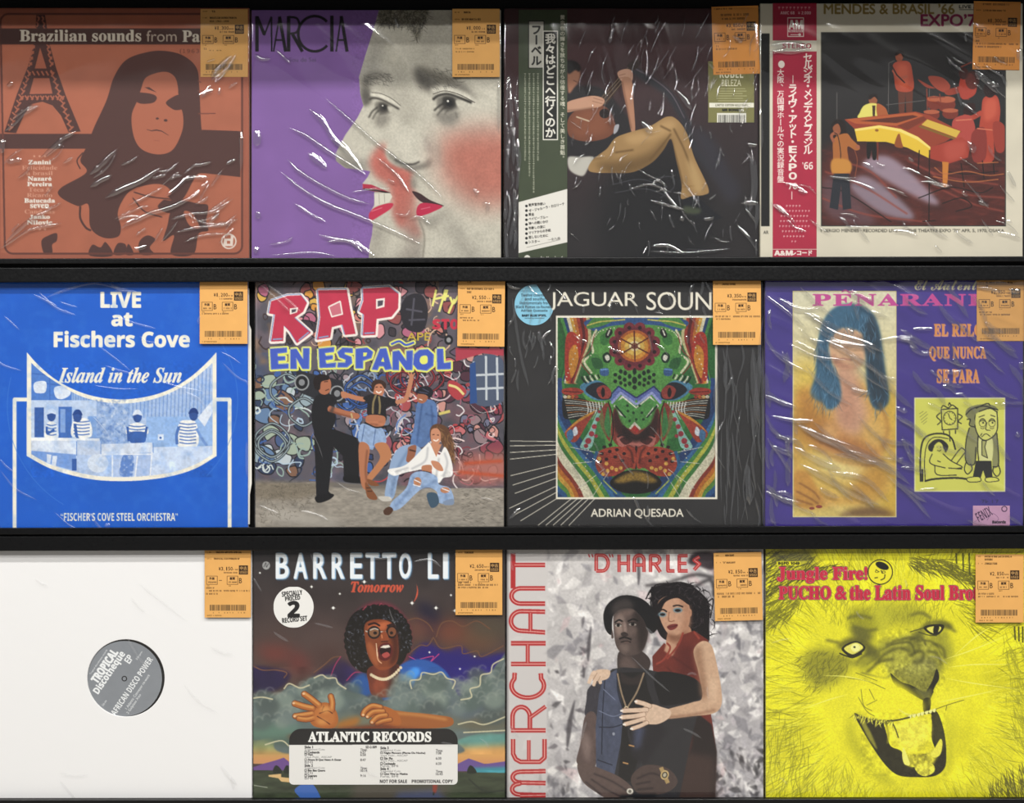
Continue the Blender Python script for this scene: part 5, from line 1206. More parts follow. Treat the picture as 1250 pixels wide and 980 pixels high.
    for i, (t, x0, x1) in enumerate((('Twelve cinematic', 62, 166), ('and soulful', 76, 150), ('instrumentals from', 58, 168), ('Black Pumas co-founder', 44, 178), ('Adrian Quesada', 62, 158))): k.text('B', t, x0, 84 + i * 14.3, x1, 95 + i * 14.3, '1c2c38')
    k.text('B', 'BABY BLUE VINYL', 66, 160, 154, 168, '1c2c38', fat=.6); k.text('B', 'including download', 76, 171, 146, 177, '1c2c38')
    me = disc_mesh('hype_sticker', k, q, f, -0.0004, 0.0002)
    o = attach('hype_sticker', me, OBI, root); o['label'] = 'round light blue sticker with one side cut off'
    price_label(root, 869.6, 421, '3,350', [(-11, 9.3, 'JAGUAR SOUND')], [(3, 48.6, 54, 1.9), (3, 51.8, 18, 1.6)], yd=-0.0036, seed=17, w=58.4)
    cr = scatter_creases(50, (770, 270, 960, 920), 90, 2.5, 220, 2.8, .8, 71) + scatter_creases(30, (20, 60, 190, 420), 100, 20, 70, 3, .4, 72) + scatter_creases(24, (200, 50, 750, 300), 75, 25, 60, 3, .35, 73) + scatter_creases(10, (20, 600, 700, 920), 50, 20, 80, 3, .4, 74)
    cr += [([900, 280, 905, 420, 925, 560], 9, 1.0), ([926, 300, 918, 420, 900, 600], 8, 1.0), ([880, 700, 890, 850], 8, .9), ([800, 450, 830, 380], 4, .5), ([500, 900, 480, 840, 465, 820], 4, .6), ([526, 905, 520, 850], 4, .5), ([10, 42, 30, 60, 60, 66], 6, .9), ([30, 100, 60, 300, 90, 420], 4, .5), ([20, 900, 60, 860], 5, .6), ([935, 280, 938, 900], 4, .8)]
    film(root, (618.4, 339.4, 932, 646), f, [(-0.5, 50, 14, 86), (-0.5, 120, 60, 30)], cr, SHRINK, seed=8)

def disc_mesh(name, k, outline, f, y, thick):
    """a stuck-on sheet cut to an outline (art coordinates)"""
    me = ink_mesh(name, k, y, thick)
    import bmesh
    o = [np.array(v, float) for v in outline]
    o = [p + (q - p) * t for p, q in zip(o, o[1:] + o[:1]) for t in np.linspace(0, 1, max(2, int(np.hypot(*(q - p)) / 6)), endpoint=False)]
    poly = np.array([(f[0] + x / f[2], f[1] + yy / f[2]) for x, yy in o])
    c = poly.mean(0)
    ang = np.unwrap(np.arctan2(poly[:, 1] - c[1], poly[:, 0] - c[0]))
    rad = np.hypot(poly[:, 0] - c[0], poly[:, 1] - c[1])
    o = np.argsort(np.mod(ang, 2 * math.pi))
    A, R = np.mod(ang, 2 * math.pi)[o], rad[o]
    n = len(me.vertices)
    co = np.zeros(n * 3, np.float32); me.vertices.foreach_get('co', co); co = co.reshape(-1, 3)
    px, py = co[:, 0] / S + 625, 490 - (co[:, 2] - ZC) / S
    a = np.mod(np.arctan2(py - c[1], px - c[0]), 2 * math.pi); d = np.hypot(px - c[0], py - c[1])
    lim = np.interp(a, A, R, period=2 * math.pi)
    t = np.where(d > lim, lim / np.maximum(d, 1e-6), 1)
    out = d > lim + 1.2
    co[:, 0] = WX(c[0] + (px - c[0]) * t); co[:, 2] = WZ(c[1] + (py - c[1]) * t)
    me.vertices.foreach_set('co', co.ravel())
    bm = bmesh.new(); bm.from_mesh(me)
    bm.verts.ensure_lookup_table()
    bmesh.ops.delete(bm, geom=[bm.verts[i] for i in np.nonzero(out)[0]], context='VERTS')
    bm.to_mesh(me); bm.free()
    return me

def record_h():
    r = (934, 338, 1249, 646)
    f = (925, 330, 2.969)
    s = Sheet(r, f, bg='3b2c82')
    s.grain(0, 20, 980, 980, 0.06, 120)
    s.rectg(127, 74, 502, 894, 'dcd092'); s.rectg(130, 77, 499, 891, 'd9d0a8')
    s.clip = s.mask([130, 77, 499, 77, 499, 891, 130, 891])
    s.poly([130, 77, 499, 77, 499, 891, 130, 891], 'd8d3b4', grad=('d8c06a', 300, 100, 300, 700)); s.blob([120, 360, 200, 320, 240, 480, 140, 560], 'd8b84a', fe=40); s.blob([440, 460, 520, 480, 520, 900, 440, 860], 'cfa838', fe=30)
    # a figure with long hair, arms folded, tinted yellow
    s.blob([150, 440, 230, 400, 330, 380, 420, 440, 470, 520, 490, 640, 480, 760, 420, 840, 300, 850, 180, 860, 130, 800, 130, 520], 'cfa04a', fe=12); s.blob([190, 560, 260, 540, 330, 590, 420, 640, 440, 700, 320, 690, 210, 640], 'a8683a', fe=26, al=.8)
    s.blob([280, 340, 350, 350, 380, 440, 400, 540, 360, 600, 290, 560, 270, 450], 'c99a7c', fe=18); s.blob([300, 420, 350, 430, 350, 560, 300, 560], 'b98468', fe=18, al=.7)
    s.blob([254, 230, 290, 190, 360, 190, 398, 250, 390, 320, 350, 360, 300, 350, 258, 300], 'd0a680', fe=6); s.blob([260, 300, 300, 330, 350, 350, 330, 360, 280, 345], 'b07c62', fe=8)
    s.ell(292, 262, 16, 8, 'b9926a', fe=5); s.ell(364, 258, 16, 8, 'b9926a', fe=5); s.line([285, 324, 312, 320, 340, 326], 5, '9a6a58', sm=1, fe=2); s.line([326, 270, 320, 296, 332, 300], 3, 'a87c60', sm=1, fe=2)
    blue = '35607c'
    s.blob([330, 120, 270, 140, 230, 200, 214, 300, 208, 380, 190, 450, 230, 480, 262, 505, 300, 470, 296, 400, 270, 340, 256, 270, 300, 210, 380, 230, 392, 300, 396, 400, 410, 480, 440, 505, 474, 470, 462, 380, 450, 290, 436, 200, 400, 140], blue, fe=3)
    s.blob([380, 240, 396, 320, 400, 420, 430, 500, 470, 470, 456, 340, 440, 230, 410, 160], '1f3442', fe=8)
    hp = inside([330, 120, 230, 200, 208, 380, 200, 460, 260, 500, 296, 400, 256, 270, 300, 200, 400, 230, 410, 480, 460, 480, 450, 290, 400, 140], 190, 81)
    s.strands(hp, np.random.default_rng(8).normal(1.6, .25, 190), 70, 3, '24455c', .6, .2, 81); s.strands(hp[:90], np.random.default_rng(9).normal(1.6, .25, 90), 60, 3, '5f8cab', .6, .2, 82)
    s.blob([130, 600, 220, 650, 330, 690, 430, 700, 470, 640, 496, 700, 480, 790, 380, 830, 260, 810, 160, 740], 'd9b455', fe=10); s.blob([200, 660, 320, 700, 420, 720, 380, 760, 250, 730], 'e6d59a', fe=24, al=.8); s.blob([400, 700, 470, 720, 460, 800, 380, 830, 330, 812], 'b8842e', fe=20, al=.8)
    s.blob([140, 430, 180, 440, 220, 520, 230, 600, 190, 640, 150, 600], 'b9812f', fe=18, al=.7); s.line([[228, 470, 240, 540, 232, 600], [210, 640, 300, 690, 400, 706, 460, 690], [440, 480, 470, 560, 452, 650]], 7, '96602a', sm=1, fe=6, al=.8); s.blob([230, 560, 270, 560, 300, 610, 250, 610], 'ddb070', fe=14, al=.7); s.blob([380, 560, 430, 540, 460, 600, 410, 640], 'd8b064', fe=16, al=.7)
    s.blob([130, 740, 180, 730, 220, 800, 240, 840, 200, 860, 140, 850], 'c08a3a', fe=6); s.line([[150, 770, 200, 800, 225, 830], [140, 800, 190, 826, 220, 846], [140, 830, 200, 850]], 6, '8e5c26', sm=1, fe=2); s.ell(222, 856, 12, 6, '8c3a2c'); s.ell(196, 862, 10, 5, '8c3a2c'); s.ell(150, 600, 30, 90, 'b08030', fe=20, al=.5)
    s.blob([300, 891, 360, 860, 440, 858, 490, 891], '5a3a1e', fe=10, al=.8); s.blob([170, 440, 200, 480, 230, 560, 220, 620, 170, 560], 'a8702e', fe=16, al=.6)
    s.grain(130, 77, 499, 891, 0.07, 8)
    s.clip = None
    s.text('P', 'El Autentico', 568, 32, 856, 72, 'd8d0a2', fat=.4); s.line([742, 36, 752, 28], 4, 'd8d0a2'); s.text('S', 'PENARANDA', 200, 86, 920, 128, 'c0458f', fat=1.6, track=1.12); s.line([304, 78, 318, 72, 334, 80, 348, 73], 5, 'c0458f', sm=1)
    for t, x0, x1, y0, y1 in (('EL RELOJ', 638, 832, 194, 242), ('QUE NUNCA', 621, 826, 276, 326), ('SE PARA', 649, 801, 358, 406)):
        s.text('S', t, x0 + 2, y0 + 3, x1 + 2, y1 + 3, 'c48a88', fat=1.2, track=1.1); s.text('S', t, x0, y0, x1, y1, 'd68c48', fat=1.0, track=1.1)
    s.rectg(567, 461, 896, 802, 'e0dfa8'); s.rectg(571, 465, 892, 798, 'd2d25a')
    K = '17170f'; Y = 'd2d25a'
    s.line([[585, 520, 600, 510], [586, 532, 612, 512], [590, 542, 616, 520], [592, 552, 614, 534], [598, 558, 612, 546]], 1.6, '6d6d3a')
    # wall clock
    s.line([664, 504, 724, 500, 724, 574, 668, 578], 4, K, closed=1); s.ell(695, 535, 24, 26, K); s.ell(695, 535, 21, 23, Y); s.line([[695, 535, 690, 518], [695, 535, 704, 542]], 3, K)
    for k in range(12): s.line([695 + 17 * math.cos(k * .5236), 535 + 19 * math.sin(k * .5236), 695 + 20 * math.cos(k * .5236), 535 + 22 * math.sin(k * .5236)], 2, K)
    s.line([[664, 500, 672, 490, 690, 498, 704, 488, 722, 500], [690, 490, 694, 480, 700, 490], [660, 516, 648, 530, 662, 546, 650, 560], [726, 520, 740, 530, 726, 546, 738, 556], [694, 580, 696, 620], [672, 582, 674, 596], [716, 578, 716, 592]], 4, K, sm=1)
    # sofa and reclining woman
    s.line([590, 766, 588, 700, 592, 640, 606, 606, 640, 592, 680, 594, 704, 612, 716, 650], 6, K, sm=1); s.line([606, 760, 604, 690, 610, 640, 626, 612, 650, 604, 690, 610], 3, K, sm=1); s.line([[596, 766, 596, 720], [604, 764, 640, 756, 720, 752, 780, 760]], 7, K, sm=1)
    s.blob([618, 634, 640, 614, 668, 614, 690, 636, 680, 660, 668, 640, 640, 640, 632, 656, 620, 652], K); s.blob([640, 634, 656, 622, 670, 636, 664, 660, 648, 662, 640, 648], Y); s.line([[648, 640, 652, 640], [660, 640, 664, 641], [650, 652, 658, 655, 664, 650]], 2.5, K)
    s.poly([630, 668, 690, 672, 700, 700, 690, 716, 640, 700], Y, sm=1); s.line([[632, 664, 622, 690, 634, 704, 680, 716], [670, 664, 700, 690, 740, 712, 720, 718], [700, 690, 730, 650, 744, 646, 770, 680, 774, 700], [720, 700, 750, 660], [690, 716, 740, 720], [650, 690, 662, 694], [640, 706, 650, 740, 720, 742]], 3.5, K, sm=1)
    # weary man in a suit
    s.blob([766, 570, 800, 556, 850, 570, 868, 600, 870, 700, 850, 712, 846, 640, 800, 640, 786, 700, 756, 690, 756, 620], '8a8a58'); s.line([[766, 570, 754, 620, 754, 692, 784, 702, 790, 640], [866, 590, 872, 700, 850, 712], [800, 560, 796, 640, 800, 690]], 4, K, sm=1)
    s.blob([800, 610, 820, 606, 850, 612, 846, 690, 806, 690], 'd8d890'); s.poly([812, 616, 828, 618, 822, 640, 832, 680, 812, 670], 'a8a864'); s.line([812, 616, 828, 618, 822, 640, 832, 680, 812, 670], 3, K, closed=1)
    s.poly([790, 690, 846, 690, 850, 750, 826, 756, 816, 724, 806, 756, 778, 752], K); s.blob([760, 750, 800, 748, 806, 764, 764, 766], Y); s.line([760, 752, 800, 748, 806, 764, 764, 766], 3, K, sm=1, closed=1); s.blob([826, 752, 860, 750, 872, 762, 830, 766], Y); s.line([826, 752, 860, 750, 872, 762, 830, 766], 3, K, sm=1, closed=1)
    s.line([[756, 690, 748, 720, 760, 738, 776, 720, 770, 700], [870, 700, 878, 730, 866, 746, 852, 730, 854, 710]], 4, K, sm=1)
    s.blob([790, 510, 830, 500, 864, 512, 868, 570, 854, 600, 824, 616, 800, 600, 788, 560], 'd6d66e'); s.line([788, 510, 786, 560, 800, 600, 824, 616, 854, 600, 868, 570, 866, 510], 4, K, sm=1); s.blob([752, 524, 760, 500, 800, 486, 850, 488, 872, 508, 840, 502, 800, 514, 784, 530, 788, 556, 770, 560, 764, 540], '7c7c50'); s.line([[752, 524, 776, 502, 820, 492, 870, 506], [756, 540, 770, 540, 766, 560, 786, 568], [790, 500, 830, 482, 842, 490], [800, 512, 840, 500, 868, 514]], 4, K, sm=1)
    for x in (814, 848): s.ell(x, 552, 13, 16, K); s.ell(x, 553, 11, 13, 'd6d66e'); s.line([x - 12, 548, x, 544, x + 12, 548], 3, K, sm=1); s.ell(x + 2, 552, 3.5, 3.5, K); s.line([x - 8, 570, x, 574, x + 8, 570], 2, K, sm=1)
    s.line([[800, 532, 822, 524], [842, 524, 860, 530], [830, 550, 826, 576, 842, 580], [810, 604, 826, 592, 842, 602], [812, 590, 806, 600]], 3, K, sm=1)
    s.line([[810, 832, 820, 832, 814, 842], [826, 831, 826, 842, 834, 836], [850, 831, 850, 842], [860, 832, 870, 832, 864, 842]], 2.4, '1c1440')
    root = record('violet record with a tinted long-haired figure and a yellow cartoon square', r)
    cover(root, s, 1.15)
    k = Sheet((1187.6, 617, 1232.6, 641), f, 2.6, 'cf9ec0')
    k.text('B', 'FENIX', 790, 866, 848, 900, '4a2c50', rot=-28); k.line([830, 905, 850, 880, 872, 900, 850, 918], 1.6, '7d5680', sm=1); k.ell(893, 864, 11, 11, '4a2c50'); k.ell(893, 864, 7.5, 7.5, 'cf9ec0'); k.text('B', 'R\u00e9cords', 850, 906, 898, 916, '2c1830', fat=.8); k.line([785, 910, 820, 890], 1.2, '7d5680')
    o = attach('label_sticker', ink_mesh('label_sticker', k, -0.0004, 0.0002), OBI, root); o['label'] = 'small pink sticker with a slanted emblem'
    price_label(root, 1192, 416.2, '2,950', [(-11, 12, 'EL RELOJ QUE NUNCA SE PA'), (11, 16, 'RA')], [(3, 48, 16, 1.7), (3, 51, 37, 2.0)], yd=-0.0009, seed=18, w=58.6, col='eeb060')
    cr = scatter_creases(54, (40, 50, 600, 930), 32, 14, 190, 6, .55, 81) + scatter_creases(26, (500, 60, 950, 470), 40, 18, 130, 6, .5, 82) + scatter_creases(14, (500, 480, 960, 930), 30, 20, 110, 5, .4, 83) + scatter_creases(16, (30, 60, 130, 900), 70, 20, 120, 6, .8, 84)
    cr += [([130, 540, 220, 600, 330, 640, 430, 690, 510, 750], 11, 1.0), ([140, 560, 260, 620, 380, 690], 8, .9), ([150, 700, 260, 760, 350, 810, 440, 850], 9, .9), ([130, 640, 220, 690, 300, 720], 10, 1), ([330, 770, 380, 810, 420, 860], 7, .9), ([240, 250, 330, 300, 420, 360, 500, 420], 7, .8), ([510, 680, 520, 690], 9, 1), ([170, 150, 260, 220, 380, 260, 460, 300], 7, .7), ([950, 330, 960, 360], 10, 1), ([930, 590, 950, 600], 8, .9), ([905, 68, 930, 76, 950, 70], 8, .9), ([790, 60, 850, 70, 880, 82], 6, .9), ([520, 600, 560, 700], 6, .7)]
    film(root, (933, 337.4, 1250.4, 646), f, [(-1.5, 60, 22, 35), (1.2, 80, 18, 30), (-1.0, 120, 60, 45)], cr, CRINKLE, seed=9)

# ================================================================== bottom row
def ring_board(name, rect, c, rad, y, thick, seg=96):
    """a plain card sleeve with a round window: rounded rim, real wall round the hole"""
    x0, y0, x1, y1 = rect
    def border(t):
        dx, dy = math.cos(t), math.sin(t)
        k = min(((x1 - c[0]) if dx > 0 else (x0 - c[0])) / dx if abs(dx) > 1e-9 else 1e9, ((y1 - c[1]) if dy > 0 else (y0 - c[1])) / dy if abs(dy) > 1e-9 else 1e9)
        return c[0] + dx * k, c[1] + dy * k
    ts = sorted(list(np.linspace(0, 2 * math.pi, seg, endpoint=False)) + [math.atan2(b - c[1], a - c[0]) % (2 * math.pi) for a in (x0, x1) for b in (y0, y1)])
    n = len(ts)
    loops = []
    def add(f, yy): loops.append([(WX(f(t)[0]), yy, WZ(f(t)[1])) for t in ts])
    circ = lambda r: (lambda t: (c[0] + r * math.cos(t), c[1] + r * math.sin(t)))
    ins = lambda t: tuple(np.clip(border(t), (x0 + 0.5, y0 + 0.5), (x1 - 0.5, y1 - 0.5)))
    add(border, y + thick); add(border, y + 0.0004); add(ins, y); add(circ(rad + 0.4), y); add(circ(rad), y + 0.0003); add(circ(rad), y + 0.0012)
    V = [v for l in loops for v in l]
    F = [(k * n + i, k * n + (i + 1) % n, (k + 1) * n + (i + 1) % n, (k + 1) * n + i) for k in range(5) for i in range(n)]
    return from_arrays(name, V, F)

def record_i():
    r = (-3, 668, 307.5, 979)
    f = (0, 650, 2.968)
    root = record('plain white record sleeve with a grey disc label in its round window', r)
    c = (f[0] + 456 / f[2], f[1] + 527 / f[2])
    rad = 47.2
    attach('cover', ring_board('cover', r, c, rad, 0.0, 0.0038), mat('white_card', 'eeedec', 0.7, 0.2, noise=(60, 0.08)), root)
    # the record inside, seen through the window: black vinyl, grey centre label, spindle hole
    lc = (f[0] + 449 / f[2], f[1] + 530 / f[2])
    def lathe(name, prof, cc, seg=96):
        V = []; F = []
        for rr, yy in prof: V += [(WX(cc[0] + rr * math.cos(t)), yy, WZ(cc[1] + rr * math.sin(t))) for t in np.linspace(0, 2 * math.pi, seg, endpoint=False)]
        for k in range(len(prof) - 1): F += [(k * seg + i, k * seg + (i + 1) % seg, (k + 1) * seg + (i + 1) % seg, (k + 1) * seg + i) for i in range(seg)]
        return from_arrays(name, V, F)
    R0 = 48.4
    d = attach('vinyl_disc', lathe('vinyl_disc', [(3.3, 0.0030), (3.3, 0.0017), (46, 0.0017), (R0, 0.0014), (60, 0.0016), (140, 0.0016), (142, 0.0022), (140, 0.0030), (3.3, 0.0030)], lc), mat('black_vinyl', '0a0a0b', 0.25, 0.5), root)
    d['label'] = 'black vinyl disc showing at the rim of the window'
    k = Sheet((lc[0] - 49, lc[1] - 49, lc[0] + 49, lc[1] + 49), f, 2.4, '85898e')
    k.grain(300, 380, 600, 680, 0.02, 20)
    W = 'eceeee'
    a = 57
    def rt(st, t, cx, cy, L, h, **kw): k.text(st, t, cx - L / 2, cy - h / 2, cx + L / 2, cy + h / 2, W, rot=kw.pop('rot', -56), **kw)
    rt('B', 'TROPICAL', 377, 484, 136, 30, fat=1.4); rt('B', 'Discotheque', 396, 509, 176, 34, fat=0.8); rt('N', 'EP', 465, 459, 26, 24, fat=.8)
    rt('N', 'Tropical discotheque records', 356, 470, 108, 8); rt('N', '33rpm', 503, 447, 36, 9)
    rt('B', 'AFRICAN DISCO POWER', 476, 557, 246, 22)
    rt('N', '1 Atlantic Conveyor re-work', 498, 578, 150, 13); rt('N', '2 Galpissa Xxo', 484, 622, 84, 12); rt('N', 'Side one', 376, 618, 24, 8)
    k.line([575, 590, 590, 540], 2, W)
    q = [(449 + 136.5 * math.cos(t), 530 + 136.5 * math.sin(t)) for t in np.linspace(0, 6.283, 72, endpoint=False)]
    me = disc_mesh('centre_label', k, q, f, 0.0013, 0.0003)
    d.parent = root
    o = link('centre_label', me, OBI, d); me.transform(Matrix.Translation(-root.location)); o['label'] = 'grey paper centre label with white slanted lettering'
    h = link('spindle_hole', lathe('spindle_hole', [(3.4, 0.00125), (2.6, 0.0011), (2.2, 0.0012), (2.0, 0.0020), (0.01, 0.0021)], lc, 32), mat('dark_hole', '18181a', 0.6, 0.3), d)
    h.data.transform(Matrix.Translation(-root.location))
    price_label(root, 250.8, 753, '3,150', [(-14, 3.4, 'VARIOUS ARTISTS SPECIAL'), (-11.5, 11.5, 'TROPICAL DISCOTHEQUE EP')], [(2, 46.8, 10, 1.7), (2, 50.4, 53, 2.0), (2, 54, 14, 1.8)], gr=('-', 'B'), yd=-0.0036, seed=19, w=56.4)
    cr = [([130, 165, 150, 180, 175, 190], 4, .4), ([800, 840, 830, 880, 860, 910], 5, .6), ([840, 880, 850, 930], 4, .5), ([500, 180, 590, 250, 680, 320], 3, .12)] + scatter_creases(6, (20, 80, 900, 950), 30, 20, 160, 3, .1, 91)
    film(root, (-3.6, 667.4, 308.6, 979), f, [(-0.5, 90, 30, 32), (0.15, 60, 14, 30)], cr, BAG, SOFT_FOLD, seed=10)

def record_j():
    r = (309, 668, 616.5, 979)
    f = (300, 655, 3.0154)
    s = Sheet(r, f, bg='35302f')
    g = np.random.default_rng(77)
    s.poly([20, 40, 980, 40, 980, 985, 20, 985], '302c2c', grad=('4a3a36', 500, 60, 500, 420)); s.grain(20, 40, 980, 560, 0.16, 90)
    # dark smoke and the deep blue gap
    s.blob([20, 480, 160, 500, 120, 560, 20, 570], '231a3c', fe=6); s.blob([250, 520, 330, 450, 380, 470, 420, 520, 360, 580, 280, 540], '281c48', fe=10)
    s.blob([600, 470, 640, 400, 680, 390, 740, 420, 790, 400, 850, 440, 960, 430, 960, 520, 830, 590, 780, 600, 700, 510], '241a6a', fe=8); s.blob([640, 240, 720, 300, 690, 380, 650, 330], '16162e', fe=20)
    for x, y, a, b, c in ((110, 410, 60, 50, '7a342c'), (200, 460, 50, 50, '6a302c'), (120, 350, 100, 60, '4a3c38'), (280, 380, 90, 70, '51403c'), (640, 340, 60, 45, '6a4034'), (760, 350, 70, 50, '74402e'), (860, 370, 70, 50, '6a4630'), (900, 330, 80, 50, '4f4638'), (300, 440, 60, 40, '47302c')): s.ell(x, y, a, b, c, fe=26, al=.8)
    s.line([[20, 470, 60, 490, 110, 490, 150, 500, 140, 520], [250, 500, 290, 470, 320, 445, 350, 440], [600, 430, 640, 400, 670, 400, 690, 370], [690, 370, 720, 410, 790, 400, 800, 430, 850, 420, 870, 440, 950, 400], [590, 310, 630, 300, 670, 320, 690, 350], [700, 370, 720, 320, 760, 310, 800, 330, 850, 310, 900, 340]], 4, '6e4a34', sm=1, fe=1, al=.9)
    s.line([[310, 520, 330, 470, 350, 440], [370, 530, 400, 500, 430, 500]], 3, 'a0305c', sm=1, fe=1); s.line([[600, 440, 640, 460], [640, 450, 690, 440, 680, 460, 712, 430]], 3, 'c0407c', sm=1)
    # landscape
    s.poly([20, 740, 980, 740, 980, 835, 20, 835], 'd6a24e', grad=('c88f60', 500, 760, 500, 830)); s.poly([20, 740, 170, 730, 170, 790, 20, 790], '8f9a6a', fe=16); s.poly([760, 720, 980, 700, 980, 780, 760, 790], '5f8f86', fe=16); s.poly([760, 780, 980, 770, 980, 810, 760, 810], 'd9a05c', fe=14)
    s.poly([20, 850, 60, 836, 110, 822, 140, 812, 170, 836, 170, 862, 20, 862], '6a4a86'); s.poly([770, 840, 820, 815, 880, 836, 960, 825, 980, 830, 980, 862, 770, 862], '67508c'); s.poly([820, 850, 980, 845, 980, 880, 820, 880], '3f8a96', fe=4)
    s.poly([20, 858, 980, 868, 980, 985, 20, 985], '3a4230'); s.grain(20, 860, 980, 980, 0.3, 60, 16); s.poly([400, 905, 760, 905, 720, 985, 380, 985], '4f4a40', fe=14); s.poly([560, 940, 700, 930, 760, 985, 540, 985], '4a506a', fe=10)
    for x in (100, 140, 815): s.blob([x, 868, x + 8, 842, x + 22, 846, x + 34, 868], '20261f')
    s.poly([84, 876, 130, 872, 130, 884, 170, 888, 180, 905, 130, 900, 120, 888, 84, 882], 'd6b27a'); s.poly([180, 930, 222, 905, 255, 920, 280, 985, 220, 985, 200, 960], '3e66b0', sm=1); s.line([[820, 890, 860, 925, 900, 940], [880, 940, 980, 930], [40, 915, 70, 920], [700, 905, 690, 950]], 6, '2a3226', sm=1, fe=1); s.line([30, 914, 80, 922], 3, '9aa08c'); s.blob([690, 900, 705, 905, 700, 940, 688, 935], '8a3a2c', fe=3)
    # figure
    s.ell(490, 380, 118, 140, '7a2c3c', fe=8); s.ell(490, 385, 106, 130, '3c2226', fe=8)
    s.blob([560, 480, 640, 450, 720, 480, 760, 540, 740, 600, 560, 600, 500, 590], '2a56a0', fe=3); s.blob([575, 520, 620, 480, 640, 500, 590, 560, 545, 580], '3f86d2', fe=5); s.blob([380, 560, 400, 520, 440, 500, 470, 560, 440, 590], '27508f', fe=6)
    s.blob([368, 360, 378, 308, 410, 272, 470, 256, 530, 264, 584, 298, 604, 360, 594, 430, 560, 476, 470, 500, 420, 494, 378, 450], '17130f')
    for t in np.linspace(2.0, 6.6, 26): s.ell(487 + 112 * math.cos(t), 378 + 116 * math.sin(t), 15, 15, '17130f'); cu = inside([372, 360, 380, 310, 410, 275, 470, 262, 580, 300, 600, 360, 590, 430, 420, 490, 380, 450], 150, 7)
    s.strands(cu, g.uniform(0, 6.28, 150), 16, 4, '3a3a44', .8, 1.2, 7); s.strands(cu[:60], g.uniform(0, 6.28, 60), 12, 3, '7a8290', .8, 1.2, 8)
    s.poly([455, 480, 560, 470, 552, 540, 545, 585, 470, 585, 452, 540], '6a3222', sm=1); s.blob([470, 540, 500, 520, 520, 585, 480, 585], '84402a', fe=5); s.blob([530, 480, 560, 470, 560, 560, 530, 580], '3c1c16', fe=6)
    s.blob([440, 320, 500, 304, 548, 330, 562, 400, 556, 460, 520, 488, 484, 486, 456, 450, 442, 400], '7c3e22'); s.blob([450, 330, 520, 312, 540, 336, 470, 345], 'b4603a', fe=5); s.blob([520, 330, 556, 350, 560, 440, 530, 470, 540, 400], '4a2014', fe=7); s.blob([446, 400, 460, 390, 482, 430, 486, 476, 462, 452], '9a5430', fe=5)
    s.ell(472, 352, 24, 24, '1c1413'); s.ell(472, 352, 18, 17, '80583c'); s.ell(536, 350, 20, 24, '1c1413'); s.ell(538, 350, 15, 17, '7a4a30'); s.ell(476, 354, 7, 6, '201410'); s.ell(536, 354, 6, 6, '201410'); s.line([[456, 344, 474, 338, 488, 342], [496, 350, 516, 350], [448, 350, 440, 346]], 4, 'b8b0a4', sm=1); s.line([[450, 324, 474, 318, 494, 328], [520, 328, 540, 322, 552, 332]], 7, '2a1410', sm=1)
    s.blob([500, 352, 516, 350, 526, 374, 520, 384, 500, 384, 496, 374], '8a4426'); s.line([500, 360, 502, 374], 4, 'c8784c', fe=1); s.line([498, 386, 524, 384], 4, '3c1a12')
    s.blob([484, 420, 498, 396, 524, 390, 540, 410, 536, 440, 516, 456, 494, 450], '5a1c1a'); s.blob([492, 420, 504, 402, 524, 398, 534, 412, 528, 434, 506, 444], '240c0c'); s.poly([494, 408, 506, 400, 526, 398, 532, 406, 514, 410], 'e6dccb'); s.blob([500, 434, 520, 424, 530, 436, 512, 446], 'a84a44'); s.line([[486, 440, 484, 424], [482, 410, 486, 450, 500, 466]], 4, 'd8a07a', sm=1, fe=1); s.line([480, 392, 484, 440], 3, 'e0c0a0', fe=1)
    for k in range(15):
        t = k / 14; s.ell(462 + 108 * t, 508 + 24 * math.sin(math.pi * (t * .9)) - 34 * t * t, 5.5, 6, 'd9c7a4')
    # clouds
    def cloud(pts, c, rim, seed):
        s.blob(pts, c, fe=3)
        s.clip = s.mask(pts, 1); s.grain(20, 480, 980, 800, 0.22, 60); s.clip = None
    cl1 = [20, 600, 60, 590, 120, 580, 160, 545, 200, 555, 240, 520, 300, 510, 340, 530, 380, 570, 430, 580, 470, 600, 520, 605, 570, 590, 610, 560, 630, 520, 680, 500, 730, 510, 760, 540, 790, 590, 830, 580, 860, 540, 900, 500, 930, 460, 970, 440, 970, 700, 870, 720, 780, 750, 760, 800, 170, 800, 100, 740, 20, 740]
    cloud(cl1, '5d6a68', 'a', 1)
    s.blob([20, 690, 120, 700, 180, 740, 160, 770, 60, 750, 20, 756], '4c5a50', fe=12); s.blob([600, 620, 760, 600, 960, 600, 960, 690, 760, 690], '59646a', fe=20); s.blob([780, 690, 960, 640, 970, 700, 860, 716], '66604a', fe=10, al=.8); s.blob([350, 660, 520, 640, 760, 660, 760, 705, 350, 705], '6f6e58', fe=16, al=.8); s.blob([20, 700, 200, 690, 150, 740, 30, 740], '668a78', fe=16, al=.7)
    for seed, box, n in ((1, (20, 560, 240, 690), 11), (2, (240, 520, 400, 620), 8), (3, (560, 510, 780, 620), 13), (4, (790, 470, 960, 640), 13), (5, (600, 600, 960, 680), 10), (6, (330, 580, 600, 660), 6)):
        q = np.random.default_rng(seed)
        for _ in range(n):
            x, y = q.uniform(box[0], box[2]), q.uniform(box[1], box[3]); R = q.uniform(24, 46)
            s.ell(x, y, R, R * .8, ['6f7c78', '56645f', '4c5654', '7d8a80'][q.integers(4)], fe=8, al=.8)
            P = []
            for k in range(3):
                P += [(x - R + k * R * .8 + .4 * R * math.cos(t), y - R * .3 * k + .4 * R * math.sin(t)) for t in np.linspace(3.4, 6.1, 5)]
            s.line(np.array(P), 4, '9aa094', sm=1, fe=2, al=.5)
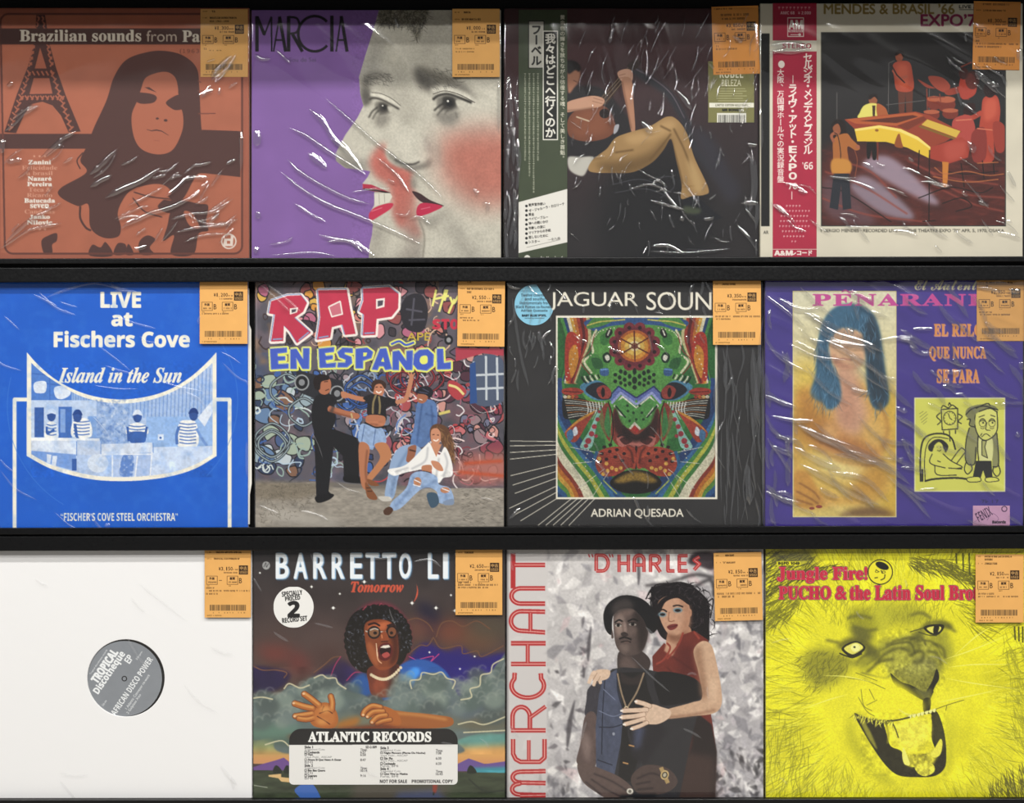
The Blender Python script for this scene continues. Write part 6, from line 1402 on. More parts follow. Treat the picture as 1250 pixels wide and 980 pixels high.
    for P in ([20, 595, 60, 590, 100, 598], [140, 560, 160, 540, 200, 556, 236, 545], [250, 520, 280, 508, 300, 520, 330, 520, 340, 540, 370, 560], [610, 560, 606, 530, 640, 524, 650, 500, 690, 506, 720, 498, 740, 520, 770, 530, 760, 560], [790, 600, 830, 590, 826, 560, 860, 548, 866, 510, 900, 500, 910, 470, 950, 448], [780, 690, 830, 680, 880, 690, 960, 660], [800, 720, 880, 716, 960, 712], [70, 765, 130, 750, 160, 770]):
        s.line(P, 5, 'c9c2a0', sm=1, fe=1, al=.9)
    # hands: open palm on the left, flat hand on the right
    SK, HL, DK = 'a8602c', 'd89a54', '5a2a16'
    s.blob([232, 650, 250, 620, 300, 610, 332, 640, 340, 680, 320, 704, 260, 700, 236, 680], SK); s.blob([330, 690, 370, 672, 420, 664, 400, 700, 340, 706], 'a0682c', fe=8)
    for P, w in (([250, 632, 214, 624, 176, 612], 21), ([248, 650, 210, 656, 178, 660], 19), ([272, 622, 240, 596, 212, 576], 21), ([258, 664, 224, 672, 190, 668], 17), ([316, 640, 318, 610, 312, 584], 20)):
        s.line(P, w + 4, DK, sm=1); s.line(P, w, SK, sm=1); s.line([v - (3 if i % 2 else 0) for i, v in enumerate(P)], w * .35, HL, sm=1, fe=2)
    s.blob([252, 640, 290, 618, 320, 640, 326, 680, 290, 696, 256, 680], 'b66e36', fe=4); s.line([[270, 650, 300, 640, 320, 650], [262, 660, 290, 676, 310, 690], [288, 622, 280, 640]], 4, DK, sm=1, fe=1); s.ell(292, 636, 18, 12, HL, fe=6, al=.8); s.ell(280, 680, 18, 9, HL, fe=6, al=.7)
    s.poly([520, 640, 600, 645, 700, 655, 760, 668, 740, 700, 560, 706, 500, 690], '9a5a2c', sm=1); s.line([540, 648, 640, 656, 740, 672], 8, HL, sm=1, fe=4, al=.7)
    s.blob([440, 640, 470, 620, 520, 626, 560, 650, 570, 690, 520, 694, 470, 670], SK)
    for P, w in (([500, 628, 466, 622, 440, 638, 430, 656], 17), ([510, 642, 470, 644, 446, 662], 17), ([520, 656, 486, 662, 462, 684], 17), ([536, 672, 506, 678, 480, 690], 15)):
        s.line(P, w + 4, DK, sm=1); s.line(P, w, SK, sm=1); s.line([v - (3 if i % 2 else 0) for i, v in enumerate(P)], w * .35, HL, sm=1, fe=2)
    for x, y in ((176, 612), (180, 660), (213, 577), (432, 655), (447, 662), (464, 683)): s.ell(x, y, 5, 4, 'e2b88c')
    s.blob([200, 725, 480, 690, 560, 700, 700, 715, 700, 740, 200, 740], '70361e', fe=6)
    # stars, streaks and the small mark
    for x, y, a in ((52, 133, 3), (242, 184, 4), (322, 262, 5), (346, 210, 3), (436, 166, 5), (612, 244, 5), (700, 262, 5), (770, 272, 5), (755, 215, 3), (676, 425, 3), (788, 486, 3), (842, 440, 3)): s.ell(x, y, a, a, 'f0efe8', fe=1); s.line([[x - 2 * a, y, x + 2 * a, y], [x, y - 2 * a, x, y + 2 * a]], 1.2, 'd8d8d0', al=.7)
    s.line([628, 172, 632, 200, 626, 226, 614, 244], 6, 'c8573f', sm=1, taper=1); s.line([[430, 270, 445, 255], [490, 252, 500, 245]], 3, 'a04054'); s.ell(75, 106, 14, 15, '9a9a98'); s.line([66, 112, 74, 96, 76, 112, 84, 98], 3, '4c4a4a', sm=1)
    for i, (c, x0, x1) in enumerate(zip('BARRETTOLIVE', (112, 178, 250, 318, 386, 442, 503, 566, 672, 728, 772, 830), (158, 226, 296, 362, 428, 490, 552, 608, 708, 744, 820, 870))):
        s.text('N', c, x0 + 4, 64, x1 + 4, 158, '39404c', fat=4); s.text('N', c, x0 + 2, 62, x1, 154, '8fb0cc', fat=3.6); s.text('N', c, x0, 62, x1 - 2, 152, 'e6ebee', fat=2)
    s.text('I', 'Tomorrow', 388, 166, 580, 204, 'c4523a', fat=1.2)
    root = record('dark record with an open-mouthed singer rising over clouds', r)
    cover(root, s)
    k = Sheet((334.0, 716.2, 383.0, 766.2), f, 2.6, 'e9e7e2')
    K = '1d1c1c'
    k.text('B', 'SPECIALLY', 133, 199, 208, 217, K, rot=-6, fat=.4); k.text('B', 'PRICED', 145, 218, 200, 234, K, rot=-6, fat=.4); k.text('B', '2', 156, 238, 197, 295, K, fat=2.5); k.text('B', 'RECORD SET', 134, 295, 226, 313, K, rot=-6, fat=.4)
    q = [(176 + 74 * math.cos(t), 259 + 76 * math.sin(t)) for t in np.linspace(0, 6.283, 60, endpoint=False)]
    o = attach('round_sticker', disc_mesh('round_sticker', k, q, f, -0.0004, 0.0002), OBI, root); o['label'] = 'round white sticker with a large numeral'
    k = Sheet((352.6, 888.5, 559.2, 958.4), f, 2.4, 'e4e2dd')
    k.poly([150, 700, 790, 700, 790, 764, 150, 766], '1b1a1b'); k.text('S', 'ATLANTIC RECORDS', 231, 718, 682, 754, 'f0eee8', fat=1.6)
    def tt(t, x, y, col='3c3a3a', fat=.2, h=9, w=5.0): k.text('N', t, x, y - h / 2, x + len(t) * w, y + h / 2, col, fat=fat)
    for i, (t, m, b) in enumerate((('Side 1', '', 1), ('Suggested Cuts:', 'Time:', 0), ('\u25a1 Cocinando', '6:57', 1), ('\u25a1 Vaya', '6:58', 1), ('   Vaya Publ., ASCAP', '', 0), ('\u25a1 Ahora Si Que Vamo A Gozar', '8:47', 1), ('   BMI', '', 0), ('Side 2', '', 1), ('Suggested Cuts:', 'Time:', 0), ('\u25a1 Ban Ban Quere', '10:14', 1), ('   BMI', '', 0), ('\u25a1 Guarare', '9:16', 1), ('   BMI', '', 0))):
        y = 774 + i * 9.4 + (i // 7) * 2; tt(t, 217, y, '1f1e1e' if b else '6a6868', .5 if b else 0)
        if m: tt(m, 422, y)
    tt('SD-2-509', 442, 774, '1f1e1e', .4)
    for i, (t, m, b) in enumerate((('Side 3', '', 1), ('Suggested Cuts:', 'Time:', 0), ('\u25a1 Night Flowers (Flores De Noche)', '7:08', 1), ('   Vaya Publ., ASCAP', '', 0), ('\u25a1 Slo Flo', '6:30', 1), ('   Vaya Publ., ASCAP', '', 0), ('\u25a1 Cocinando', '6:20', 1), ('   Fania, BMI', '', 0), ('Side 4', '', 1), ('Suggested Cuts:', 'Time:', 0), ('\u25a1 Que Viva La Musica', '16:45', 1), ('   Fania, BMI', '', 0))):
        y = 777 + i * 9.6; tt(t, 496, y, '1f1e1e' if b else '6a6868', .5 if b else 0)
        if m: tt(m, 700, y)
    k.text('B', 'NOT FOR SALE    PROMOTIONAL COPY', 494, 894, 762, 906, '2a2828', fat=.3)
    # rounded corners, rounder above
    def rr(x0, y0, x1, y1, a, b):
        P = [(x0 + a - a * math.cos(t), y0 + a - a * math.sin(t)) for t in np.linspace(0, 1.57, 8)] + [(x1 - a + a * math.sin(t), y0 + a - a * math.cos(t)) for t in np.linspace(0, 1.57, 8)]
        return P + [(x1 - b + b * math.cos(t), y1 - b + b * math.sin(t)) for t in np.linspace(0, 1.57, 6)] + [(x0 + b - b * math.sin(t), y1 - b + b * math.cos(t)) for t in np.linspace(0, 1.57, 6)]
    dense = []
    P = rr(160, 706, 780, 912, 44, 16)
    for i in range(len(P)):
        a_, b_ = np.array(P[i]), np.array(P[(i + 1) % len(P)])
        for t in np.linspace(0, 1, max(2, int(np.hypot(*(b_ - a_)) / 6)), endpoint=False): dense.append(tuple(a_ + (b_ - a_) * t))
    o = attach('promo_sticker', disc_mesh('promo_sticker', k, dense, f, -0.0004, 0.0002), OBI, root); o['label'] = 'white track list sticker with a black heading'
    price_label(root, 556.2, 749.8, '2,650', [(-11, 7, 'TOMORROW')], [(3, 43.4, 16, 1.7), (3, 46.4, 50, 2.0), (3, 49.6, 36, 2.0)], yd=-0.0036, seed=20, w=57)
    cr = [([440, 70, 500, 80, 560, 66], 4, .5), ([620, 90, 680, 84, 720, 110], 4, .5), ([30, 150, 60, 200], 3, .4), ([940, 500, 955, 460], 4, .6), ([240, 60, 260, 120], 3, .4)] + scatter_creases(7, (40, 60, 940, 940), 40, 30, 70, 3, .25, 95)
    film(root, (308.4, 667.4, 617.6, 979), f, [(-0.3, 120, 50, 20)], cr, BAG, SOFT_FOLD, seed=11)

def record_k():
    r = (618.5, 668, 932, 979)
    f = (615, 655, 3.0154)
    s = Sheet(r, f, bg='b8b5b4')
    g = np.random.default_rng(88)
    # crumpled foil
    s.poly([0, 40, 980, 40, 980, 985, 0, 985], 'c9c5c2', grad=('a8a4a6', 200, 60, 860, 900))
    def facets(n, box, seed, cols, L):
        q = np.random.default_rng(seed)
        for _ in range(n):
            x, y = q.uniform(box[0], box[2]), q.uniform(box[1], box[3]); a = q.uniform(0, 6.28); R = L * q.uniform(.3, 1.3)
            P = [(x + R * math.cos(a) + q.normal(0, R * .2), y + R * 1.2 * math.sin(a) + q.normal(0, R * .2)), (x + R * .4 * math.cos(a + 2), y + R * .6 * math.sin(a + 2)), (x + R * .8 * math.cos(a + 3.4), y + R * math.sin(a + 3.4)), (x + R * .3 * math.cos(a + 5), y + R * .5 * math.sin(a + 5))]
            s.poly(np.array(P), cols[q.integers(len(cols))], fe=2.5, al=q.uniform(.35, .85))
    facets(480, (165, 50, 970, 985), 1, ['e6e2de', 'd6d2ce', '9a9698', 'b4b0b0', '8b888c', 'f0ece6', 'a8a4a8', 'cbb8b8', '6c6a70', 'faf6f2', 'f4f0ec', 'dedad6'], 40)
    facets(160, (740, 300, 970, 985), 2, ['f2eeea', '8e8c90', '706e72', 'dedad8', 'c4bcc0'], 26); facets(90, (760, 780, 970, 985), 3, ['2e2c2e', '555256', 'd0ccca', '8a868a', '3a3436'], 22); facets(80, (20, 880, 240, 985), 4, ['3c393c', '6c6a6e', 'cfcbc8', '8a878a'], 18)
    facets(40, (165, 470, 300, 900), 5, ['403d40', '787478', 'e8e4e0', '5c585c'], 18); facets(26, (280, 300, 330, 520), 6, ['5a565a', '8e8a8c', 'e8e4e0'], 16); facets(30, (20, 60, 170, 980), 7, ['dcd8d4', 'c6c2c0', 'aaa6a8'], 30)
    for P in ([232, 700, 246, 640, 262, 600, 252, 680, 244, 740, 232, 780], [304, 420, 312, 360, 322, 330, 318, 420, 310, 460], [290, 470, 300, 500, 292, 520], [490, 100, 496, 60, 502, 140, 494, 180]): s.blob(P, '4a464a', fe=2, al=.85)
    s.blob([700, 60, 770, 60, 770, 120, 720, 110, 680, 96], '2a2024', fe=4, al=.9); s.line([[520, 180, 600, 170, 700, 140, 770, 150], [690, 190, 760, 160, 775, 220]], 12, '1e1a1c', sm=1, fe=4, al=.7); s.grain(160, 40, 975, 985, 0.06, 7, oct=2); s.grain(160, 40, 975, 985, 0.1, 60)
    s.poly([14, 50, 160, 50, 158, 985, 14, 985], 'cac5c2', fe=2, al=.75); s.poly([0, 40, 16, 50, 16, 985, 0, 985], '8a8686', fe=2)
    # her hair and body behind
    HB = '161112'
    s.blob([540, 200, 560, 182, 620, 170, 680, 176, 730, 210, 756, 250, 756, 330, 752, 388, 700, 376, 660, 340, 600, 380, 560, 330], HB)
    hs = inside([540, 200, 620, 165, 700, 180, 756, 240, 762, 330, 740, 390, 690, 340, 560, 320], 190, 3); s.strands(hs, g.uniform(0, 6.28, 190), 40, 4.5, '120e0f', .95, 1.4, 3); s.strands(hs[:70], g.uniform(0, 6.28, 70), 26, 2.4, '4a4044', .8, 1.4, 4)
    s.line([[530, 215, 560, 178, 610, 172], [522, 230, 545, 190, 580, 186], [600, 174, 650, 168, 700, 182], [740, 250, 770, 230, 760, 300], [560, 200, 540, 240, 556, 290]], 5, '161112', sm=1)
    SK, SH = 'b98f74', '7c5440'
    s.poly([610, 340, 680, 330, 690, 380, 660, 430, 600, 430], 'a87c62', sm=1)
    s.blob([566, 250, 590, 222, 640, 214, 676, 240, 686, 290, 672, 340, 630, 364, 604, 356, 578, 310], SK); s.blob([640, 220, 680, 250, 684, 330, 650, 350, 664, 280], 'a67a60', fe=8); s.blob([600, 356, 640, 364, 670, 346, 660, 376, 620, 384], SH, fe=6)
    s.blob([560, 270, 580, 230, 640, 208, 690, 240, 680, 250, 640, 226, 596, 240, 574, 280], HB)
    s.line([[570, 272, 586, 268, 600, 276], [622, 256, 640, 252, 660, 258]], 6, '261a18', sm=1); s.ell(583, 286, 15, 9, '5f7f8c', fe=2); s.ell(640, 270, 17, 9, '5f7f8c', fe=2); s.ell(584, 286, 10, 5, '201816'); s.ell(640, 271, 11, 5.5, '201816'); s.line([608, 276, 606, 306, 616, 312, 628, 308], 4, '8a604a', sm=1, fe=1); s.blob([600, 332, 616, 322, 640, 322, 634, 336, 614, 344], '6f2f2c'); s.line([602, 332, 620, 331, 638, 325], 2, '3a1614', sm=1); s.ell(686, 280, 6, 14, 'a67a60')
    s.poly([546, 440, 590, 390, 620, 420, 660, 360, 700, 345, 752, 380, 760, 420, 740, 520, 770, 700, 782, 790, 776, 985, 600, 985, 560, 700], '682a22', sm=0); s.poly([600, 384, 640, 400, 620, 440, 590, 420], SK, fe=2); s.line([[600, 390, 612, 410, 590, 450, 560, 470], [660, 352, 640, 400, 600, 450], [700, 350, 720, 376]], 7, '8a3a2e', sm=1, fe=1); s.blob([640, 420, 690, 400, 700, 500, 650, 520], '54201c', fe=14); s.line([[620, 440, 680, 480, 740, 520], [600, 480, 660, 540]], 4, '481a18', sm=1, fe=2)
    s.poly([560, 640, 700, 640, 764, 690, 784, 790, 776, 985, 560, 985], '221a1a', fe=3); s.poly([600, 780, 776, 810, 776, 985, 600, 985], '3c2c28', fe=12); s.blob([610, 740, 650, 716, 690, 730, 680, 790, 640, 820, 604, 800], '5a2a24', fe=6)
    # him
    DK = '2c2625'
    s.poly([420, 430, 470, 410, 520, 430, 540, 470, 500, 530, 430, 520], '3a302e', sm=1)
    s.blob([404, 290, 430, 250, 490, 250, 520, 300, 530, 360, 510, 420, 470, 436, 436, 430, 410, 390], '4f423e'); s.blob([470, 260, 524, 310, 530, 370, 500, 430, 490, 350], '2c2422', fe=9); s.blob([408, 300, 430, 270, 446, 300, 430, 360, 416, 370], '7c6a62', fe=7); s.blob([430, 262, 480, 262, 470, 286, 434, 290], '66554e', fe=6)
    s.blob([366, 290, 380, 250, 420, 220, 470, 216, 520, 236, 556, 280, 568, 330, 540, 356, 510, 300, 470, 264, 420, 270, 400, 300, 396, 360, 374, 340], '141314'); s.blob([400, 250, 450, 226, 480, 260, 430, 270, 404, 290], '3a3432', fe=8)
    s.blob([414, 330, 436, 334, 430, 360, 416, 352], '8a766c', fe=5); s.blob([452, 334, 486, 334, 482, 360, 456, 362], '5f504a', fe=6); s.blob([438, 316, 450, 318, 452, 358, 440, 360], '86726a', fe=3); s.blob([426, 396, 460, 398, 456, 424, 436, 424], '6a5a53', fe=6); s.blob([436, 440, 470, 446, 490, 490, 450, 500, 428, 480], '5a4b46', fe=8)
    s.line([[408, 316, 424, 306, 438, 313], [456, 312, 476, 303, 494, 310]], 6, '120e0d', sm=1); s.ell(421, 326, 12, 6, 'a39a92'); s.ell(474, 322, 14, 6, '8f857e'); s.ell(421, 326, 6, 6, '120e0d'); s.ell(474, 322, 7, 6, '120e0d'); s.line([[409, 322, 421, 319, 433, 324], [460, 318, 474, 315, 488, 320]], 3, '120e0d', sm=1); s.line([[436, 312, 440, 350, 434, 362]], 4, '6e5c54', sm=1, fe=1); s.blob([430, 356, 446, 350, 458, 362, 440, 368], '332a28'); s.line([424, 376, 444, 370, 470, 378], 6, '171312', sm=1); s.line([430, 388, 450, 384, 468, 388], 4, '1b1514', sm=1); s.ell(452, 388, 9, 3, '6d544c', al=.6); s.blob([404, 370, 398, 340, 396, 372], '4f423e')
    s.poly([400, 486, 440, 480, 520, 486, 580, 500, 720, 540, 730, 600, 700, 700, 640, 985, 420, 985, 340, 830, 350, 560, 370, 510], '2a292c', sm=0); s.poly([310, 560, 346, 530, 366, 560, 350, 660, 300, 658, 304, 600], '35333a', sm=1)
    s.poly([340, 660, 300, 658, 282, 760, 268, 830, 310, 850, 340, 830], '584844', sm=1); s.blob([286, 760, 300, 720, 320, 760, 310, 830], '7a6862', fe=8)
    s.poly([366, 520, 416, 486, 420, 560, 440, 640, 430, 760, 400, 910, 380, 900, 340, 870, 338, 700, 350, 580], '454b5e', sm=0); s.grain(336, 486, 440, 910, 0.14, 16, 30); s.line([[372, 520, 364, 640, 360, 800], [416, 500, 420, 570, 440, 640], [350, 700, 400, 700, 436, 690], [344, 820, 400, 840]], 4, '1e2230', sm=1, fe=1); s.ell(404, 725, 5, 6, '8a8e9a'); s.line([[350, 640, 400, 660, 436, 650], [366, 560, 410, 600]], 3, '7c849c', sm=1, fe=1, al=.8)
    s.poly([416, 500, 520, 496, 530, 560, 560, 640, 500, 800, 470, 900, 420, 900, 436, 700, 440, 640], '1b1a1b'); s.blob([430, 500, 470, 520, 516, 498, 500, 540, 440, 540], '2c2524', fe=3); s.poly([560, 500, 700, 520, 728, 590, 600, 620, 570, 600], '151416', sm=1); s.line([[470, 770, 460, 700, 500, 640], [560, 620, 540, 720, 500, 850]], 4, '3a383c', sm=1, fe=2); s.poly([470, 660, 560, 640, 600, 720, 520, 840, 470, 810], '222024', fe=6); s.poly([480, 690, 520, 700, 500, 780, 478, 780], '4c5470', fe=10, al=.7)
    s.line([[418, 502, 432, 570, 450, 626], [516, 500, 490, 570, 456, 626]], 5, 'b9a184', sm=1); s.line([[418, 502, 432, 570, 450, 626], [516, 500, 490, 570, 456, 626]], 2, '6a5844', sm=1); s.ell(451, 632, 9, 9, 'c9b595'); s.ell(451, 632, 5, 5, '55473a')
    for x, y in ((470, 768), (448, 832)): s.line([x - 10, y - 2, x + 10, y + 3], 5, 'b08658')
    # his hands at the waist, watch and ring
    s.blob([270, 840, 300, 830, 350, 850, 420, 880, 470, 920, 470, 950, 400, 970, 340, 940, 290, 900], '5a4a45'); s.line([[330, 870, 400, 900, 456, 936], [320, 890, 380, 930, 440, 960], [300, 900, 360, 950]], 5, '33292a', sm=1, fe=2); s.blob([470, 880, 520, 840, 600, 850, 640, 900, 600, 940, 520, 950, 480, 930], '4a3c38'); s.line([[490, 890, 540, 870, 580, 880], [486, 910, 540, 900], [490, 930, 550, 924]], 5, '2a2222', sm=1, fe=2); s.ell(464, 936, 12, 11, 'd8d2c4'); s.ell(464, 936, 6, 6, '6e6a60'); s.poly([430, 950, 560, 945, 560, 985, 420, 985], '15161a', fe=4)
    s.line([578, 848, 604, 906], 15, 'a48a5c'); s.ell(592, 876, 15, 18, 'c0a672', rot=.4); s.ell(592, 876, 10, 12, '3a332a', rot=.4); s.ell(592, 876, 6, 8, 'b0a890', rot=.4)
    # her arms and hands
    s.poly([698, 420, 730, 384, 764, 400, 784, 470, 800, 560, 800, 620, 770, 650, 690, 660, 600, 668, 590, 640, 690, 610, 730, 590, 716, 500], 'c3a083', sm=1); s.blob([700, 430, 724, 400, 736, 480, 750, 580, 726, 590, 714, 500], '8f6a52', fe=8, al=.8); s.line([600, 664, 690, 656, 780, 636], 8, '8f6a52', sm=1, fe=4); s.ell(770, 560, 14, 50, 'd8b89a', fe=10, al=.7)
    s.blob([500, 640, 540, 616, 580, 626, 614, 640, 606, 668, 560, 690, 510, 680], 'd0b39a')
    for P, w in (([530, 636, 490, 638, 436, 640], 15), ([520, 652, 480, 660, 432, 664], 15), ([520, 668, 480, 680, 444, 690], 14), ([530, 682, 500, 696, 470, 706], 13), ([540, 624, 516, 614, 486, 606], 15)):
        s.line(P, w + 3, '7a5c4a', sm=1); s.line(P, w, 'd4b8a0', sm=1)
    for x, y in ((434, 640), (431, 664), (443, 690), (470, 706), (486, 606)): s.ell(x, y, 6, 4, 'ece2d8')
    s.blob([330, 500, 350, 488, 390, 492, 384, 520, 350, 530, 326, 524], 'd0b39a')
    for P, w in (([350, 510, 330, 500, 312, 540], 13), ([356, 512, 340, 520, 330, 548], 12), ([372, 510, 350, 512, 356, 540], 12)): s.line(P, w, 'd4b8a0', sm=1)
    s.line([[344, 500, 326, 530], [356, 512, 342, 540]], 2, '8a6a56', sm=1)
    s.grain(260, 200, 800, 985, 0.06, 8, oct=2)
    # sideways title: triple-lined red strokes; and the top line
    RD, PK = 'ad2f30', 'e2a49c'
    def tri(P, w=17, closed=0):
        s.line(P, w, RD, closed=closed); s.line(P, w * .18, PK, closed=closed)
    def arc(cx, cy, rx, ry, a0, a1, n=16): return [(cx + rx * math.cos(math.radians(t)), cy + ry * math.sin(math.radians(t))) for t in np.linspace(a0, a1, n)]
    L, R = 26.0, 154.0
    s.line([(34, 60), (34, 190)], 18, RD)
    tri([(40, 104), (152, 104)])
    tri([(152, 190)] + arc(62, 218, 34, 28, -90, -270) + [(152, 246)])
    tri([(152, 276)] + arc(64, 310, 38, 36, -90, -270) + [(152, 352)]); tri([(98, 280), (98, 348)], 15)
    tri([(L, 392), (R, 392)]); tri([(L, 468), (R, 468)]); tri([(88, 396), (88, 464)], 15)
    tri([(40, 500)] + arc(88, 548, 60, 44, 215, -35, 24) + [(136, 502)])
    tri([(R, 712), (L, 712)]); tri([(32, 704)] + arc(64, 662, 32, 36, 180, 360) + [(96, 704)]); tri([(98, 664), (154, 624)], 15)
    tri([(34, 744), (34, 798), (44, 818), (62, 828), (132, 828), (150, 812), (150, 744)]); tri([(92, 748), (92, 822)], 14)
    tri([(R, 862)] + arc(60, 884, 28, 20, -90, -270, 8) + [(R, 906)]); tri([(60, 906)] + arc(58, 928, 28, 20, -90, -270, 8) + [(R, 950)]); tri([(R, 950), (60, 952)])
    def tr2(P): s.line(P, 13, RD); s.line(P, 2, PK)
    s.line([[312, 64, 316, 76], [324, 64, 328, 76], [388, 64, 392, 76], [398, 64, 402, 76]], 5, RD)
    tr2([(340, 126), (340, 68), (362, 68)] + arc(362, 97, 22, 29, -90, 90, 10) + [(340, 126)]); tr2([(424, 66), (424, 130)]); tr2([(458, 66), (458, 130)]); tr2([(428, 98), (454, 98)])
    tr2([(480, 130), (480, 90)] + arc(498, 86, 18, 18, 180, 360, 8) + [(516, 130)]); tr2([(484, 104), (512, 104)]); tr2([(540, 130), (540, 70), (560, 70)] + arc(560, 85, 14, 15, -90, 90, 8) + [(546, 100)]); tr2([(556, 100), (576, 130)]); tr2([(604, 66), (604, 126), (628, 126)]); tr2([(640, 126), (676, 126)]); tr2([(645, 68), (645, 126)]); tr2([(642, 70), (676, 70)]); tr2([(645, 98), (672, 98)]); tr2([(720, 74), (700, 86), (720, 100), (700, 122)])
    root = record('silver foil record with an embracing couple and red sideways lettering', r)
    cover(root, s)
    price_label(root, 871.2, 756.6, '2,150', [(-14, 3.4, 'MERCHANT'), (-11, 12, '"D" HARLEST')], [(3, 50, 52, 2.2), (3, 53.6, 21, 2.4)], rot=-1.2, yd=-0.0036, seed=23, w=58.2)
    cr = scatter_creases(12, (20, 60, 940, 960), 60, 40, 90, 3, .3, 96) + [([470, 440, 540, 510, 610, 570], 2.5, .3), ([20, 60, 70, 64, 160, 56], 4, .6), ([940, 500, 955, 560], 5, .5), ([520, 330, 580, 390], 4, .4), ([960, 120, 958, 300], 4, .5)]
    film(root, (617.8, 667.4, 933, 979), f, [(-0.4, 110, 50, 50)], cr, BAG, SOFT_FOLD, seed=12)

def record_l():
    r = (935, 668, 1251, 979)
    f = (925, 655, 3.0154)
    s = Sheet(r, f, bg='d6cf22')
    g = np.random.default_rng(99)
    Y, K, OL = 'd9d11c', '2b2a18', '8a8a1c'
    s.grain(20, 40, 990, 985, 0.16, 120)
    # mane: strands running outwards from the face
    pts = g.uniform((25, 50), (990, 985), (2600, 2)); ang = np.arctan2(pts[:, 1] - 560, pts[:, 0] - 540) + g.normal(0, .25, 2600)
    d = np.hypot((pts[:, 0] - 540) / 300, (pts[:, 1] - 560) / 380)
    s.strands(pts[d > .95], ang[d > .95], 120, 3.6, 'a5a21a', .6, .1, 1); s.strands(pts[d > 1.1][::3], ang[d > 1.1][::3], 120, 3, '66651a', .6, .1, 2); s.strands(pts[d > .9][::2], ang[d > .9][::2], 110, 3, 'e8e448', .65, .1, 3)
    for P, a, n, c in (([30, 60, 200, 60, 330, 100, 250, 130, 120, 170, 60, 250, 30, 330], 2.6, 240, K), ([560, 70, 680, 80, 790, 140, 800, 190, 680, 130, 560, 110], .5, 200, '3c3a18'), ([60, 250, 120, 200, 190, 170, 160, 260, 60, 320], 2.4, 130, '55541a'), ([700, 240, 800, 200, 860, 340, 780, 330], .5, 70, '6a681c'), ([840, 900, 980, 820, 985, 985, 860, 985], 1.3, 170, '3c3a18'), ([40, 700, 120, 640, 200, 800, 180, 980, 60, 980], 1.7, 130, '86841c'), ([900, 330, 980, 420, 985, 760, 930, 700], 1.2, 110, '8f8d20'), ([200, 880, 320, 800, 420, 985, 220, 985], 1.5, 80, '98951e')):
        q = inside(P, n, int(a * 10)); s.strands(q, g.normal(a, .22, n), 90, 3.2, c, .75, .1, int(a * 7))
    s.blob([60, 60, 200, 50, 180, 90, 60, 90], '4c4a48', fe=16, al=.7); s.line([[730, 60, 732, 100], [755, 60, 757, 130], [778, 60, 780, 140], [945, 330, 948, 380], [960, 330, 962, 385], [975, 330, 976, 390]], 6, '4a4a16', fe=1)
    # face
    s.blob([200, 300, 330, 240, 520, 230, 680, 260, 740, 340, 720, 480, 760, 640, 700, 760, 600, 880, 460, 880, 340, 760, 250, 640, 190, 480], 'cfc92a', fe=40, al=.7)
    s.blob([170, 430, 250, 410, 330, 440, 330, 500, 230, 560, 180, 510], '7c7a26', fe=18, al=.8); q = inside([160, 430, 300, 410, 340, 480, 230, 560, 170, 510], 150, 5); s.strands(q, g.normal(2.2, .35, 150), 44, 2.6, '45441c', .55, .15, 5)
    s.blob([330, 280, 400, 260, 450, 320, 420, 380, 360, 370], '76751f', fe=16, al=.7); s.blob([340, 330, 400, 340, 420, 380, 370, 390], '55542a', fe=10, al=.8); s.blob([480, 260, 580, 250, 640, 300, 560, 330, 480, 310], '8f8d28', fe=18, al=.7)
    q = inside([220, 220, 440, 200, 700, 240, 640, 330, 400, 340, 260, 330], 320, 6); s.strands(q, g.normal(-1.3, .35, 320), 44, 2.6, '77761e', .6, .15, 6)
    s.blob([450, 400, 520, 370, 600, 350, 660, 400, 680, 470, 650, 540, 600, 570, 520, 540, 480, 500], '96943a', fe=16, al=.9); s.blob([560, 370, 590, 360, 600, 400, 580, 440, 550, 420], '6a6928', fe=8, al=.8); s.blob([590, 440, 660, 460, 650, 520, 600, 540, 560, 500], '6f6e3c', fe=10, al=.8); s.grain(440, 340, 690, 560, 0.25, 12)
    s.line([[450, 420, 500, 395, 560, 390, 580, 430], [560, 380, 600, 370, 620, 400], [600, 380, 650, 390, 680, 440], [400, 470, 440, 440, 450, 410]], 7, '4c4b22', sm=1, fe=3, al=.8)
    # wrinkles of the snarl, bridge and nose
    s.blob([380, 440, 430, 400, 480, 380, 470, 420, 420, 470, 380, 500], '86852a', fe=14, al=.8); s.blob([640, 360, 690, 360, 720, 420, 700, 480, 670, 430], '8a892c', fe=14, al=.8); s.blob([420, 250, 480, 240, 500, 300, 470, 360, 430, 330], 'a5a32c', fe=16, al=.7)
    s.line([[430, 470, 470, 430, 520, 410, 560, 420], [400, 500, 450, 460, 500, 450], [470, 400, 520, 380, 570, 372, 600, 384], [560, 440, 590, 420, 610, 430, 600, 460, 570, 460], [620, 420, 660, 430, 676, 470], [640, 390, 680, 410, 690, 450], [360, 470, 390, 440, 440, 420]], 9, '45441f', sm=1, fe=4, al=.85)
    s.line([[380, 500, 420, 510, 470, 520, 490, 505], [390, 520, 440, 540, 500, 560]], 6, '6a692a', sm=1, fe=3, al=.8); s.line([[330, 300, 370, 290, 420, 300], [350, 330, 400, 345, 440, 340], [560, 290, 600, 280, 640, 300], [250, 380, 300, 390], [700, 330, 730, 350]], 10, '5a5926', sm=1, fe=5, al=.8)
    s.blob([500, 500, 560, 480, 620, 490, 656, 500, 640, 550, 610, 590, 560, 550], '77752f', fe=8, al=.9); s.blob([530, 490, 600, 470, 640, 480, 600, 510], '9d9b46', fe=10, al=.8); s.grain(500, 470, 660, 580, .3, 8)
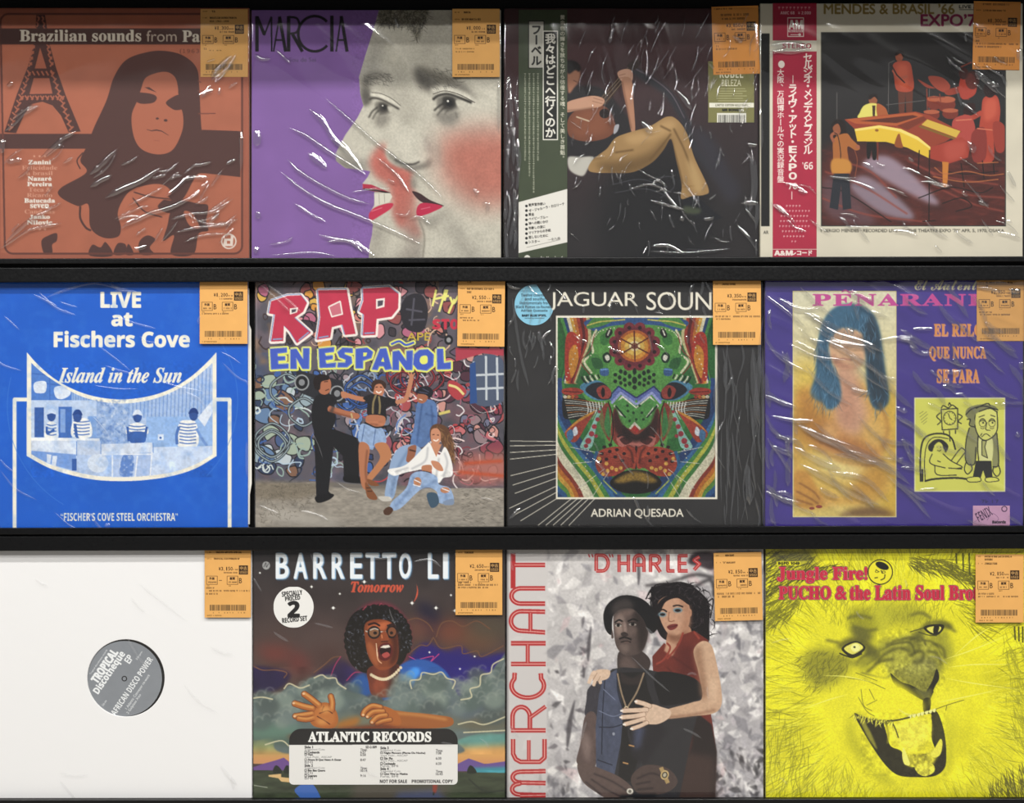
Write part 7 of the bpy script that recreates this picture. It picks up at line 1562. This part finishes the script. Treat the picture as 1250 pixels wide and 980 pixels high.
    s.blob([488, 502, 506, 516, 530, 534, 570, 548, 602, 572, 618, 604, 586, 590, 540, 562, 504, 544], '1e1d16'); s.blob([658, 486, 668, 520, 650, 556, 630, 604, 620, 574, 642, 530], '26251a'); s.line([[596, 570, 616, 600, 622, 640], [642, 566, 628, 600, 622, 640]], 14, '23221a', sm=1, fe=1); s.blob([575, 556, 615, 568, 640, 558, 630, 600, 612, 600], '5a5930', fe=5); s.blob([610, 598, 636, 596, 632, 642, 610, 640], '1a1914')
    # brows drawn down, cheeks and jaw
    s.blob([290, 400, 340, 370, 400, 384, 430, 410, 410, 440, 390, 410, 350, 396, 310, 412], '4a4920', fe=8, al=.85); s.blob([590, 350, 620, 316, 680, 306, 720, 330, 690, 340, 650, 322, 616, 340], '4f4e22', fe=7, al=.85)
    s.blob([396, 414, 440, 420, 450, 450, 410, 452], '5c5b26', fe=9, al=.85); s.blob([580, 350, 612, 344, 610, 372, 584, 376], '5c5b26', fe=8, al=.85); s.blob([310, 440, 360, 452, 420, 440, 400, 470, 340, 474], '8a8828', fe=8, al=.8); s.blob([620, 366, 670, 362, 690, 340, 700, 372, 650, 384], '8a8828', fe=8, al=.8)
    s.line([[372, 540, 392, 590, 396, 640, 366, 650], [696, 560, 716, 600, 700, 640], [480, 560, 540, 590, 590, 600]], 8, '8c8a24', sm=1, fe=4, al=.8); s.blob([340, 660, 360, 740, 420, 840, 500, 896, 470, 910, 390, 840, 330, 730], 'a9a620', fe=12, al=.8); s.blob([700, 660, 716, 760, 708, 860, 660, 900, 600, 900, 690, 860], 'a9a620', fe=12, al=.7)
    for x, y in ((470, 590), (440, 600), (500, 604), (460, 616), (420, 614), (520, 622), (486, 628), (540, 612), (664, 588), (690, 580), (680, 600), (710, 596)): s.ell(x, y, 4, 3, '7a7824', fe=1)
    # eyes
    s.blob([308, 412, 330, 392, 366, 384, 396, 406, 380, 430, 346, 444, 324, 432], '29281a'); s.blob([318, 412, 340, 396, 366, 390, 388, 406, 372, 422, 346, 432], 'd2cc5c'); s.ell(360, 408, 17, 15, 'e2df8a'); s.ell(356, 406, 4, 4, '29281a'); s.line([300, 428, 330, 440, 352, 444, 384, 430], 5, '29281a', sm=1)
    s.blob([610, 334, 640, 322, 684, 324, 680, 346, 660, 362, 630, 356], '29281a'); s.blob([622, 338, 644, 330, 674, 332, 668, 348, 644, 354], 'd2cc5c'); s.blob([650, 328, 668, 330, 660, 356, 646, 352], '22211a'); s.line([[590, 350, 630, 362, 660, 364], [560, 350, 610, 336]], 4, '4a4920', sm=1, fe=1)
    # muzzle, whiskers
    s.blob([360, 540, 480, 520, 590, 590, 612, 640, 540, 660, 440, 676, 380, 650], 'ded628', fe=14); s.blob([640, 590, 720, 560, 760, 600, 700, 640, 650, 632], 'ddd62c', fe=12)
    for P in ([330, 520, 400, 530, 470, 560], [360, 500, 440, 530], [380, 560, 390, 620, 420, 640], [370, 590, 400, 640, 430, 660], [410, 560, 430, 600], [440, 600, 400, 620]): s.line(P, 3, '7f7d22', sm=1, fe=1)
    s.line([[660, 610, 760, 590, 900, 560], [690, 450, 780, 420, 930, 360], [700, 480, 800, 470, 940, 470], [690, 520, 800, 540, 960, 560], [720, 440, 800, 370, 860, 330], [240, 510, 330, 515, 420, 535], [150, 640, 260, 600, 330, 580]], 3.4, 'efe96a', sm=1, taper=.8); s.line([[640, 640, 700, 618, 760, 600], [692, 640, 696, 620]], 2.6, '55541e', sm=1)
    # open mouth
    mouth = [355, 650, 400, 668, 480, 682, 560, 668, 620, 648, 655, 640, 676, 680, 690, 740, 694, 800, 688, 850, 650, 880, 580, 884, 520, 878, 480, 850, 440, 800, 390, 720]
    s.blob(mouth, '2b2919'); s.clip = s.mask(mouth, 1)
    s.blob([470, 680, 530, 672, 620, 652, 640, 660, 640, 740, 650, 790, 600, 840, 550, 840, 530, 790, 490, 770, 476, 730], 'd8d02a'); s.blob([500, 690, 620, 670, 630, 740, 560, 790, 510, 750], 'e2da44', fe=12); s.blob([540, 800, 600, 800, 660, 780, 650, 830, 600, 846, 550, 840], 'b5ae30', fe=4); s.blob([580, 840, 640, 834, 650, 862, 620, 880, 590, 870], 'cfc83c'); s.grain(540, 800, 660, 880, .35, 10)
    s.blob([640, 660, 668, 650, 690, 740, 680, 790, 656, 760, 646, 700], '3a381c'); s.grain(380, 650, 690, 880, 0.2, 12)
    s.clip = None
    s.blob([672, 744, 680, 760, 672, 800, 650, 812, 636, 800, 652, 776], 'dcd548'); s.blob([536, 776, 548, 800, 560, 838, 540, 836, 532, 806], 'e8e26a'); s.blob([372, 660, 396, 664, 400, 690, 416, 720, 440, 780, 420, 760, 396, 720], 'a8a438', fe=2, al=.7)
    s.line([470, 680, 480, 720, 478, 760], 5, '8a8624', sm=1, fe=2); s.line([490, 672, 508, 710, 518, 740], 5, '55521e', sm=1, fe=1)
    for i, x in enumerate((560, 576, 592, 606, 622, 636, 650)): s.blob([x - 7, 660 - i * 4, x + 6, 656 - i * 4, x + 3, 668 - i * 4, x - 4, 668 - i * 4], 'e9e488'); s.line([x + 7, 655 - i * 4, x + 7, 664 - i * 4], 2, '4a481c')
    s.line([380, 664, 440, 676, 500, 676, 560, 664], 6, '3c3a1a', sm=1, fe=1)
    hq = np.stack([np.linspace(358, 500, 34), np.linspace(650, 676, 34)], 1); s.strands(hq, g.normal(1.9, .25, 34), 34, 4, 'e8e250', .95, .3, 8); s.strands(hq, g.normal(1.9, .3, 34), 28, 2.4, '33311a', .8, .3, 9)
    ch = inside([430, 870, 560, 890, 700, 870, 760, 760, 800, 985, 400, 985], 200, 11); s.strands(ch, np.arctan2(ch[:, 1] - 800, ch[:, 0] - 590), 50, 3, 'b4af1c', .55, .3, 11)
    s.grain(20, 40, 990, 985, 0.07, 4, oct=2)
    # lettering and the little round face
    RD = 'b3263c'
    def ti(t, x0, y0, x1, y1): s.text('S', t, x0, y0, x1, y1, '1f1a14', fat=4); s.text('S', t, x0, y0, x1, y1, 'd98a8e', fat=2.6); s.text('S', t, x0, y0, x1, y1, RD, fat=1.6)
    ti('Jungle Fire!', 72, 112, 402, 170); ti('PUCHO', 78, 183, 268, 230); ti('&', 286, 183, 326, 230); ti('the Latin Soul Brothers', 340, 180, 915, 232)
    s.rectg(70, 91, 157, 105, 'd9d21c'); s.text('B', 'BGPD 1049', 75, 93, 154, 103, '1f1e14', fat=.6)
    s.ell(451, 130, 47, 47, '1c1c14'); s.ell(451, 130, 43, 43, 'd9cf2c'); s.ell(458, 107, 26, 13, '1c1c14', rot=.4); s.line([[436, 120, 438, 130, 448, 128], [456, 124, 458, 134, 470, 130]], 3, '2a2914', sm=1); s.line([452, 126, 456, 124], 3, '2a2914'); s.line([468, 138, 466, 152, 452, 160], 4, '2a2914', sm=1); s.line([430, 152, 442, 150], 4, '2a2914'); s.ell(438, 128, 6, 5, '2a2914'); s.ell(438, 128, 4, 3, 'd9cf2c'); s.ell(464, 130, 6, 5, '2a2914'); s.ell(464, 130, 4, 3, 'd9cf2c')
    root = record('bright yellow record with a roaring lion and red lettering', r)
    cover(root, s, 1.16)
    price_label(root, 1189.2, 759, '2,150', [(-11, 2.6, 'PUCHO & THE LATIN SOUL B'), (11, 6.2, 'ROTHERS'), (-11, 11.2, 'JUNGLE FIRE')], [(3, 48, 19, 2.0), (3, 51.4, 49, 1.7)], yd=-0.0036, seed=24, w=58.6)
    cr = scatter_creases(6, (40, 80, 960, 940), 40, 40, 60, 2.6, .2, 97)
    film(root, (934.4, 667.4, 1252, 979), f, [(-0.2, 140, 60, 50)], cr, BAG, SOFT_FOLD, seed=13)

# ------------------------------------------------------------------ stand the twelve records on the rack
for put in (record_a, record_b, record_c, record_d, record_e, record_f, record_g, record_h, record_i, record_j, record_k, record_l):
    put()
